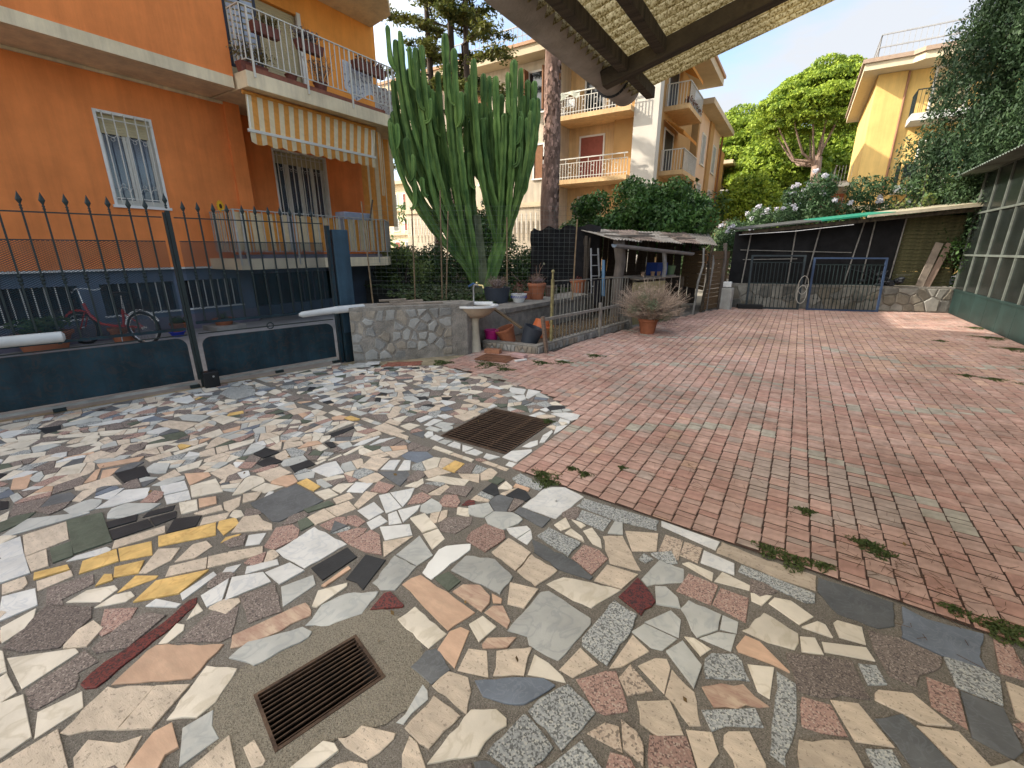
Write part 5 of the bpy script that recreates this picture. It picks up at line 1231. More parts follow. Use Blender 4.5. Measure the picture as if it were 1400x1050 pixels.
# leaning gates
def oldgate(label,s0,w,h,mat,lean,d):
    t=thing('old_gate',label,'gate',bp_(s0,.01,d),bang); t.rotation_euler=(R(-lean),0,bang)
    m=MB(); m.box(0,.05,-.02,.02,0,h); m.box(w-.05,w,-.02,.02,0,h); m.box(.05,w-.05,-.02,.02,h-.04,h); m.box(.05,w-.05,-.02,.02,0,.05); m.build('frame',mat,t)
    m=MB(); m.box(.05,w-.05,-.012,.012,.70,.725); m.box(.05,w-.05,-.012,.012,h*.86,h*.86+.02); m.build('cross_rail',dk,t)
    n=int((w-.1)/.095); b=MB(); b.box(-.008,.008,-.008,.008,.05,h*.86); b.box(-.014,.014,-.014,.014,.30,.34); me=b.mesh('gate_bar',dk)
    for i in range(1,n): put(me,'gate_bar',(.05+i*(w-.1)/n,0,0),(0,0,0),t)
    return t
oldgate('rusty dark iron gate leaning on the far stone wall, left of the blue one',.42,1.36,1.48,M('dark_gate',(.025,.035,.04),.6,.2),5,.28)
oldgate('blue framed iron gate leaning on the far stone wall, right of the dark one',1.98,1.72,1.42,M('blue_gate',(.03,.05,.095),.5,.2),5,.24)
m=MB(); 
for k in range(3): m.tube([bp_(1.75+.12*math.cos(a*.6+k),.45+.25*math.sin(a*.6+k)+.25*(k==1),.42) for a in range(12)],.008,5)
tag(m.build('rope_coil',M('pale_rope',(.4,.38,.33),.9)),'pale tangled rope hanging over the dark iron gate','rope')
m=MB(); 
for k in range(14): m.ball((random.gauss(0,.17),random.gauss(0,.06),random.uniform(.0,.32)),random.uniform(.06,.12),.6,8,.25)
for k in range(6): p=Vector((random.gauss(-.15,.15),0,random.uniform(.0,.3))); m.tube([p,p+Vector((random.gauss(-.3,.2),-.05,random.uniform(.05,.3)))],.012,5)
o=m.build('scrap_heap',M('scrap_dark',(.02,.022,.026),.5,.3),smooth=False); o.location=bp_(3.85,.70,-.1); tag(o,'dark heap of scrap and bags on the far wall beside the blue gate','scrap')
for i,(s,w) in enumerate([(4.62,.17),(4.80,.14)]):
    m=MB(); m.box(-w/2,w/2,-.012,.012,0,1.15); o=m.build('plank',M('reddish_plank',(.26,.185,.14),.85,.25,5,.3,50,stretch=(1,1,.2)) if i else oldw); o.location=bp_(s,.68,-.05-.03*i); o.rotation_euler=(R(-6),R(13+3*i),bang); tag(o,['grey plank leaning at the right end of the far wall','reddish plank leaning beside the grey one at the right end of the far wall'][i],'plank')
# white tubs left
o=MB().box(-.11,.11,-.09,.09,0,.15).build('white_tub',cer,bevel=.02); o.location=(-1.62,13.9,.62); tag(o,'white tub on a block at the left corner of the far wall','tub')
o=MB(); o.prism(ragged([(-.14,-.14),(.14,-.12),(.15,.13),(-.12,.15)],.06,.01),0,.60); o=o.build('stone_block',M('wall_stone_pale',(0,0,0)),bevel=.02); o.location=(-1.6,13.9,0); tag(o,'pale stone pillar at the left corner of the far wall','stone block')
o=MB().box(-.32,.32,-.12,.12,0,.12).build('black_crate',M('black_plastic',(0,0,0)),bevel=.01); o.location=(-1.02,14.35,.012); o.rotation_euler=(0,0,bang); tag(o,'flat black crate lying at the foot of the dark iron gate','crate')
# ------------------------------------------------------------ glazed workshop
gt=thing('glazed_workshop','long green glazed workshop front along the right side of the yard','workshop',(3.53,0,0))
grn=M('dark_green_paint',(.016,.036,.032),.5,.25,2.5,.08,30,spec=.35,dirt=.3); mun=M('old_glazing_bar',(.125,.14,.12),.6,.25,6,.15,40,dirt=.3); gla=M('dusty_glass',(.016,.020,.018),.2,.3,2,.0,30,spec=.5,glass=.22)
YS=[16.15,15.25,14.36,13.5,12.7,11.9,11.1,10.3,9.5,8.7,7.9,7.1,6.3,5.5,4.7,3.9,3.1,2.3,1.5]
YW0,YW1=1.5,16.15
for i in range(len(YS)-1): m=MB(); m.box(0,.06,YS[i+1]+.004,YS[i]-.004,.02,.60); m.build('base_panel',grn,gt)
ZR=[.60,1.47,2.46,3.42]
for k,z in enumerate(ZR): m=MB(); m.box(-.02,.05,YW0,YW1,z,z+.045); m.build('rail',mun if k else grn,gt)
for i,y in enumerate(YS):
    m=MB(); m.box(-.015,.045,y-.02,y+.02,.645,3.42); m.build('mullion',mun,gt)
for i in range(len(YS)-1):
    for k in range(3): m=MB(); m.box(.012,.018,YS[i+1]+.02,YS[i]-.02,ZR[k]+.045,ZR[k+1]); m.build('pane',gla,gt)
m=MB(); m.box(.0,.10,YW1,YW1+.08,0,3.46); m.build('corner_post',grn,gt)
m=MB(); m.box(.0,4.,YW1+.02,YW1+.12,0,3.4); m.build('end_wall',M('workshop_wall',(.13,.12,.10),.9,.2),gt); m=MB(); m.box(3.2,3.3,YW0,YW1,0,3.6); m.build('rear_wall',M('workshop_wall',(0,0,0)),gt); m=MB(); m.box(.05,3.3,YW0,YW1,-.02,.02); m.build('workshop_floor',conc,gt)
m=MB(); ny_=int((16.6-YW0)/.02); 
for th in (0,.008):
    for j in range(ny_+1):
        y=YW0+j*(16.6-YW0)/ny_
        for x in (-.50,3.4): m.v.append((x,y,3.40+.10*(x+.5)+.014*math.sin(y/.15*6.283)+th))
for th in (0,1):
    for j in range(ny_): a=th*2*(ny_+1)+2*j; q=(a,a+1,a+3,a+2); m.f.append(q if th else q[::-1]); m.m.append(0)
for j in range(ny_): a=2*j; m.f.append((a,a+2,a+2+2*(ny_+1),a+2*(ny_+1))); m.m.append(0)
m.build('corrugated_roof',M('green_grey_sheet',(.17,.20,.165),.8,.25,4,.3,40,dirt=.35),gt,smooth=True)
for i in range(6): 
    m=MB(); y=14.8-i*1.9; m.box(.9,1.6,y-.6,y+.6,.02,.95+.1*(i%2)); o=m.build('workbench',M('bench_wood',(.16,.13,.09),.8,.3)); o.location=(3.53,0,0); tag(o,['plain wooden bench inside the workshop nearest its far corner','second wooden bench inside the workshop counted from the far corner','third wooden bench inside the workshop counted from the far corner','fourth wooden bench inside the workshop counted from the far corner','fifth wooden bench inside the workshop counted from the far corner','sixth wooden bench inside the workshop, the one nearest the camera'][i],'bench','benches inside the workshop')
# ------------------------------------------------------------ bicycle
bk=thing('bicycle','red folding bicycle with white handlebars parked behind the gate mesh','bicycle',(-10.18,2.82,-.012),math.atan2(3.15-2.5,-9.65+10.68))
red=M('red_bike_paint',(.36,.022,.02),.35,.1,3,.02,30,spec=.5); chrome=M('chrome',(.6,.6,.6),.25,.05,metal=.9); rub=M('tyre_rubber',(.015,.015,.015),.8,.1); wht=M('white_plastic',(.6,.6,.58),.4,.05)
for x in (-.60,.52):
    w=thing('wheel',None,None); del w  # noqa
    wo=bpy.data.objects[-1] if 0 else None
for o in [o for o in bpy.data.objects if o.name.startswith('wheel') and o.type=='EMPTY']: bpy.data.objects.remove(o)
RW=.275
for x in (-.60,.50):
    m=MB(); m.tube([(x+RW*math.cos(a*math.pi/16),0,RW+.01+RW*math.sin(a*math.pi/16)) for a in range(33)],.022,8,cap=False); w=m.build('wheel',rub,bk,smooth=True)
    m=MB(); m.tube([(x+(RW-.03)*math.cos(a*math.pi/16),0,RW+.01+(RW-.03)*math.sin(a*math.pi/16)) for a in range(33)],.010,6,cap=False); m.build('rim',chrome,w,smooth=True)
    m=MB(); [m.bar((x,0,RW+.01),(x+(RW-.03)*math.cos(a*.35),0,RW+.01+(RW-.03)*math.sin(a*.35)),.003) for a in range(18)]; m.build('spokes',chrome,w)
    m=MB(); m.tube([(x,-.04,RW+.01),(x,.04,RW+.01)],.02,8); m.build('hub',chrome,w)
    m=MB(); 
    for a in range(2,15): 
        t0=a*math.pi/16+(0 if x>0 else .1); t1=t0+math.pi/16; q=RW+.035; m.bar((x+q*math.cos(t0),0,RW+.01+q*math.sin(t0)),(x+q*math.cos(t1),0,RW+.01+q*math.sin(t1)),.045,.004,up=(0,1,0)) 
    m.build('mudguard',wht if x>0 else red,bk)
m=MB(); m.tube([(-.44,0,.62),(-.40,0,.50),(-.25,0,.36),(0,0,.32),(.15,0,.33)],.022,8); m.tube([(.15,0,.30),(.20,0,.62)],.020,8); m.tube([(.15,0,.32),(.50,0,RW+.01)],.012,6); m.tube([(.19,0,.58),(.50,0,RW+.02)],.010,6); m.build('frame',red,bk,smooth=True)
m=MB(); m.tube([(-.47,0,.72),(-.43,0,.58)],.024,8); m.tube([(-.44,.035,.60),(-.60,.045,RW)],.010,6); m.tube([(-.44,-.035,.60),(-.60,-.045,RW)],.010,6); m.build('fork',red,bk,smooth=True)
m=MB(); m.tube([(-.46,0,.66),(-.50,0,.95)],.013,8); m.build('stem',chrome,bk,smooth=True)
m=MB(); m.tube([(-.30,.30,.98),(-.40,.22,.93),(-.50,.10,.97),(-.50,-.10,.97),(-.40,-.22,.93),(-.28,-.30,.98)],.012,8); m.build('handlebar',wht,bk,smooth=True)
m=MB(); m.tube([(-.34,.265,.965),(-.26,.33,1.0)],.017,8); m.build('grip',rub,bk); m=MB(); m.tube([(-.34,-.265,.965),(-.26,-.33,1.0)],.017,8); m.build('grip',rub,bk)
m=MB(); m.tube([(.20,0,.6),(.235,0,.86)],.012,8); m.build('seat_post',chrome,bk); m=MB(); m.lathe([(.01,-.03),(.12,-.02),(.13,.02),(.06,.035),(.001,.035)],(.22,0,.89),14,1.15,.75); m.build('saddle',rub,bk,smooth=True)
m=MB()
for z in (.60,.66,.72,.78): 
    for a,b in (((.36,-.12),(.66,-.12)),((.66,-.12),(.66,.12)),((.66,.12),(.36,.12)),((.36,.12),(.36,-.12))): m.bar((*a,z),(*b,z),.005)
for i in range(9):
    x=.36+i*.0375
    for y in (-.12,.12): m.bar((x,y,.60),(x,y,.78),.004)
    m.bar((x,-.12,.60),(x,.12,.60),.004)
for i in range(7):
    y=-.12+i*.04; m.bar((.36,y,.6),(.36,y,.78),.004); m.bar((.66,y,.6),(.66,y,.78),.004)
m.build('wire_basket',rub,bk); m=MB(); m.tube([(.15,-.1,.30),(.15,.1,.30)],.012,6); m.tube([(.15,.10,.30),(.10,.10,.18),(.10,.17,.18)],.009,6); m.tube([(.15,-.10,.30),(.20,-.10,.42)],.009,6); m.build('crank',chrome,bk); m=MB(); m.bar((.02,.05,.30),(-.06,.12,.02),.014); m.build('kickstand',wht,bk)
# pots behind the gate
ZL=-.012
t=pot('flower_pot','long terracotta trough with leggy greenery left of the red bicycle',(-10.55,1.95,ZL),.20,.30,terra,cat='planter'); t.scale=(1,1.9,1); tuft(t,(0,0,.42),.22,500,.035,leafmat('shrub_leaf',(.02,.045,.015),(.07,.12,.04)),'foliage')
pot('flower_pot','plain terracotta pot behind the frame of the red bicycle',(-10.42,2.96,ZL),.20,.26,terra)
t=pot('flower_pot','terracotta pot with green leaves right of the bicycle wheel',(-10.2,3.78,ZL+.05),.14,.2,terra); tuft(t,(0,0,.24),.14,260,.03,leafmat('shrub_leaf',0,0),'foliage')
pot('flower_pot','blue glazed pot supporting the terracotta pot right of the bicycle wheel',(-10.1,3.70,ZL),.13,.1,M('blue_pot',(.02,.04,.3),.4,.1),soilz=False)
t=pot('flower_pot','low terracotta bowl of sparse greenery seen through the right gate leaf',(-10.2,4.62,ZL+.1),.2,.14,terra); tuft(t,(0,0,.16),.14,60,.03,leafmat('shrub_leaf',0,0),'foliage')
o=MB().box(-.3,.3,-.3,.3,0,.10).build('paving_block',conc); o.location=(-10.2,4.62,ZL); tag(o,'concrete block under the low terracotta bowl behind the gate','block')
# garden stakes and wires
bamb=M('bamboo_stake',(.20,.14,.08),.8,.3,9,.2,40,rnd=.2)
ST=[((-6.22,7.10),.66,2.73,.05),((-6.70,6.80),.66,2.40,.04),((-5.07,7.83),.66,2.24,.0),((-3.92,8.58),.66,2.2,.03),((-7.46,6.33),.5,2.53,-.05),((-6.16,7.16),.66,2.35,.1)]
LB=['tallest bamboo stake, directly left of the cactus trunks','bamboo stake between the orange house and the cactus','green mossy stake right of the cactus base','bamboo stake standing in front of the black shade cloth','leaning stake against the lower balcony of the orange house','second thinner stake tied beside the tallest bamboo stake']
for i,(p,z0,z1,ln) in enumerate(ST):
    m=MB(); m.tube([(0,0,z0-.05),(ln,ln*.5,z1)],[.016,.013],7); o=m.build('stake',bamb,smooth=True); o.location=(*p,0); tag(o,LB[i],'stake','garden stakes holding the wire fence')
wi=M('fence_wire',(.16,.19,.17),.5,metal=.5); m=MB()
wp=[(-7.46,6.33),(-6.70,6.80),(-6.22,7.10),(-5.07,7.83),(-3.92,8.58)]
for z in np.arange(.75,2.5,.085):
    for a,b in zip(wp,wp[1:]): m.bar((*a,z),(*b,z-.01),.0022)
for a,b in zip(wp,wp[1:]):
    L=math.dist(a,b); n=int(L/.10)
    for i in range(n): x=a[0]+(b[0]-a[0])*i/n; y=a[1]+(b[1]-a[1])*i/n; m.bar((x,y,.7),(x,y,2.45),.0018)
tag(m.build('wire_fence',wi),'thin square wire mesh stretched between the garden stakes in front of the cactus','fence')
# black shade cloth
m=MB(); NX=40
for j in range(13):
    for i in range(NX+1): u=i/NX; zt=2.22-.10*math.sin(u*11)**2*(1 if u<.5 else .5)-(.1 if u<.05 else 0); m.v.append((-6.35+2.15*u,11.0-.35*u+.03*math.sin(u*22+j*.35)+.02*math.sin(j*1.7+u*6),.66+(zt-.66)*j/12))
for j in range(12):
    for i in range(NX): a=j*(NX+1)+i; m.f.append((a,a+1,a+NX+2,a+NX+1)); m.m.append(0)
o=m.build('shade_cloth',clo,smooth=True); tag(o,'black shade cloth stretched across the garden behind the flower pots','cloth')

# ------------------------------------------------------------ orange house
orw=M('orange_stucco',(.80,.25,.07),.92,.12,1.2,.3,160,dirt=.12,streak=.14); orl=M('orange_stucco_bright',(.86,.34,.07),.92,.10,1.2,.25,160,dirt=.1,streak=.12)
crm=M('cream_paint',(.80,.66,.44),.85,.08,2,.12,90,dirt=.2,streak=.22); blu=M('blue_grey_stucco',(.12,.15,.20),.9,.12,2,.2,120,dirt=.15); mauve=M('mauve_plinth',(.16,.14,.17),.9,.15,2,.2,90,dirt=.2)
mar=M('marble_surround',(.70,.68,.63),.5,.08,4,.05,60,dirt=.15); whp=M('white_paint_iron',(.60,.57,.50),.5,.06,5,.03,40,dirt=.15); shb=M('beige_shutter',(.50,.42,.25),.7,.06,5,.05,40,dirt=.12)
curt=M('white_curtain',(.62,.64,.70),.9,.1,6,.1,20); gdk=M('dark_glass',(.02,.024,.03),.06,.2,3,.0,30,spec=.9); oc=thing('orange_house','orange stuccoed house with cream balcony slabs behind the gate','house',(0,0,0))
def wall_open(x0,x1,Y0,Y1,Z0,Z1,ops,name,mat,parent,axis='x'):
    """wall slab with rectangular openings (a0,a1,z0,z1) made of butted blocks"""
    m=MB(); ys=sorted({Y0,Y1,*[o[0] for o in ops],*[o[1] for o in ops]})
    for a,b in zip(ys,ys[1:]):
        cuts=sorted([(o[2],o[3]) for o in ops if o[0]<=a+1e-6 and o[1]>=b-1e-6]); z=Z0
        for c0,c1 in cuts+[(Z1,Z1)]:
            if c0>z+1e-6: (m.box(x0,x1,a,b,z,c0) if axis=='x' else m.box(a,b,x0,x1,z,c0))
            z=max(z,c1)
    return m.build(name,mat,parent)
wall_open(-11.1,-10.8,-8,5.66,1.28,4.6,[(3.43,4.29,2.40,3.97)],'lower_wall',orw,oc)
m=MB(); m.box(-11.1,-9.79,-8,5.43,4.80,9.4); m.build('upper_wall',orw,oc)
m=MB(); m.box(-11.1,-9.755,-8,5.40,4.602,4.797); m.build('string_course',crm,oc)
m=MB(); m.box(-10.799,-10.77,-8,5.66,4.55,4.60); m.build('soffit_moulding',crm,oc)
m=MB(); m.box(-11.45,-10.74,5.663,5.97,1.28,4.6); m.build('corner_pilaster',orw,oc)
m=MB(); m.box(-10.9,-10.74,-8,5.66,1.24,1.275); m.build('ledge',mar,oc)
wall_open(-11.2,-10.86,-8,5.7,.55-.5,1.24,[(1.35,2.62,.42,1.0),(2.92,4.10,.42,1.0),(4.25,5.40,.42,1.0),(-.6,1.1,.42,1.0)],'base_wall',blu,oc)
m=MB(); m.box(-10.855,-10.80,-8,5.7,-.01,.30); m.build('plinth',mauve,oc)
def barwin(y0,y1,z0,z1,X,parent=oc):
    m=MB(); m.box(X-.12,X-.10,y0,y1,z0,z1); w=m.build('window',gdk,parent); m=MB(); m.box(X-.02,X+.03,y0-.03,y1+.03,z0-.03,z0); m.build('sill',mar,w)
    n=int((y1-y0)/.14); b=MB(); b.box(-.008,.008,-.008,.008,z0,z1); me=b.mesh('window_bar',whp)
    for i in range(1,n): put(me,'window_bar',(X-.05,y0+i*(y1-y0)/n,0),(0,0,0),w)
for y0,y1 in ((1.35,2.62),(2.92,4.10),(4.25,5.40),(-.6,1.1)): barwin(y0,y1,.42,1.0,-10.86)
# recessed part behind the balconies
XR=-11.42
wall_open(XR-.3,XR,5.6,10.6,1.28,4.62,[(6.98,8.50,2.0,4.02)],'recess_wall',orw,oc)
wall_open(XR-.3,XR,5.44,10.6,4.88,9.4,[(6.25,8.18,4.9,7.15)],'recess_wall',orl,oc)
m=MB(); m.box(-20,XR-.301,5.0,10.6,0,9.4); m.box(-20,-11.101,-8,4.99,0,9.4); m.build('rear_block',orw,oc)
wall_open(XR-.3,XR,5.7,10.6,0,1.24,[(5.9,8.4,.25,1.05)],'base_wall',blu,oc)
m=MB(); m.box(XR-.25,XR-.2,5.9,8.4,.25,1.05); m.build('garage_window',M('green_dark_pane',(.012,.03,.028),.2,.3),oc)
for k in range(7): m=MB(); m.box(XR-.16,XR-.14,6.1+k*.33,6.125+k*.33,.25,1.05); m.build('window_bar',mauve,oc)
# slabs
SP=[(-11.42,5.45),(-9.41,5.47),(-9.33,9.1),(-10.42,10.32),(-11.42,10.5)]
def slab(P,z0,z1,name='balcony_slab',mat=crm): m=MB(); m.prism(P,z0,z1); return m.build(name,mat,oc,bevel=.008)
s1=slab(SP,4.60,4.876); s2=slab([(x,y) for x,y in SP],7.70,7.97); 
s3=slab([(-11.42,4.85),(-9.55,4.85),(-9.5,8.7),(-10.3,9.6),(-11.42,9.8)],1.22,1.44)
def rail(pts,z0,z1,mat,parent,step=.125,post_every=9,bar=.016,pw=.032,zs=0):
    for a,b in zip(pts,pts[1:]):
        a=Vector(a);b=Vector(b);L=(b-a).length;u=(b-a).normalized();n=max(2,round(L/step))
        m=MB(); m.bar((*a,z1),(*b,z1),.035,.018); tr=m.build('handrail',mat,parent)
        m=MB(); m.bar((*a,z0),(*b,z0),.025,.014); m.build('bottom_rail',mat,parent)
        bm=MB(); bm.box(-bar/2,bar/2,-bar/2,bar/2,z0,z1); me=bm.mesh('baluster',mat); pm_=MB(); pm_.box(-pw/2,pw/2,-pw/2,pw/2,z0-.28,z1); mp_=pm_.mesh('rail_post',mat)
        for i in range(n+1):
            q=a+u*(L*i/n); pst=(i%post_every==1)
            put(mp_ if pst else me,'rail_post' if pst else 'baluster',(q.x,q.y,0),(0,0,math.atan2(u.y,u.x)),parent)
rail([(-9.78,5.50),(-9.385,5.50),(-9.31,9.12)],5.06,5.93,whp,s1); rail([(-9.31,9.12),(-10.40,10.36)],5.06,5.93,whp,s1)
rail([(-9.36,5.5),(-9.30,9.12)],8.15,9.0,whp,s2)
m=MB(); m.box(-9.62,-9.50,5.55,9.0,4.877,5.0); m.build('kerb_tiles',M('red_tile',(.25,.09,.055),.7,.2,8,.1),s1)
rl=[(-10.75,5.0),(-9.56,4.87),(-9.50,8.68),(-10.28,9.55)]; rail(rl,1.58,2.38,M('galvanised_rail_light',(.36,.34,.30),.6,.1),s3,.14,8)
# striped fabric screens: alternating strips of cloth
cO=M('orange_awning_cloth',(.62,.27,.055),.9,.12,9,.1,60,trans=.25); cC=M('cream_awning_cloth',(.66,.55,.34),.9,.08,9,.1,60,trans=.25); cG=M('grey_awning_cloth',(.30,.29,.30),.9,.1,9,.1,60,trans=.2)
def stripes(parent,name,f,n,rows,pat):
    """f(u,v) -> point ; n strips ; each strip its own faces"""
    m=MB(); mats=[cO,cC,cG]
    for i in range(n):
        m.mi=pat[i%len(pat)]
        for j in range(rows):
            q=[f((i+a)/n,(j+b)/rows) for a,b in ((0,0),(1,0),(1,1),(0,1))]; m.add(q,[(0,1,2,3)])
    return m.build(name,mats,parent)
def seg(P,u):
    D=[math.dist(a,b) for a,b in zip(P,P[1:])]; T=sum(D); s=u*T
    for (a,b),d in zip(zip(P,P[1:]),D):
        if s<=d+1e-9: return (a[0]+(b[0]-a[0])*s/d,a[1]+(b[1]-a[1])*s/d)
        s-=d
    return P[-1]
SC=[(-10.72,5.03),(-9.60,4.91),(-9.54,8.66),(-10.26,9.5)]
stripes(s3,'striped_screen',lambda u,v:(seg(SC,u)[0]+.015*math.sin(u*150),seg(SC,u)[1],1.60+.74*v),54,2,[0,1,1,0,1,0,0,1,2,0,1,1])
m=MB(); m.box(-10.0,-9.6,4.98,8.6,1.441,1.52); m.build('kerb_tiles',mauve,s3)
aw=thing('awning','orange and cream striped awning with scalloped hem under the upper balcony','awning',(-9.6,5.5,4.5)); 
def awp(y0,y1,v): return None
stripes(aw,'canopy_cloth',lambda u,v:(-.03+.30*(1-v),.02-.2*(1-v)+u*(3.22-.17*(1-v)) ,-.70*(1-v)+.03),29,4,[1,0])
m=MB(); n=58
for i in range(n):
    u0,u1=i/n,(i+1)/n; m.mi=[1,0][(i//2)%2]; y0=-.18+u0*3.05; y1=-.18+u1*3.05; h=lambda u:-.90+.045*abs(math.sin(u*n/6*math.pi/1.0))*-1+.02
    m.add([(.29,y0,-.70),(.29,y1,-.70),(.285,y1,h(u1)),(.285,y0,h(u0))],[(0,1,2,3)])
m.build('scalloped_hem',[cO,cC],aw)
m=MB(); m.box(.255,.30,-.21,2.90,-.715,-.66); m.build('front_bar',whp,aw,bevel=.006)
m=MB(); m.tube([(-.05,-.02,.05),(-.05,3.25,.05)],.04,10); m.build('roller',cO,aw,smooth=True); 
for y in (.05,3.1): m=MB(); m.bar((-.02,y,.0),(.27,y-.2 if y<1 else y-.28,-.68),.02); m.build('folding_arm',whp,aw)
m=MB(); m.bar((-.03,.05,-.02),(-.03,3.1,-.02),.012); m.build('red_piping',M('red_piping',(.35,.05,.03)),aw)
# side curtain
sc=stripes(None,'side_curtain',lambda u,v:(-10.30+.03*math.sin(u*40),8.75+1.15*u,2.28+2.28*v),12,3,[0,0,1]); tag(sc,'orange striped curtain hanging at the far end of the lower balcony','curtain')
sv=stripes(None,'side_curtain',lambda u,v:(-9.60-.10*u,8.72+.26*u+.02*math.sin(u*30),3.0+1.5*v),4,2,[0,1]); tag(sv,'narrow strip of striped curtain tied back beside the awning','curtain')
# window 1 in the smooth wall
def grille(y0,y1,z0,z1,X,parent,n,scroll=True):
    m=MB(); b=MB(); b.box(-.008,.008,-.008,.008,z0,z1); me=b.mesh('grille_bar',whp)
    for i in range(n): put(me,'grille_bar',(X,y0+(i+.5)*(y1-y0)/n,0),(0,0,0),parent)
    for z in (z0+.10,z1-.12): m.bar((X,y0,z),(X,y1,z),.014)
    if scroll:
        for i in range(n-1):
            c=y0+(i+1)*(y1-y0)/n
            for z,sg in ((z0+.22,1),(z1-.34,-1)):
                m.tube([(X+.01,c+.07*math.cos(a),z+sg*.07*math.sin(a)) for a in np.linspace(0,math.pi,7)],.004,4,cap=False); m.tube([(X+.01,c+.03*math.cos(a),z+sg*(.10+.03*math.sin(a))) for a in np.linspace(-1.5,4,8)],.0035,4,cap=False)
    q=m.build('grille_scrolls',whp,parent); q['kind']='stuff'
def window(y0,y1,z0,z1,X,parent=oc,shut=.22,nb=5,leafs=2,sashopen=False):
    w=.045; m=MB()
    m.box(X-.10,X+.015,y0,y0+w,z0,z1); m.box(X-.10,X+.015,y1-w,y1,z0,z1); m.box(X-.10,X+.015,y0+w,y1-w,z1-w,z1); m.box(X-.10,X+.045,y0-.03,y1+.03,z0-.035,z0+.012); win=m.build('window',mar,parent)
    a0,a1,b0,b1=y0+w,y1-w,z0+.012,z1-w
    m=MB(); m.box(X-.24,X-.22,a0,a1,b0,b1); m.build('interior',curt,win)
    k=(a1-a0)/leafs
    for i in range(leafs):
        m=MB(); c0,c1=a0+i*k+.003,a0+(i+1)*k-.003; f=.05
        m.box(X-.14,X-.10,c0,c0+f,b0,b1); m.box(X-.14,X-.10,c1-f,c1,b0,b1); m.box(X-.14,X-.10,c0+f,c1-f,b0,b0+f+.05); m.box(X-.14,X-.10,c0+f,c1-f,b1-f,b1); m.build('sash',whp,win)
        m=MB(); m.box(X-.128,X-.122,c0+f,c1-f,b0+f,b1-f); m.build('pane',M('window_glass',(.10,.12,.17),.05,.3,2,.0,30,spec=.9,glass=.45),win)
    n=max(1,int((b1-b0)*shut/.045)); 
    for i in range(n): m=MB(); z=b1-(i+1)*.045; m.box(X-.09,X-.075,a0,a1,z+.003,z+.045); m.build('shutter_slat',shb,win)
    if nb: grille(y0+.03,y1-.03,z0+.03,z1-.02,X+.035,win,nb)
    return win
window(3.43,4.29,2.40,3.97,-10.8,nb=5,leafs=2)
w2=window(6.98,8.50,2.0,4.02,XR,shut=.14,nb=11,leafs=4)
# big roller shutter and louvred door on the upper balcony
m=MB(); m.box(XR-.2,XR-.12,6.25,8.18,4.9,7.15); w=m.build('shutter_door',shb,oc)
for i in range(44): m=MB(); m.box(XR-.12,XR-.10,6.27,8.08,4.93+i*.05,4.975+i*.05); m.build('shutter_slat',shb,w)
m=MB(); m.box(XR-.05,XR+.02,8.12,8.22,4.9,7.2); m.build('door_jamb',mar,w); m=MB(); m.box(XR-.05,XR+.02,6.2,6.26,4.9,7.2); m.build('door_jamb',mar,w)
t=thing('louvred_shutter','dark framed louvred shutter standing open at the near end of the upper balcony','shutter',(-10.3,6.05,5.2),R(70)); m=MB(); m.box(-.3,-.25,-.02,.02,0,1.6); m.box(.25,.3,-.02,.02,0,1.6); m.box(-.25,.25,-.02,.02,1.55,1.6); m.box(-.25,.25,-.02,.02,0,.05); m.box(-.02,.02,-.02,.02,.05,1.55); m.build('frame',M('dark_blue_frame',(.03,.035,.05),.5),t)
for k in range(14): m=MB(); m.box(-.24,.24,-.012,.012,.08+k*.105,.15+k*.105); m.build('louvre',M('pale_blue_louvre',(.4,.44,.5),.5),t)
# things on the upper balcony
brn=M('brown_trough',(.16,.055,.04),.7,.2,8,.1)
def trough(name,label,loc,L,rz,leafm,n=300,r=.2,tws=20,mat=brn,sz=.03):
    t=thing(name,label,'planter',loc,rz); m=MB(); m.add([(-L/2*.9,-.07,0),(L/2*.9,-.07,0),(L/2*.9,.07,0),(-L/2*.9,.07,0),(-L/2,-.10,.17),(L/2,-.10,.17),(L/2,.10,.17),(-L/2,.10,.17)],[(3,2,1,0),(4,5,6,7),(0,1,5,4),(1,2,6,5),(2,3,7,6),(3,0,4,7)]); m.build('trough',mat,t)
    cs=[(random.uniform(-L/2,L/2)*.8,random.gauss(0,.03),.17+r*.5) for _ in range(6)]; P,d=shell(cs,[r*.7]*6,n,.8,.2); leaves('foliage',P,sz,leafm,t,2)
    m=MB()
    for _ in range(tws):
        x=random.uniform(-L/2,L/2)*.8; m.tube([(x,0,.15),(x+random.gauss(0,.06),random.gauss(0,.05),.15+r*random.uniform(.6,1.5))],[.005,.002],3,cap=False)
    m.build('stems',tw,t)
yell=leafmat('yellow_green_succulent',(.09,.07,.03),(.28,.22,.09)); mv=leafmat('mauve_succulent',(.11,.085,.08),(.26,.21,.20)); rd=leafmat('red_green',(.10,.05,.03),(.28,.12,.08))
trough('window_box','brown window box hooked on the upper railing nearest its left end',(-9.5,6.03,5.60),.55,R(90),yell)
trough('window_box','brown window box of greyish plants hooked on the upper railing beside the roller shutter',(-9.5,6.98,5.62),.6,R(90),mv,500,.24)
trough('window_box','brown window box with red shoots toward the far end of the upper railing',(-9.46,8.55,5.66),.95,R(90),rd,300,.15)
trough('planter','brown trough with a yellowing plant at the left corner of the upper balcony floor',(-9.60,5.72,4.88),.55,R(90),yell,500,.36,30)
t=pot('flower_pot','dark pot with thin bare branches on the upper balcony floor near the middle',(-9.66,7.28,5.0),.15,.18,brn); twigs(t,30,.3,.6,.15,tw,.005,.7); tuft(t,(0,0,.45),.28,120,.03,mv,'leaves')
pot('flower_pot','small red pot lying on the slab edge of the upper balcony',(-9.62,6.55,5.0),.12,.12,brn)
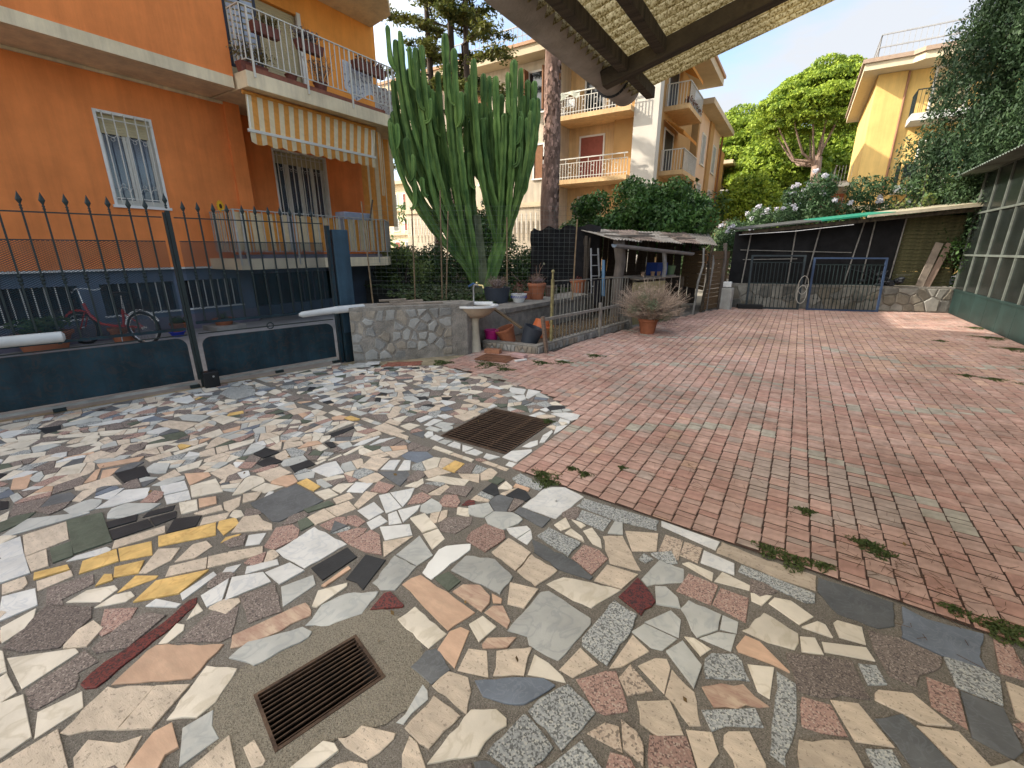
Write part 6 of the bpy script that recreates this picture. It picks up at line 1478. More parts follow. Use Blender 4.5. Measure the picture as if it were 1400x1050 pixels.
# laundry on the balcony
flo=M('floral_cloth',(.50,.52,.56),.9,.1,8,.1,30,speck=[(0,(.56,.57,.60)),(.66,(.16,.16,.2)),(.8,(.5,.48,.5))],sscale=28)
def cloth(f,nu,nv,name,mat):
    m=MB()
    for j in range(nv+1):
        for i in range(nu+1): m.v.append(f(i/nu,j/nv))
    for j in range(nv):
        for i in range(nu): a=j*(nu+1)+i; m.f.append((a,a+1,a+nu+2,a+nu+1)); m.m.append(0)
    return m.build(name,mat,smooth=True)
tag(cloth(lambda u,v:(-9.74+.05*math.sin(u*9),8.00+.85*u,5.74+.12*(1-u)-.72*v*(.8+.2*math.sin(u*5))),14,6,'laundry',flo),'white sheet with a dark floral print drying behind the upper railing','laundry')
tag(cloth(lambda u,v:(-9.70+.05*math.sin(u*13),8.86+.62*u,5.58-.62*v),12,6,'laundry',M('patterned_cloth',(.42,.38,.36),.9,.1,8,.1,30,speck=[(0,(.5,.47,.44)),(.6,(.25,.16,.14)),(.8,(.4,.4,.38))],sscale=30)),'brownish patterned cloth drying at the far end of the upper railing','laundry')
tag(cloth(lambda u,v:(-9.72+.03*math.sin(u*9),9.5+.35*u-.2*u,5.5-.5*v),8,4,'laundry',M('white_cloth',(.55,.57,.62),.9)),'small white towel drying beside the brownish patterned cloth','laundry')
# sunflower ornament and grey box on lower balcony
t=thing('sunflower_ornament','yellow plastic sunflower fixed on the corner of the lower balcony railing','ornament',(-10.05,4.9,2.46),R(-60))
m=MB()
for k in range(14):
    a=k*6.283/14; c,s=math.cos(a),math.sin(a); m.add([(.04*c-.02*s,0,.04*s+.02*c),(.075*c-.032*s,-.012,.075*s+.032*c),(.125*c,-.004,.125*s),(.075*c+.032*s,-.012,.075*s-.032*c),(.04*c+.02*s,0,.04*s-.02*c)],[(0,1,2,3,4)])
m.build('petals',M('yellow_plastic',(.75,.42,.02),.6,.1),t); m=MB(); m.lathe([(.045,0),(.04,.02),(.0,.028)],(0,0,0),14); o=m.build('centre',M('brown_plastic2',(.05,.02,.01),.7),t,smooth=True); o.rotation_euler=(R(90),0,0)
o=MB().box(-.18,.18,-.42,.42,0,.30).build('storage_box',M('pale_grey_plastic',(.27,.29,.35),.5,.1),bevel=.02); o.location=(-9.80,7.95,2.22); tag(o,'pale grey storage box on the lower balcony behind the striped screen','box')
o=MB().box(-.2,.2,-.44,.44,0,.05).build('stand',M('thin_pole',(0,0,0))); o.location=(-9.8,7.95,2.165); tag(o,'shelf under the pale grey storage box on the lower balcony','shelf')
o=MB(); o.tube([(0,0,0),(.05,.12,.55)],.02,6); o=o.build('stick',M('brown_pole',(.10,.07,.05),.8)); o.location=(-9.58,8.25,2.3); tag(o,'short brown pole sticking up over the right end of the striped screen','pole')
# ------------------------------------------------------------ apartment blocks
bge=M('beige_render',(.52,.44,.33),.9,.08,1.,.15,60,dirt=.12,streak=.22); pch=M('peach_render',(.66,.44,.22),.9,.08,1.,.15,60,dirt=.12,streak=.2); ochre=M('ochre_render',(.42,.25,.10),.9,.07,1.,.15,60,dirt=.08); yel=M('yellow_render',(.78,.52,.18),.9,.07,1.,.12,60,dirt=.1,streak=.15); eav=M('eave_paint',(.52,.42,.28),.85,.08,1.5,.1,50); brs_=M('brown_red_blind',(.28,.085,.06),.8,.1,6,.1); org=M('orange_render',(.58,.28,.09),.9,.07,1,.1,60,dirt=.08); irn=M('grey_iron',(.33,.33,.33),.5,.1); darkw=M('dark_opening',(.03,.028,.03),.7,.2)
def fwin(parent,x0,x1,z0,z1,Y,pane,axis='y',sgn=-1,frame=mar,slats=False,extra=None):
    """window on a facade; facade plane at Y facing -Y (axis y) or plane X facing +X (axis x)"""
    d=.03*sgn
    def bx(mb,a0,a1,b0,b1,c0,c1):
        if axis=='y': mb.box(a0,a1,min(Y+c0*sgn,Y+c1*sgn),max(Y+c0*sgn,Y+c1*sgn),b0,b1)
        else: mb.box(min(Y+c0*sgn,Y+c1*sgn),max(Y+c0*sgn,Y+c1*sgn),a0,a1,b0,b1)
    w=.09; m=MB(); bx(m,x0,x0+w,z0,z1,-.02,.05); bx(m,x1-w,x1,z0,z1,-.02,.05); bx(m,x0+w,x1-w,z1-w,z1,-.02,.05); bx(m,x0-.05,x1+.05,z0-.08,z0,-.02,.10); o=m.build('window',frame,parent)
    m=MB(); bx(m,x0+w,x1-w,z0,z1-w,-.02,.012); m.build('pane',pane,o)
    if slats:
        m=MB(); n=int((z1-z0)/.12)
        for i in range(n): bx(m,x0+w+.02,x1-w-.02,z0+.02+i*(z1-z0-w)/n,z0+.09+i*(z1-z0-w)/n,.014,.03)
        m.build('louvres',slats,o)
    return o
def balcony(parent,pts,z,h,mat,slabm,style='v',th=.16,step=.14):
    m=MB(); m.prism(pts,z-th,z); s=m.build('balcony_slab',slabm,parent)
    P=pts
    m=MB()
    for a,b in zip(P[:-1],P[1:]):
        a=Vector(a);b=Vector(b);L=(b-a).length
        m.bar((*a,z+h),(*b,z+h),.06,.04); m.bar((*a,z+.10),(*b,z+.10),.03,.03); n=int(L/step)
        if style=='deco': m.bar((*a,z+h*.72),(*b,z+h*.72),.03,.03)
        for i in range(n+1):
            q=a+(b-a)*i/n; m.bar((*q,z),(*q,z+h),.022)
            if style=='deco' and i%3==0 and i<n: r=a+(b-a)*(i+1)/n; m.bar((*q,z+.25),(*r,z+.25),.02); m.bar((*q,z+h*.6),(*r,z+h*.6),.02)
    m.build('railing',mat,s); return s
# block B (beige/peach, behind the cactus)
Bb=thing('apartment_block','beige and peach apartment block with decorated balconies behind the cactus','apartment block',(0,0,0))
YB=24.0
m=MB(); m.box(-24,-12.15,YB,YB+9,.5,11.35); m.build('beige_wing',bge,Bb)
m=MB(); m.box(-12.149,-8.05,YB+1.3,YB+9,.5,11.35); m.build('loggia_wall',pch,Bb)
m=MB(); m.box(-9.35,-8.05,YB+.9,YB+1.299,.5,11.35); m.build('ochre_panel',ochre,Bb)
m=MB(); m.box(-8.049,-6.85,YB,YB+.6,.5,11.35); m.build('white_pier',M('pale_render',(.60,.55,.47),.9,.05,1,.1,60,dirt=.08),Bb)
m=MB(); m.box(-8.049,-7.2,YB+.601,YB+9,.5,11.35); m.build('side_wall',ochre,Bb)
m=MB(); m.box(-12.33,-12.151,YB-.08,YB+.2,.5,11.35); m.build('orange_pilaster',org,Bb)
m=MB(); m.box(-24.6,-5.7,YB-1.0,YB+9.5,11.36,11.75); m.build('roof_slab',eav,Bb); m=MB(); m.box(-24.7,-5.6,YB-1.1,YB+9.6,11.751,11.9); m.build('roof_edge',M('terracotta_edge',(.42,.25,.15),.8,.1),Bb)
m=MB()
for i in range(40): m.bar((-22+i*.28,YB-.6,11.9),(-22+i*.28,YB-.6,12.85),.03)
m.bar((-22,YB-.6,12.85),(-11.0,YB-.6,12.85),.05); m.bar((-22,YB-.6,12.4),(-11,YB-.6,12.4),.03); m.build('roof_railing',irn,Bb)
for z in (5.30,8.38): balcony(Bb,[(-12.1,YB+1.28),(-12.1,YB-.25),(-8.06,YB-.25),(-8.06,YB+1.2)][:3]+[(-8.07,YB-.1)],z,.98,whp,pch,'deco') if 0 else None
def balcB(z):
    m=MB(); m.box(-12.14,-8.06,YB-.5,YB+1.28,z-.22,z); s=m.build('balcony_slab',pch,Bb); m=MB(); a=(-12.1,YB-.47); b=(-8.06,YB-.47); c=(-12.1,YB)
    for (p,q) in ((a,b),(c,a)):
        p=Vector(p);q=Vector(q);L=(q-p).length; n=max(2,int(L/.16)); m.bar((*p,z+1.0),(*q,z+1.0),.07,.05); m.bar((*p,z+.78),(*q,z+.78),.03); m.bar((*p,z+.12),(*q,z+.12),.03)
        for i in range(n+1):
            r=p+(q-p)*i/n; m.bar((*r,z),(*r,z+1.0 if i%4==0 else z+.78),.026)
            if i%4==1 and i+1<=n: t_=p+(q-p)*(i+1)/n; m.bar((*r,z+.32),(*t_,z+.32),.022); m.bar((*r,z+.6),(*t_,z+.6),.022)
    m.build('railing',whp,s)
balcB(5.28); balcB(8.36)
fwin(Bb,-11.5,-10.0,5.5,7.7,YB+1.3,brs_); fwin(Bb,-11.3,-10.1,8.5,10.8,YB+1.3,gdk); fwin(Bb,-9.9,-9.4,8.5,10.8,YB+1.3,darkw); fwin(Bb,-11.5,-10.0,2.4,4.6,YB+1.3,brs_)
brw=M('brown_shutter',(.22,.10,.045),.8,.1)
for x0,x1,z0,z1 in ((-14.1,-13.0,8.9,10.9),(-18.3,-16.7,8.7,10.9),(-13.75,-13.0,5.55,7.35),(-17.6,-16.3,5.5,7.5),(-21.5,-20.2,8.8,10.8),(-21.5,-20.2,5.5,7.5)): fwin(Bb,x0,x1,z0,z1,YB,gdk if z0>8.85 else brw)
for x in (-13.0,-14.15): m=MB(); m.box(x,x+.08,YB-.5,YB-.03,8.9,10.9); m.build('open_shutter',brw,Bb)
m=MB(); m.box(-24,-12.33,YB-.10,YB-.003,4.05,4.3); m.build('string_course',eav,Bb)
for i in range(34): m=MB(); m.box(-23.6+i*.32,-23.55+i*.32,YB-.35,YB-.30,2.6,3.7); m.build('fence_bar',whp,Bb)
# side balconies of block B, facing the lane
for z in (5.7,8.75):
    m=MB(); m.box(-7.199,-5.95,YB+2.2,YB+5.6,z-.22,z); s=m.build('balcony_slab',pch,Bb); m=MB()
    for (p,q) in (((-7.15,YB+2.25),(-6.0,YB+2.25)),((-6.0,YB+2.25),(-6.0,YB+5.55))):
        p=Vector(p);q=Vector(q);n=int((q-p).length/.14); m.bar((*p,z+1),(*q,z+1),.06,.04)
        for i in range(n+1): r=p+(q-p)*i/n; m.bar((*r,z),(*r,z+1),.022)
    m.build('railing',whp,s)
    fwin(Bb,YB+2.6,YB+4.6,z+.05,z+2.2,-7.2,darkw,'x',1)
    aw_=MB(); aw_.add([(-7.15,YB+2.2,z+2.5),(-7.15,YB+5.6,z+2.5),(-6.1,YB+5.6,z+1.85),(-6.1,YB+2.2,z+1.85),(-6.1,YB+5.6,z+1.68),(-6.1,YB+2.2,z+1.68)],[(0,1,2,3),(3,2,4,5)]); aw_.build('awning_cloth',cO,Bb)
P,d=shell([(-6.1,YB+2.6+.5*k,9.0) for k in range(6)],[.22]*6,500,.8,.2); q=leaves('balcony_flowers',P,.06,leafmat('flower_mix',(.04,.09,.03),(.35,.10,.10)),Bb,1.6); q['kind']='stuff'
t=thing('garden_chair','white plastic chair on the middle balcony of the beige apartment block','chair',(-11.6,YB-.05,8.37)); 
for x in (-.2,.2):
    for y in (-.2,.2): m=MB(); m.box(x-.02,x+.02,y-.02,y+.02,0,.43); m.build('leg',wht,t)
m=MB(); m.box(-.24,.24,-.24,.24,.43,.47); m.build('seat',wht,t); m=MB(); m.box(-.24,.24,.2,.24,.47,.9); m.build('backrest',wht,t)
tag(cloth(lambda u,v:(-12.0+1.2*u,YB-.50-.03*math.sin(u*12),9.42-.35*v*(.7+.3*math.sin(u*9))),12,4,'laundry',M('pale_towel',(.5,.5,.4),.9)),'pale towels hung over the middle balcony railing of the beige block','laundry')
# block C, D further along the lane
def blockC(label,x1,y0,y1,z1,xl,wcol,side,zg=.5,bal=None,front=ochre):
    b=thing('apartment_block',label,'apartment block',(0,0,0))
    m=MB(); m.box(xl,x1,y0,y0+.4,zg,z1); m.build('front_wall',front,b); m=MB(); m.box(xl,x1-.001,y0+.401,y1,zg,z1); m.build('side_wall',side,b)
    m=MB(); m.box(xl-.5,x1+.9,y0-.7,y1+.6,z1+.001,z1+.32); m.build('roof_slab',eav,b)
    L=y1-y0; m=MB(); m.box(x1,x1+.12,y0+L*.42,y0+L*.58,zg,z1); m.build('pilaster',front,b)
    for z in (z1-3.0,z1-6.1):
        for f in (.16,.68): fwin(b,y0+L*f,y0+L*f+min(1.4,L*.16),z,z+1.9,x1,irn,'x',1)
    return b
cB=blockC('ochre sided apartment block second along the lane, right of the white pier',-6.9,33.6,42,10.35,-16,None,M('pale_peach',(.64,.47,.33),.9,.05,1,.1,60))
m=MB(); m.tube([(-6.75,42.1,.5),(-6.75,42.1,10.3)],.07,8); m.build('downpipe',brw,cB)
cD=thing('apartment_block','orange apartment block with small balconies third along the lane, by the pines','apartment block',(0,0,0))
m=MB(); m.box(-16,-7.6,49,49.5,.5,9.3); m.build('front_wall',org,cD); m=MB(); m.box(-16,-7.601,49.501,62,.5,9.3); m.build('side_wall',M('pale_peach',(0,0,0)),cD); m=MB(); m.box(-16.5,-6.6,48.3,62.5,9.301,9.6); m.build('roof_slab',eav,cD)
for z in (3.2,6.0):
    m=MB(); m.box(-9.6,-6.6,48.0,50.5,z-.2,z); s=m.build('balcony_slab',pch,cD); m=MB()
    for (p,q) in (((-9.6,48.05),(-6.65,48.05)),((-6.65,48.05),(-6.65,50.4))):
        p=Vector(p);q=Vector(q);n=int((q-p).length/.2); m.bar((*p,z+1),(*q,z+1),.08)
        for i in range(n+1): r=p+(q-p)*i/n; m.bar((*r,z),(*r,z+1),.04)
    m.build('railing',whp,s)
    m=MB(); m.box(-7.599,-6.6,54,57,z-.2,z); s=m.build('balcony_slab',pch,cD); m=MB(); m.box(-6.65,-6.6,54,57,z,z+.95); m.build('railing',whp,s)
    fwin(cD,51.0,52.6,z+.1,z+2.3,-7.6,darkw,'x',1); fwin(cD,58.5,60,z+.3,z+2.0,-7.6,irn,'x',1); fwin(cD,-9.2,-8.0,z+.1,z+2.3,49,darkw)
o=MB().box(-.4,.4,-.25,.25,0,.9).build('air_conditioner',M('white_plastic',(0,0,0)),bevel=.03); o.location=(-6.4,44.2,5.6); tag(o,'white air conditioner box hung on the wall behind the second block','air conditioner')
o=MB().box(-.45,.35,-.05,.05,-.08,0).build('wall_bracket',irn); o.location=(-6.5,44.2,5.6); tag(o,'bracket carrying the white air conditioner box','bracket')
m=MB(); m.box(-9,-6.95,42.8,45.5,.5,9.6); o=m.build('stair_tower',org); tag(o,'orange stair tower between the second and third apartment blocks','tower')
# far left cream block
fl=thing('apartment_block','distant cream apartment block seen under the striped curtain','apartment block',(0,0,0)); cw=M('cream_render',(.66,.55,.36),.9,.05,1,.1,60)
m=MB(); m.box(-60,-36.5,42,50,-.5,9.3); m.build('front_wall',cw,fl); m=MB(); m.box(-60.5,-36,41.4,50.5,9.301,9.7); m.build('roof_slab',eav,fl)
for k in range(10):
    for z in (1.2,4.0,6.8): fwin(fl,-42.9+k*.0-k*1.9+4.3,-42.0-k*1.9+4.4,z,z+1.5,42,[brs_,gdk][(k+int(z))%2])
for z in (3.6,6.4): m=MB(); m.box(-60,-36.5,41.7,41.997,z-.15,z); m.build('string_course',eav,fl)
# yellow block on the right
yb=thing('apartment_block','bright yellow apartment block with a roof terrace behind the dark conifer','apartment block',(0,0,0))
YY=30.0
m=MB(); m.box(1.80,2.92,YY,YY+9,.5,9.65); m.build('corner_wall',yel,yb); m=MB(); m.box(3.0,9,YY+.15,YY+9,.5,9.65); m.build('front_wall',yel,yb)
m=MB(); m.box(2.921,2.999,YY+.1,YY+.5,.5,9.65); m.build('groove_wall',ochre,yb); m=MB(); m.tube([(2.96,YY-.02,.5),(2.96,YY-.02,9.6)],.05,8); m.build('downpipe',M('copper_pipe',(.30,.15,.08),.6,.1),yb)
m=MB(); m.prism([(1.15,YY-.9),(2.9,YY-.9),(3.25,YY-1.25),(9.6,YY-1.25),(9.6,YY+9.5),(1.15,YY+9.5)],9.66,9.95); m.build('eave_slab',M('pale_eave',(.62,.52,.36),.85,.06),yb)
m=MB(); m.prism([(1.05,YY-1.0),(2.85,YY-1.0),(3.2,YY-1.35),(9.7,YY-1.35),(9.7,YY+9.6),(1.05,YY+9.6)],9.951,10.12); m.build('roof_edge',M('roof_edge_brown',(.36,.26,.19),.8,.1),yb)
m=MB()
for i in range(36): m.bar((1.6+i*.2,YY-.6,10.1),(1.6+i*.2,YY-.6,11.1),.02)
for i in range(30): m.bar((1.6,YY-.6+i*.2,10.1),(1.6,YY-.6+i*.2,11.1),.02)
for z in (11.1,10.6): m.bar((1.6,YY-.6,z),(8.8,YY-.6,z),.05); m.bar((1.6,YY-.6,z),(1.6,YY+6,z),.05)
m.build('roof_railing',irn,yb)
for z in (4.55,7.55):
    m=MB(); m.box(3.25,6.2,YY-1.2,YY+.149,z-.3,z); s=m.build('balcony_slab',M('pale_slab',(.55,.55,.52),.8),yb); m=MB()
    for (p,q) in (((3.3,YY+.1),(3.3,YY-1.15)),((3.3,YY-1.15),(6.1,YY-1.15))):
        p=Vector(p);q=Vector(q);n=int((q-p).length/.13); m.bar((*p,z+.95),(*q,z+.95),.04)
        for i in range(n+1): r=p+(q-p)*i/n; m.bar((*r,z),(*r,z+.95),.016)
    m.build('railing',dk,s); fwin(yb,3.9,5.2,z+.05,z+2.1,YY+.15,shb)
t=thing('garden_chair','dark chair on the lower balcony of the yellow apartment block','chair',(3.75,YY-.7,4.55)); m=MB(); m.box(-.25,.25,-.25,.25,.42,.46); m.build('seat',dk,t); m=MB(); m.box(-.25,.25,.22,.26,.46,1.0); m.build('backrest',dk,t)
for x in (-.22,.22):
    for y in (-.22,.22): m=MB(); m.box(x-.02,x+.02,y-.02,y+.02,0,.42); m.build('leg',dk,t)
m=MB(); m.box(1.7,9,YY-.05,YY-.003,3.6,3.8); m.build('string_course',M('pale_eave',(0,0,0)),yb)
for z in (5.3,): 
    m=MB(); m.box(.9,1.799,YY+3,YY+7,z-.2,z); s=m.build('balcony_slab',M('pale_slab',(0,0,0)),yb); m=MB(); [m.box(.92,.94,YY+3+k*.16,YY+3.02+k*.16,z,z+.9) for k in range(25)]; [m.box(.92+k*.15,.94+k*.15,YY+3,YY+3.02,z,z+.9) for k in range(6)]; m.box(.90,.96,YY+3,YY+7,z+.9,z+.94); m.build('railing',irn,s)
lb=thing('low_house','small house with a brick red loggia left of the yellow apartment block','house',(0,0,0)); m=MB(); m.box(.2,1.75,38,46,.5,5.6); m.build('wall',M('loggia_red',(.35,.12,.06),.8,.1),lb); m=MB(); m.box(-.2,1.78,37.4,46.4,5.601,5.9); m.build('roof',M('grey_roof',(.3,.28,.26),.8),lb); m=MB(); m.box(-.1,.15,37.9,45,.5,5.6); m.build('pillar',cw,lb); fwin(lb,.5,1.4,2.6,4.4,38,irn)

# ------------------------------------------------------------ cactus
cac=M('cactus_green',(.05,.12,.030),.65,.35,5,.15,60,spec=.2,col2=(.15,.25,.065),rnd=.25,stretch=(1,1,.5)); cacw=M('cactus_bark',(.10,.115,.06),.85,.4,6,.5,40)
ct=thing('candelabra_cactus','huge candelabra cactus with dozens of ribbed upright stems behind the stone wall','cactus',(-6.1,8.3,.68))
VW=Vector((-math.sin(R(32.3)),math.cos(R(32.3)),0)); RT=Vector((math.cos(R(32.3)),math.sin(R(32.3)),0))
# tips given in metres across / up, measured from the foot of the cactus
BASE=Vector((-6.1,8.3,.68))
tips=[(-1.8, 3.96, 0), (-1.52, 4.96, 0), (-1.41, 5.08, 0), (-1.31, 4.86, 0), (-1.12, 4.78, 0), (-0.99, 4.86, 0), (-0.9, 4.34, 0), (-0.75, 4.47, 0), (-0.55, 5.02, 0), (-0.37, 4.81, 0), (-0.53, 4.4, 0), (-0.23, 4.47, 0), (-1.67, 4.34, 0), (-1.26, 4.53, 0), (-1.11, 4.08, 0), (-0.96, 3.96, 0), (-0.78, 3.83, 0), (-0.5, 3.96, 0), (-0.24, 4.21, 0), (-1.7, 3.56, 0), (-1.38, 3.29, 0), (-1.02, 3.43, 0), (-0.73, 3.16, 0), (-0.46, 3.56, 0), (-0.18, 3.69, 0), (-1.49, 3.96, 0), (-1.23, 3.83, 0), (-0.09, 4.4, 1), (-0.01, 4.65, 1), (0.14, 4.62, 1), (0.25, 4.57, 1), (0.4, 4.44, 1), (0.5, 4.24, 1), (0.05, 4.08, 1), (0.27, 3.96, 1), (0.65, 4.19, 1), (0.76, 4.59, 1), (0.9, 4.57, 1), (1.04, 4.38, 1), (1.18, 4.44, 1), (1.27, 4.19, 1), (1.14, 4.02, 1), (0.96, 4.11, 1), (0.75, 3.93, 1), (0.57, 3.76, 1), (0.12, 3.69, 1), (0.36, 3.63, 1), (0.9, 3.83, 1), (-0.06, 3.83, 1), (1.08, 3.69, 1)]
def stem(p0,p1,p2,p3,r,parent,seg=16):
    pts=[];rad=[]; h_=(p3-p0).length; seg=max(8,int(h_/.13))
    for k in range(seg+1):
        t=k/seg; a=(1-t)**3;b=3*t*(1-t)**2;c=3*t*t*(1-t);d=t**3
        pts.append(p0*a+p1*b+p2*c+p3*d); rad.append(r*(.75+.25*min(1,t*2))*(1+.13*math.sin(t*h_/.07+r*900)))
    dirn=(pts[-1]-pts[-2]).normalized(); pts.append(pts[-1]+dirn*r*.7); rad.append(r*.72); pts.append(pts[-1]+dirn*r*.35); rad.append(r*.25)
    m=MB(); m.tube(pts,rad,10,star=.58); return m.build('stem',cac,parent)
for i,(x,z,root) in enumerate(tips):
    dep=random.uniform(-.55,.55); tip=RT*x+VW*dep+Vector((0,0,z-.2-random.uniform(0,.12)))
    rx=(-.02 if root==0 else .52); rz=random.uniform(.15,.9) if root==0 else random.uniform(.9,1.5)
    f=random.uniform(.0,1.0)
    p0=RT*(rx+.10*random.uniform(-1,1)*(1)+.1*max(-1,min(1,(x-rx))))+VW*dep*.12+Vector((0,0,rz)); 
    h=tip.z-p0.z; p1=p0+(RT*(x-rx)*.55+VW*dep*.5)*1.0+Vector((0,0,h*.30)); p2=tip-Vector((0,0,h*.42))+RT*random.uniform(-.02,.02)
    stem(p0,p1,p2,tip,random.uniform(.058,.078),ct)
    # short side branches near the top
    for _k in range(random.choice((0,1,1,2))):
        q=tip-Vector((0,0,random.uniform(.35,1.5))); o=RT*random.choice((-1,1))*.12+VW*random.uniform(-.1,.1); stem(q,q+o*.9+Vector((0,0,.02)),q+o+Vector((0,0,.12)),q+o+Vector((0,0,random.uniform(.25,.8))),.052,ct,9)
for a,b,c,r in (((.08,0),(-.05,.6),(-.30,1.5),.14),((.05,0),(.02,.8),(-.08,1.7),.15),((.10,0),(.22,.6),(.50,1.25),.13),((.12,0),(.35,.5),(.62,1.3),.10)):
    m=MB(); f=lambda q:RT*q[0]+Vector((0,0,q[1]-.05)); pts=[f(a)*(1-t)**2+f(b)*2*t*(1-t)+f(c)*t*t for t in np.linspace(0,1,8)]; m.tube(pts,[r*1.2-.3*r*k/7 for k in range(8)],10,star=.72); m.build('trunk',cacw if r>.14 else cac,ct)
# ------------------------------------------------------------ trees
barkp=M('pine_bark',(.15,.085,.06),.95,.4,5,1.,25,stretch=(1,1,.35),col2=(.26,.17,.13)); barkd=M('dark_bark',(.06,.045,.035),.95,.4,6,.8,30,stretch=(1,1,.3)); barkg=M('grey_pine_bark',(.30,.21,.16),.95,.35,5,.8,30,stretch=(1,1,.35))
def limb(m,p,q,r0,r1,bend=.15,n=7,k=6):
    p=Vector(p);q=Vector(q);L=(q-p).length; o=Vector((random.gauss(0,1),random.gauss(0,1),0))*bend*L*.3; pts=[p*(1-t)+q*t+o*math.sin(t*3.14) for t in np.linspace(0,1,k)]; m.tube(pts,list(np.linspace(r0,r1,k)),n); return pts
# pine trunk rising in front of the beige block
pt=thing('pine_tree','tall pine with a scaly reddish trunk rising behind the black shade cloth','pine tree',(-7.35,14,.6))
m=MB(); pts=[];rad=[]
for k in range(30):
    z=k*.38; pts.append((.03*math.sin(k*.7),.03*math.cos(k*.5),z)); rad.append(.31-.0035*k*1.2+random.uniform(-.012,.012))
m.tube(pts,rad,16); m.build('trunk',barkp,pt,smooth=True)
m=MB(); 
for k in range(1500):
    z=random.uniform(0,10.5); a=random.uniform(0,6.28); r=.31-.0035*z/.38*1.2+.006; h=random.uniform(.05,.12); w=random.uniform(.12,.22); 
    p=[(r*math.cos(a+da)*(1+random.uniform(0,.05)),r*math.sin(a+da)*(1+random.uniform(0,.05)),z+dz) for da,dz in ((-w,-h*.4),(0,-h),(w,-h*.3),(w*.8,h*.8),(-w*.7,h))]; m.add(p,[(0,1,2,3,4)])
o=m.build('bark_plates',M('bark_plate',(.24,.15,.115),.95,.35,8,.8,40,isl=.6),pt); o['kind']='stuff'
m=MB(); cs=[];rs=[]
for k in range(9):
    a=k*.7; e=(2.6*math.cos(a),2.6*math.sin(a),13.2+random.uniform(-.5,.6)); limb(m,(0,0,10.6+.1*k),e,.12,.04); cs.append(e);rs.append(1.3)
m.build('limb',barkp,pt); P,d=shell(cs+[(0,0,13.6)],rs+[1.8],9000,.55,.5,True); leaves('crown',P,.11,leafmat('pine_green',(.03,.065,.015),(.13,.19,.04),.25),pt,4)
# cedar group behind cactus
cdl=leafmat('cedar_green',(.022,.045,.012),(.20,.20,.045),.35)
def conifer(label,loc,h,spread,z0,n,trunks,mat,size=.16,levels=16,clip_=None):
    t=thing('cedar_tree',label,'cedar tree',loc); m=MB()
    for (dx,dy,r) in trunks: m.tube([(dx,dy,0),(dx*1.1+.1,dy,h*.5),(dx*1.2,dy,h*.97)],[r,r*.7,.04],9)
    cs=[];rs=[]
    for k in range(levels):
        f=k/(levels-1); z=z0+(h-z0)*f; R_=spread*(1-f*.6)
        for j in range(7):
            a=random.uniform(0,6.28); L=R_*random.uniform(.55,1.1); base=random.choice(trunks); e=Vector((base[0]+L*math.cos(a),base[1]+L*math.sin(a),z-.12*L+random.uniform(-.2,.2))); limb(m,(base[0],base[1],z),e,.05,.015,.1,5,4)
            for s in (.35,.55,.75,.95): c=Vector((base[0],base[1],z))*(1-s)+e*s; cs.append(tuple(c)); rs.append(.30+.45*random.random()*s)
    m.build('trunk',barkd,t); P,d=shell(cs,rs,n,.35,.1); leaves('crown',P,size,mat,t,2.6,nrm=d*.3+np.array([0,0,1.])); return t
conifer('spreading cedar with sunlit sprays and dark trunks behind the orange house',(-14.6,17.6,.6),15.5,3.6,5.2,46000,[(-.9,0,.22),(.1,.2,.26),(1.1,-.2,.2)],cdl,.095)
t=thing('dead_tree','thin leaning trunk seen in the gap below the orange house balcony','tree',(-14.6,17.0,.6)); m=MB(); limb(m,(1.0,0,0),(-.3,0,3.2),.10,.07); limb(m,(-.3,0,3.2),(.35,.2,6.4),.07,.03); limb(m,(-.1,0,2.6),(1.3,.3,4.3),.05,.02); m.build('trunk',barkd,t); P,d=shell([(.2,0,3.9),(1.0,.3,4.3),(.5,.2,4.1)],[.5,.6,.5],500,.25,.2); leaves('sprays',P,.09,cdl,t,3)
# umbrella pines
upl=leafmat('umbrella_pine_green',(.05,.115,.012),(.42,.52,.06),.35)
def upine(label,loc,h,rx,ry,n,thick,bark,fork,size=.2,lean=(0,0),flat=.42):
    t=thing('umbrella_pine',label,'pine tree',loc); m=MB(); zf=h*fork; m.tube([(0,0,0),(lean[0]*.3,lean[1]*.3,zf*.6),(lean[0]*.5,lean[1]*.5,zf)],[thick,thick*.85,thick*.75],12)
    cs=[];rs=[]; b0=Vector((lean[0]*.5,lean[1]*.5,zf)); N_=44
    for k in range(N_):
        a=k*2.399; q=math.sqrt((k+.5)/N_); x=lean[0]+rx*q*math.cos(a); y=lean[1]+ry*q*math.sin(a); z=h-(h*.62*(1-fork))*q**2*.9+random.uniform(-.5,.25); cs.append((x,y,z)); rs.append(random.uniform(.16,.23)*rx+.35)
        if q<.85: cs.append((x*.9,y*.9,z-h*.10)); rs.append(.17*rx+.3)
        if k%5==0: mid=b0*.55+Vector((x,y,z))*.45-Vector((0,0,.12*h)); limb(m,b0+Vector((0,0,random.uniform(-.8,.2))),mid,thick*.34,thick*.2,.1); limb(m,mid,(x,y,z-.3),thick*.2,thick*.07,.25)
    m.build('trunk',bark,t); P,d=shell(cs,rs,n,flat*1.35,.78,True); leaves('crown',P,size,upl,t,2.0,nrm=d*.6); return t
upine('tall umbrella pine with a bare reddish trunk left of the yellow block',(.35,45,.5),14.0,4.1,3.8,60000,.42,barkg,.58,.11,(-.9,0))
upine('umbrella pine with a dark leaning trunk beside the third apartment block',(-9.0,56,.5),14.2,6.2,5.0,44000,.38,barkd,.42,.15,(1.8,0))
upine('bushy umbrella pine filling the gap between the two taller pines',(-3.6,52,.5),10.6,4.4,4.2,30000,.3,barkd,.35,.17,(.3,0),.7)
upine('lower pine standing behind the tall bare trunked pine',(1.5,56,.5),12.2,4.6,4.4,26000,.3,barkd,.3,.19,(0,0),.75)
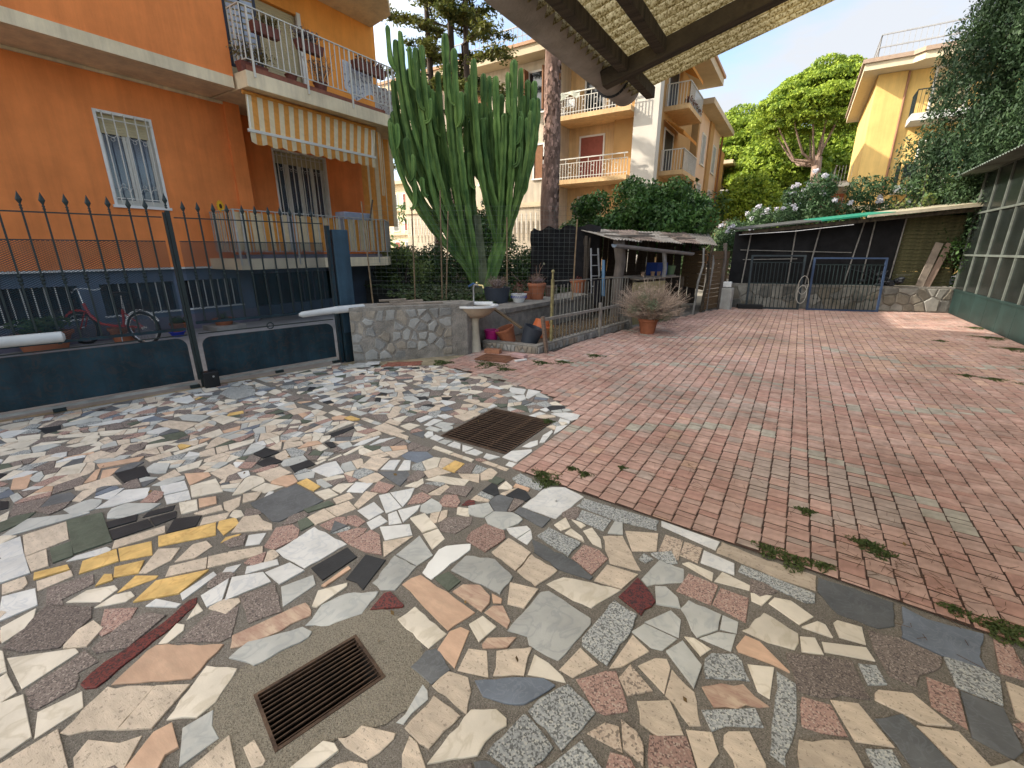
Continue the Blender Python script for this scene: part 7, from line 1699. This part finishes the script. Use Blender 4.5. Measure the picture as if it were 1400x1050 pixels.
upine('yellow green pine closing the gap left of the yellow block',(-.9,58,.5),11.5,5.2,4.0,34000,.3,barkd,.3,.15,(0,0),.9)
upine('low dark pine at the far end of the lane',(-4.6,44,.5),6.4,2.6,2.6,12000,.25,barkd,.25,.14,(.2,0),.8)
# dark conifer right
t=thing('conifer','very tall dense dark green conifer rising behind the far right corner','conifer',(5.35,18.3,.3)); m=MB(); m.tube([(0,0,0),(0,0,10)],[.35,.1],8); m.build('trunk',barkd,t)
cs=[];rs=[]
for k in range(800):
    z=random.uniform(1.2,17.0); prof=3.15*(1-max(0,(z-3.5)/14)**1.25)*(1 if z>3 else .85+.05*z); a=random.gauss(R(228),R(62)) if k%5 else random.uniform(0,6.28); q=prof*random.uniform(.6,1.0); cs.append((q*math.cos(a),q*math.sin(a),z)); rs.append(random.uniform(.28,.52))
P,d=shell([(c[0]*.6,c[1]*.6,c[2]) for c in cs],rs,22000,.8,.1); q=leaves('inner_foliage',P,.13,leafmat('dark_conifer_green',(.012,.030,.014),(.055,.095,.035),.15),t,1.8); q['kind']='stuff'
P,d=shell(cs,rs,250000,1.5,.55); leaves('crown',P,.052,leafmat('dark_conifer_green',(.012,.030,.014),(.055,.095,.035),.15),t,2.8,up=.9)
# shrubs
lgr=leafmat('laurel_green',(.018,.048,.012),(.085,.17,.038),.2,.4)
def shrub(name,label,cat,loc,blobs,n,size,mat,sq=.9,group=None,kind=None,asp=2.2,inner=.55):
    t=thing(name,label,cat,loc,0,group); P,d=shell([b[:3] for b in blobs],[b[3] for b in blobs],n,sq,inner); leaves('foliage',P,size,mat,t,asp,nrm=d*.7); m=MB()
    for b in blobs[::max(1,len(blobs)//6)]: limb(m,(random.gauss(0,.1),random.gauss(0,.1),0),b[:3],.05,.015)
    m.build('stems',barkd,t); return t
bl=[]
for k in range(66): a=random.uniform(0,6.28); q=math.sqrt(random.random()); x=q*2.5*math.cos(a); y=q*1.4*math.sin(a); bl.append((x,y,1.25+random.uniform(0,1.95)*(1-(x-.1)**2/9.0),random.uniform(.35,.62)))
shrub('laurel_bush','large rounded dark green laurel bush rising over the shed roof','bush',(-4.75,15.2,.5),bl,44000,.062,lgr)
t=shrub('orange_tree','thin dark leafed tree behind the shed beside the cactus','tree',(-9.3,12.6,.6),[(random.gauss(0,.7),random.gauss(0,.5),1.9+random.uniform(-.8,.9),random.uniform(.3,.5)) for _ in range(18)],9000,.06,lgr)
for k in range(9):
    t=shrub('hedge','clipped green hedge beyond the garden wall','hedge',(0,0,0),[(0,0,0,.1)],1,.01,lgr) if 0 else None
hb_=[]; 
for k in range(60): u=k/59; hb_.append((-11.2+6.0*u,9.9+3.6*u*.75+random.gauss(0,.1),1.08+random.uniform(-.1,.42)+.18*u,random.uniform(.28,.42)))
t=thing('hedge','clipped dark green hedge behind the cactus with a lighter top','hedge',(0,0,0)); hb_+=[(b[0]+.1,b[1]-.15,b[2]-.35,b[3]) for b in hb_]
P_=np.stack([rng.uniform(-10.5,-4.9,9000),rng.uniform(5.5,12.5,9000),rng.uniform(.59,.68,9000)],1); P_=P_[(P_[:,1]>8.6+(-6-P_[:,0])*.55*0+0)|(P_[:,0]>-8.2)]; P_=P_[(P_[:,1]>(P_[:,0]+5.6)*1.3+4.9)&(P_[:,1]>6.2+(-5.2-P_[:,0])*.35)]; gc=leaves('ground_cover',P_,.05,leafmat('ivy_ground',(.02,.035,.012),(.075,.11,.035),.15),None,1.5,nrm=np.tile([0,0,1.],(len(P_),1))); tag(gc,'low ivy and leaf litter covering the soil of the raised garden','ground cover',kind='stuff')
P,d=shell([b[:3] for b in hb_],[b[3] for b in hb_],34000,.95,.5); leaves('foliage',P,.04,leafmat('hedge_green',(.012,.032,.010),(.075,.13,.03),.2,.45),t,2,nrm=d)
m=MB(); m.prism([(-11.3,9.35),(-8.2,10.95),(-8.3,11.1),(-11.3,9.6)],.0,.72); o=m.build('garden_wall',M('dark_garden_wall',(.05,.048,.045),.95,.3,4,.5)); tag(o,'low dark garden wall in front of the hedge','wall')
shrub('bright_shrub','bright variegated shrub beside the lower balcony corner','bush',(-9.9,9.9,.3),[(random.gauss(0,.5),random.gauss(0,.35),.75+random.uniform(-.4,.55),.27) for _ in range(16)],3500,.045,leafmat('variegated_green',(.03,.07,.015),(.26,.32,.10),.25))
# yucca / palm in front of pale ground behind
t=thing('palm','small fan palm with drooping fronds behind the cactus','palm',(-11.2,14.2,.6)); m=MB(); m.tube([(0,0,0),(0,.05,1.7)],[.28,.22],10); m.build('trunk',barkd,t); m=MB()
for k in range(46):
    a=random.uniform(0,6.28); el=random.uniform(-.5,1.2); L=random.uniform(.9,1.5); d=Vector((math.cos(a)*math.cos(el),math.sin(a)*math.cos(el),math.sin(el))); p=Vector((0,0,1.7)); s=d.cross(Vector((0,0,1))).normalized()*.03; q=p+d*L*.6; e=p+d*L-Vector((0,0,.35)); m.add([p-s,p+s,q+s*1.4,q-s*1.4,e],[(0,1,2,3),(3,2,4)])
m.build('fronds',leafmat('palm_green',(.02,.05,.015),(.09,.14,.04)),t)
# oleander with white flowers
bl=[]
for k in range(44): x=random.uniform(-3.0,2.0); bl.append((x,random.gauss(0,.45),1.2+random.uniform(0,1.55)*(1-.03*x*x)+(.32 if x>-1.6 else -.2),random.uniform(.3,.5)))
t=shrub('oleander','wide oleander with clusters of white blossom rising over the lean-to roof','bush',(.75,18.3,.5),bl,24000,.062,leafmat('oleander_green',(.018,.05,.018),(.085,.14,.055),.2),asp=3.4)
fc=[]
for k in range(60): b=random.choice(bl); d_=Vector((random.gauss(0,1),-abs(random.gauss(0,1)),abs(random.gauss(0,1))+.5)).normalized(); fc.append((b[0]+d_.x*b[3]*1.05,b[1]+d_.y*b[3]*1.05,b[2]+d_.z*b[3]*1.05))
P,d=shell(fc,[.085]*len(fc),2600,.8,.3); leaves('blossom',P,.034,M('white_blossom',(.66,.64,.68),.8,.05,isl=.12,trans=.3),t,1.3)
# climbing rose shoots above the roof, vines at the conifer foot
m=MB(); t=thing('climbing_rose','thin climbing rose shoots standing above the lean-to roof by the yellow block','climbing plant',(2.35,16.6,2.3)); Ps=[]
for k in range(9):
    p=Vector((random.uniform(-.5,.6),0,0)); e=p+Vector((random.uniform(-.4,.3),random.gauss(0,.1),random.uniform(.5,1.5))); pts=limb(m,p,e,.008,.003,.3,4,6); Ps+= [tuple(Vector(q)+Vector((random.gauss(0,.05),random.gauss(0,.05),random.gauss(0,.04)))) for q in pts for _ in range(5)]
m.build('stems',barkd,t); leaves('leaves',np.array(Ps),.045,leafmat('rose_leaf',(.05,.08,.02),(.22,.26,.07)),t,1.7)
bl=[(random.uniform(-1.6,1.4),random.gauss(0,.25),random.uniform(.2,2.6)*.9,random.uniform(.2,.4)) for _ in range(34)]
shrub('ivy','broad leafed ivy climbing at the foot of the dark conifer','climbing plant',(4.0,17.3,1.0),bl,5200,.085,leafmat('ivy_green',(.02,.045,.018),(.11,.17,.06),.15,.4),asp=1.4)
bl=[(random.uniform(-1.9,1.9),random.gauss(0,.3),random.uniform(.3,2.1),random.uniform(.3,.5)) for _ in range(30)]
shrub('garden_shrub','dense dark shrubs pressed against the back of the lean-to','bush',(1.8,17.2,.2),bl,9000,.06,lgr)
bl=[(random.uniform(-2.2,2.2),random.gauss(0,.4),random.uniform(.4,2.0),random.uniform(.3,.5)) for _ in range(30)]
shrub('garden_shrub','low mixed shrubs between the laurel bush and the oleander','bush',(-2.0,19.5,.5),bl,8000,.07,leafmat('mixed_green',(.02,.05,.02),(.12,.17,.06),.2))
# distant greenery to close the skyline
bl=[(random.uniform(-14,14),random.gauss(0,2),random.uniform(1,5.5),random.uniform(1.2,2.2)) for _ in range(60)]
P,d=shell([(b[0]-20,b[1]+34,b[2]) for b in bl],[b[3] for b in bl],14000,.8,.6); o=leaves('tree_belt',P,.22,lgr,None,2,nrm=d); tag(o,'band of dark trees closing the view behind the apartment blocks','trees',kind='stuff')
P,d=shell([(b[0]*1.3+2,b[1]+80,b[2]*1.2) for b in bl],[b[3]*1.4 for b in bl],16000,.8,.6); o=leaves('tree_belt',P,.35,upl,None,2,nrm=d); tag(o,'far belt of sunlit trees at the end of the lane','trees',kind='stuff')
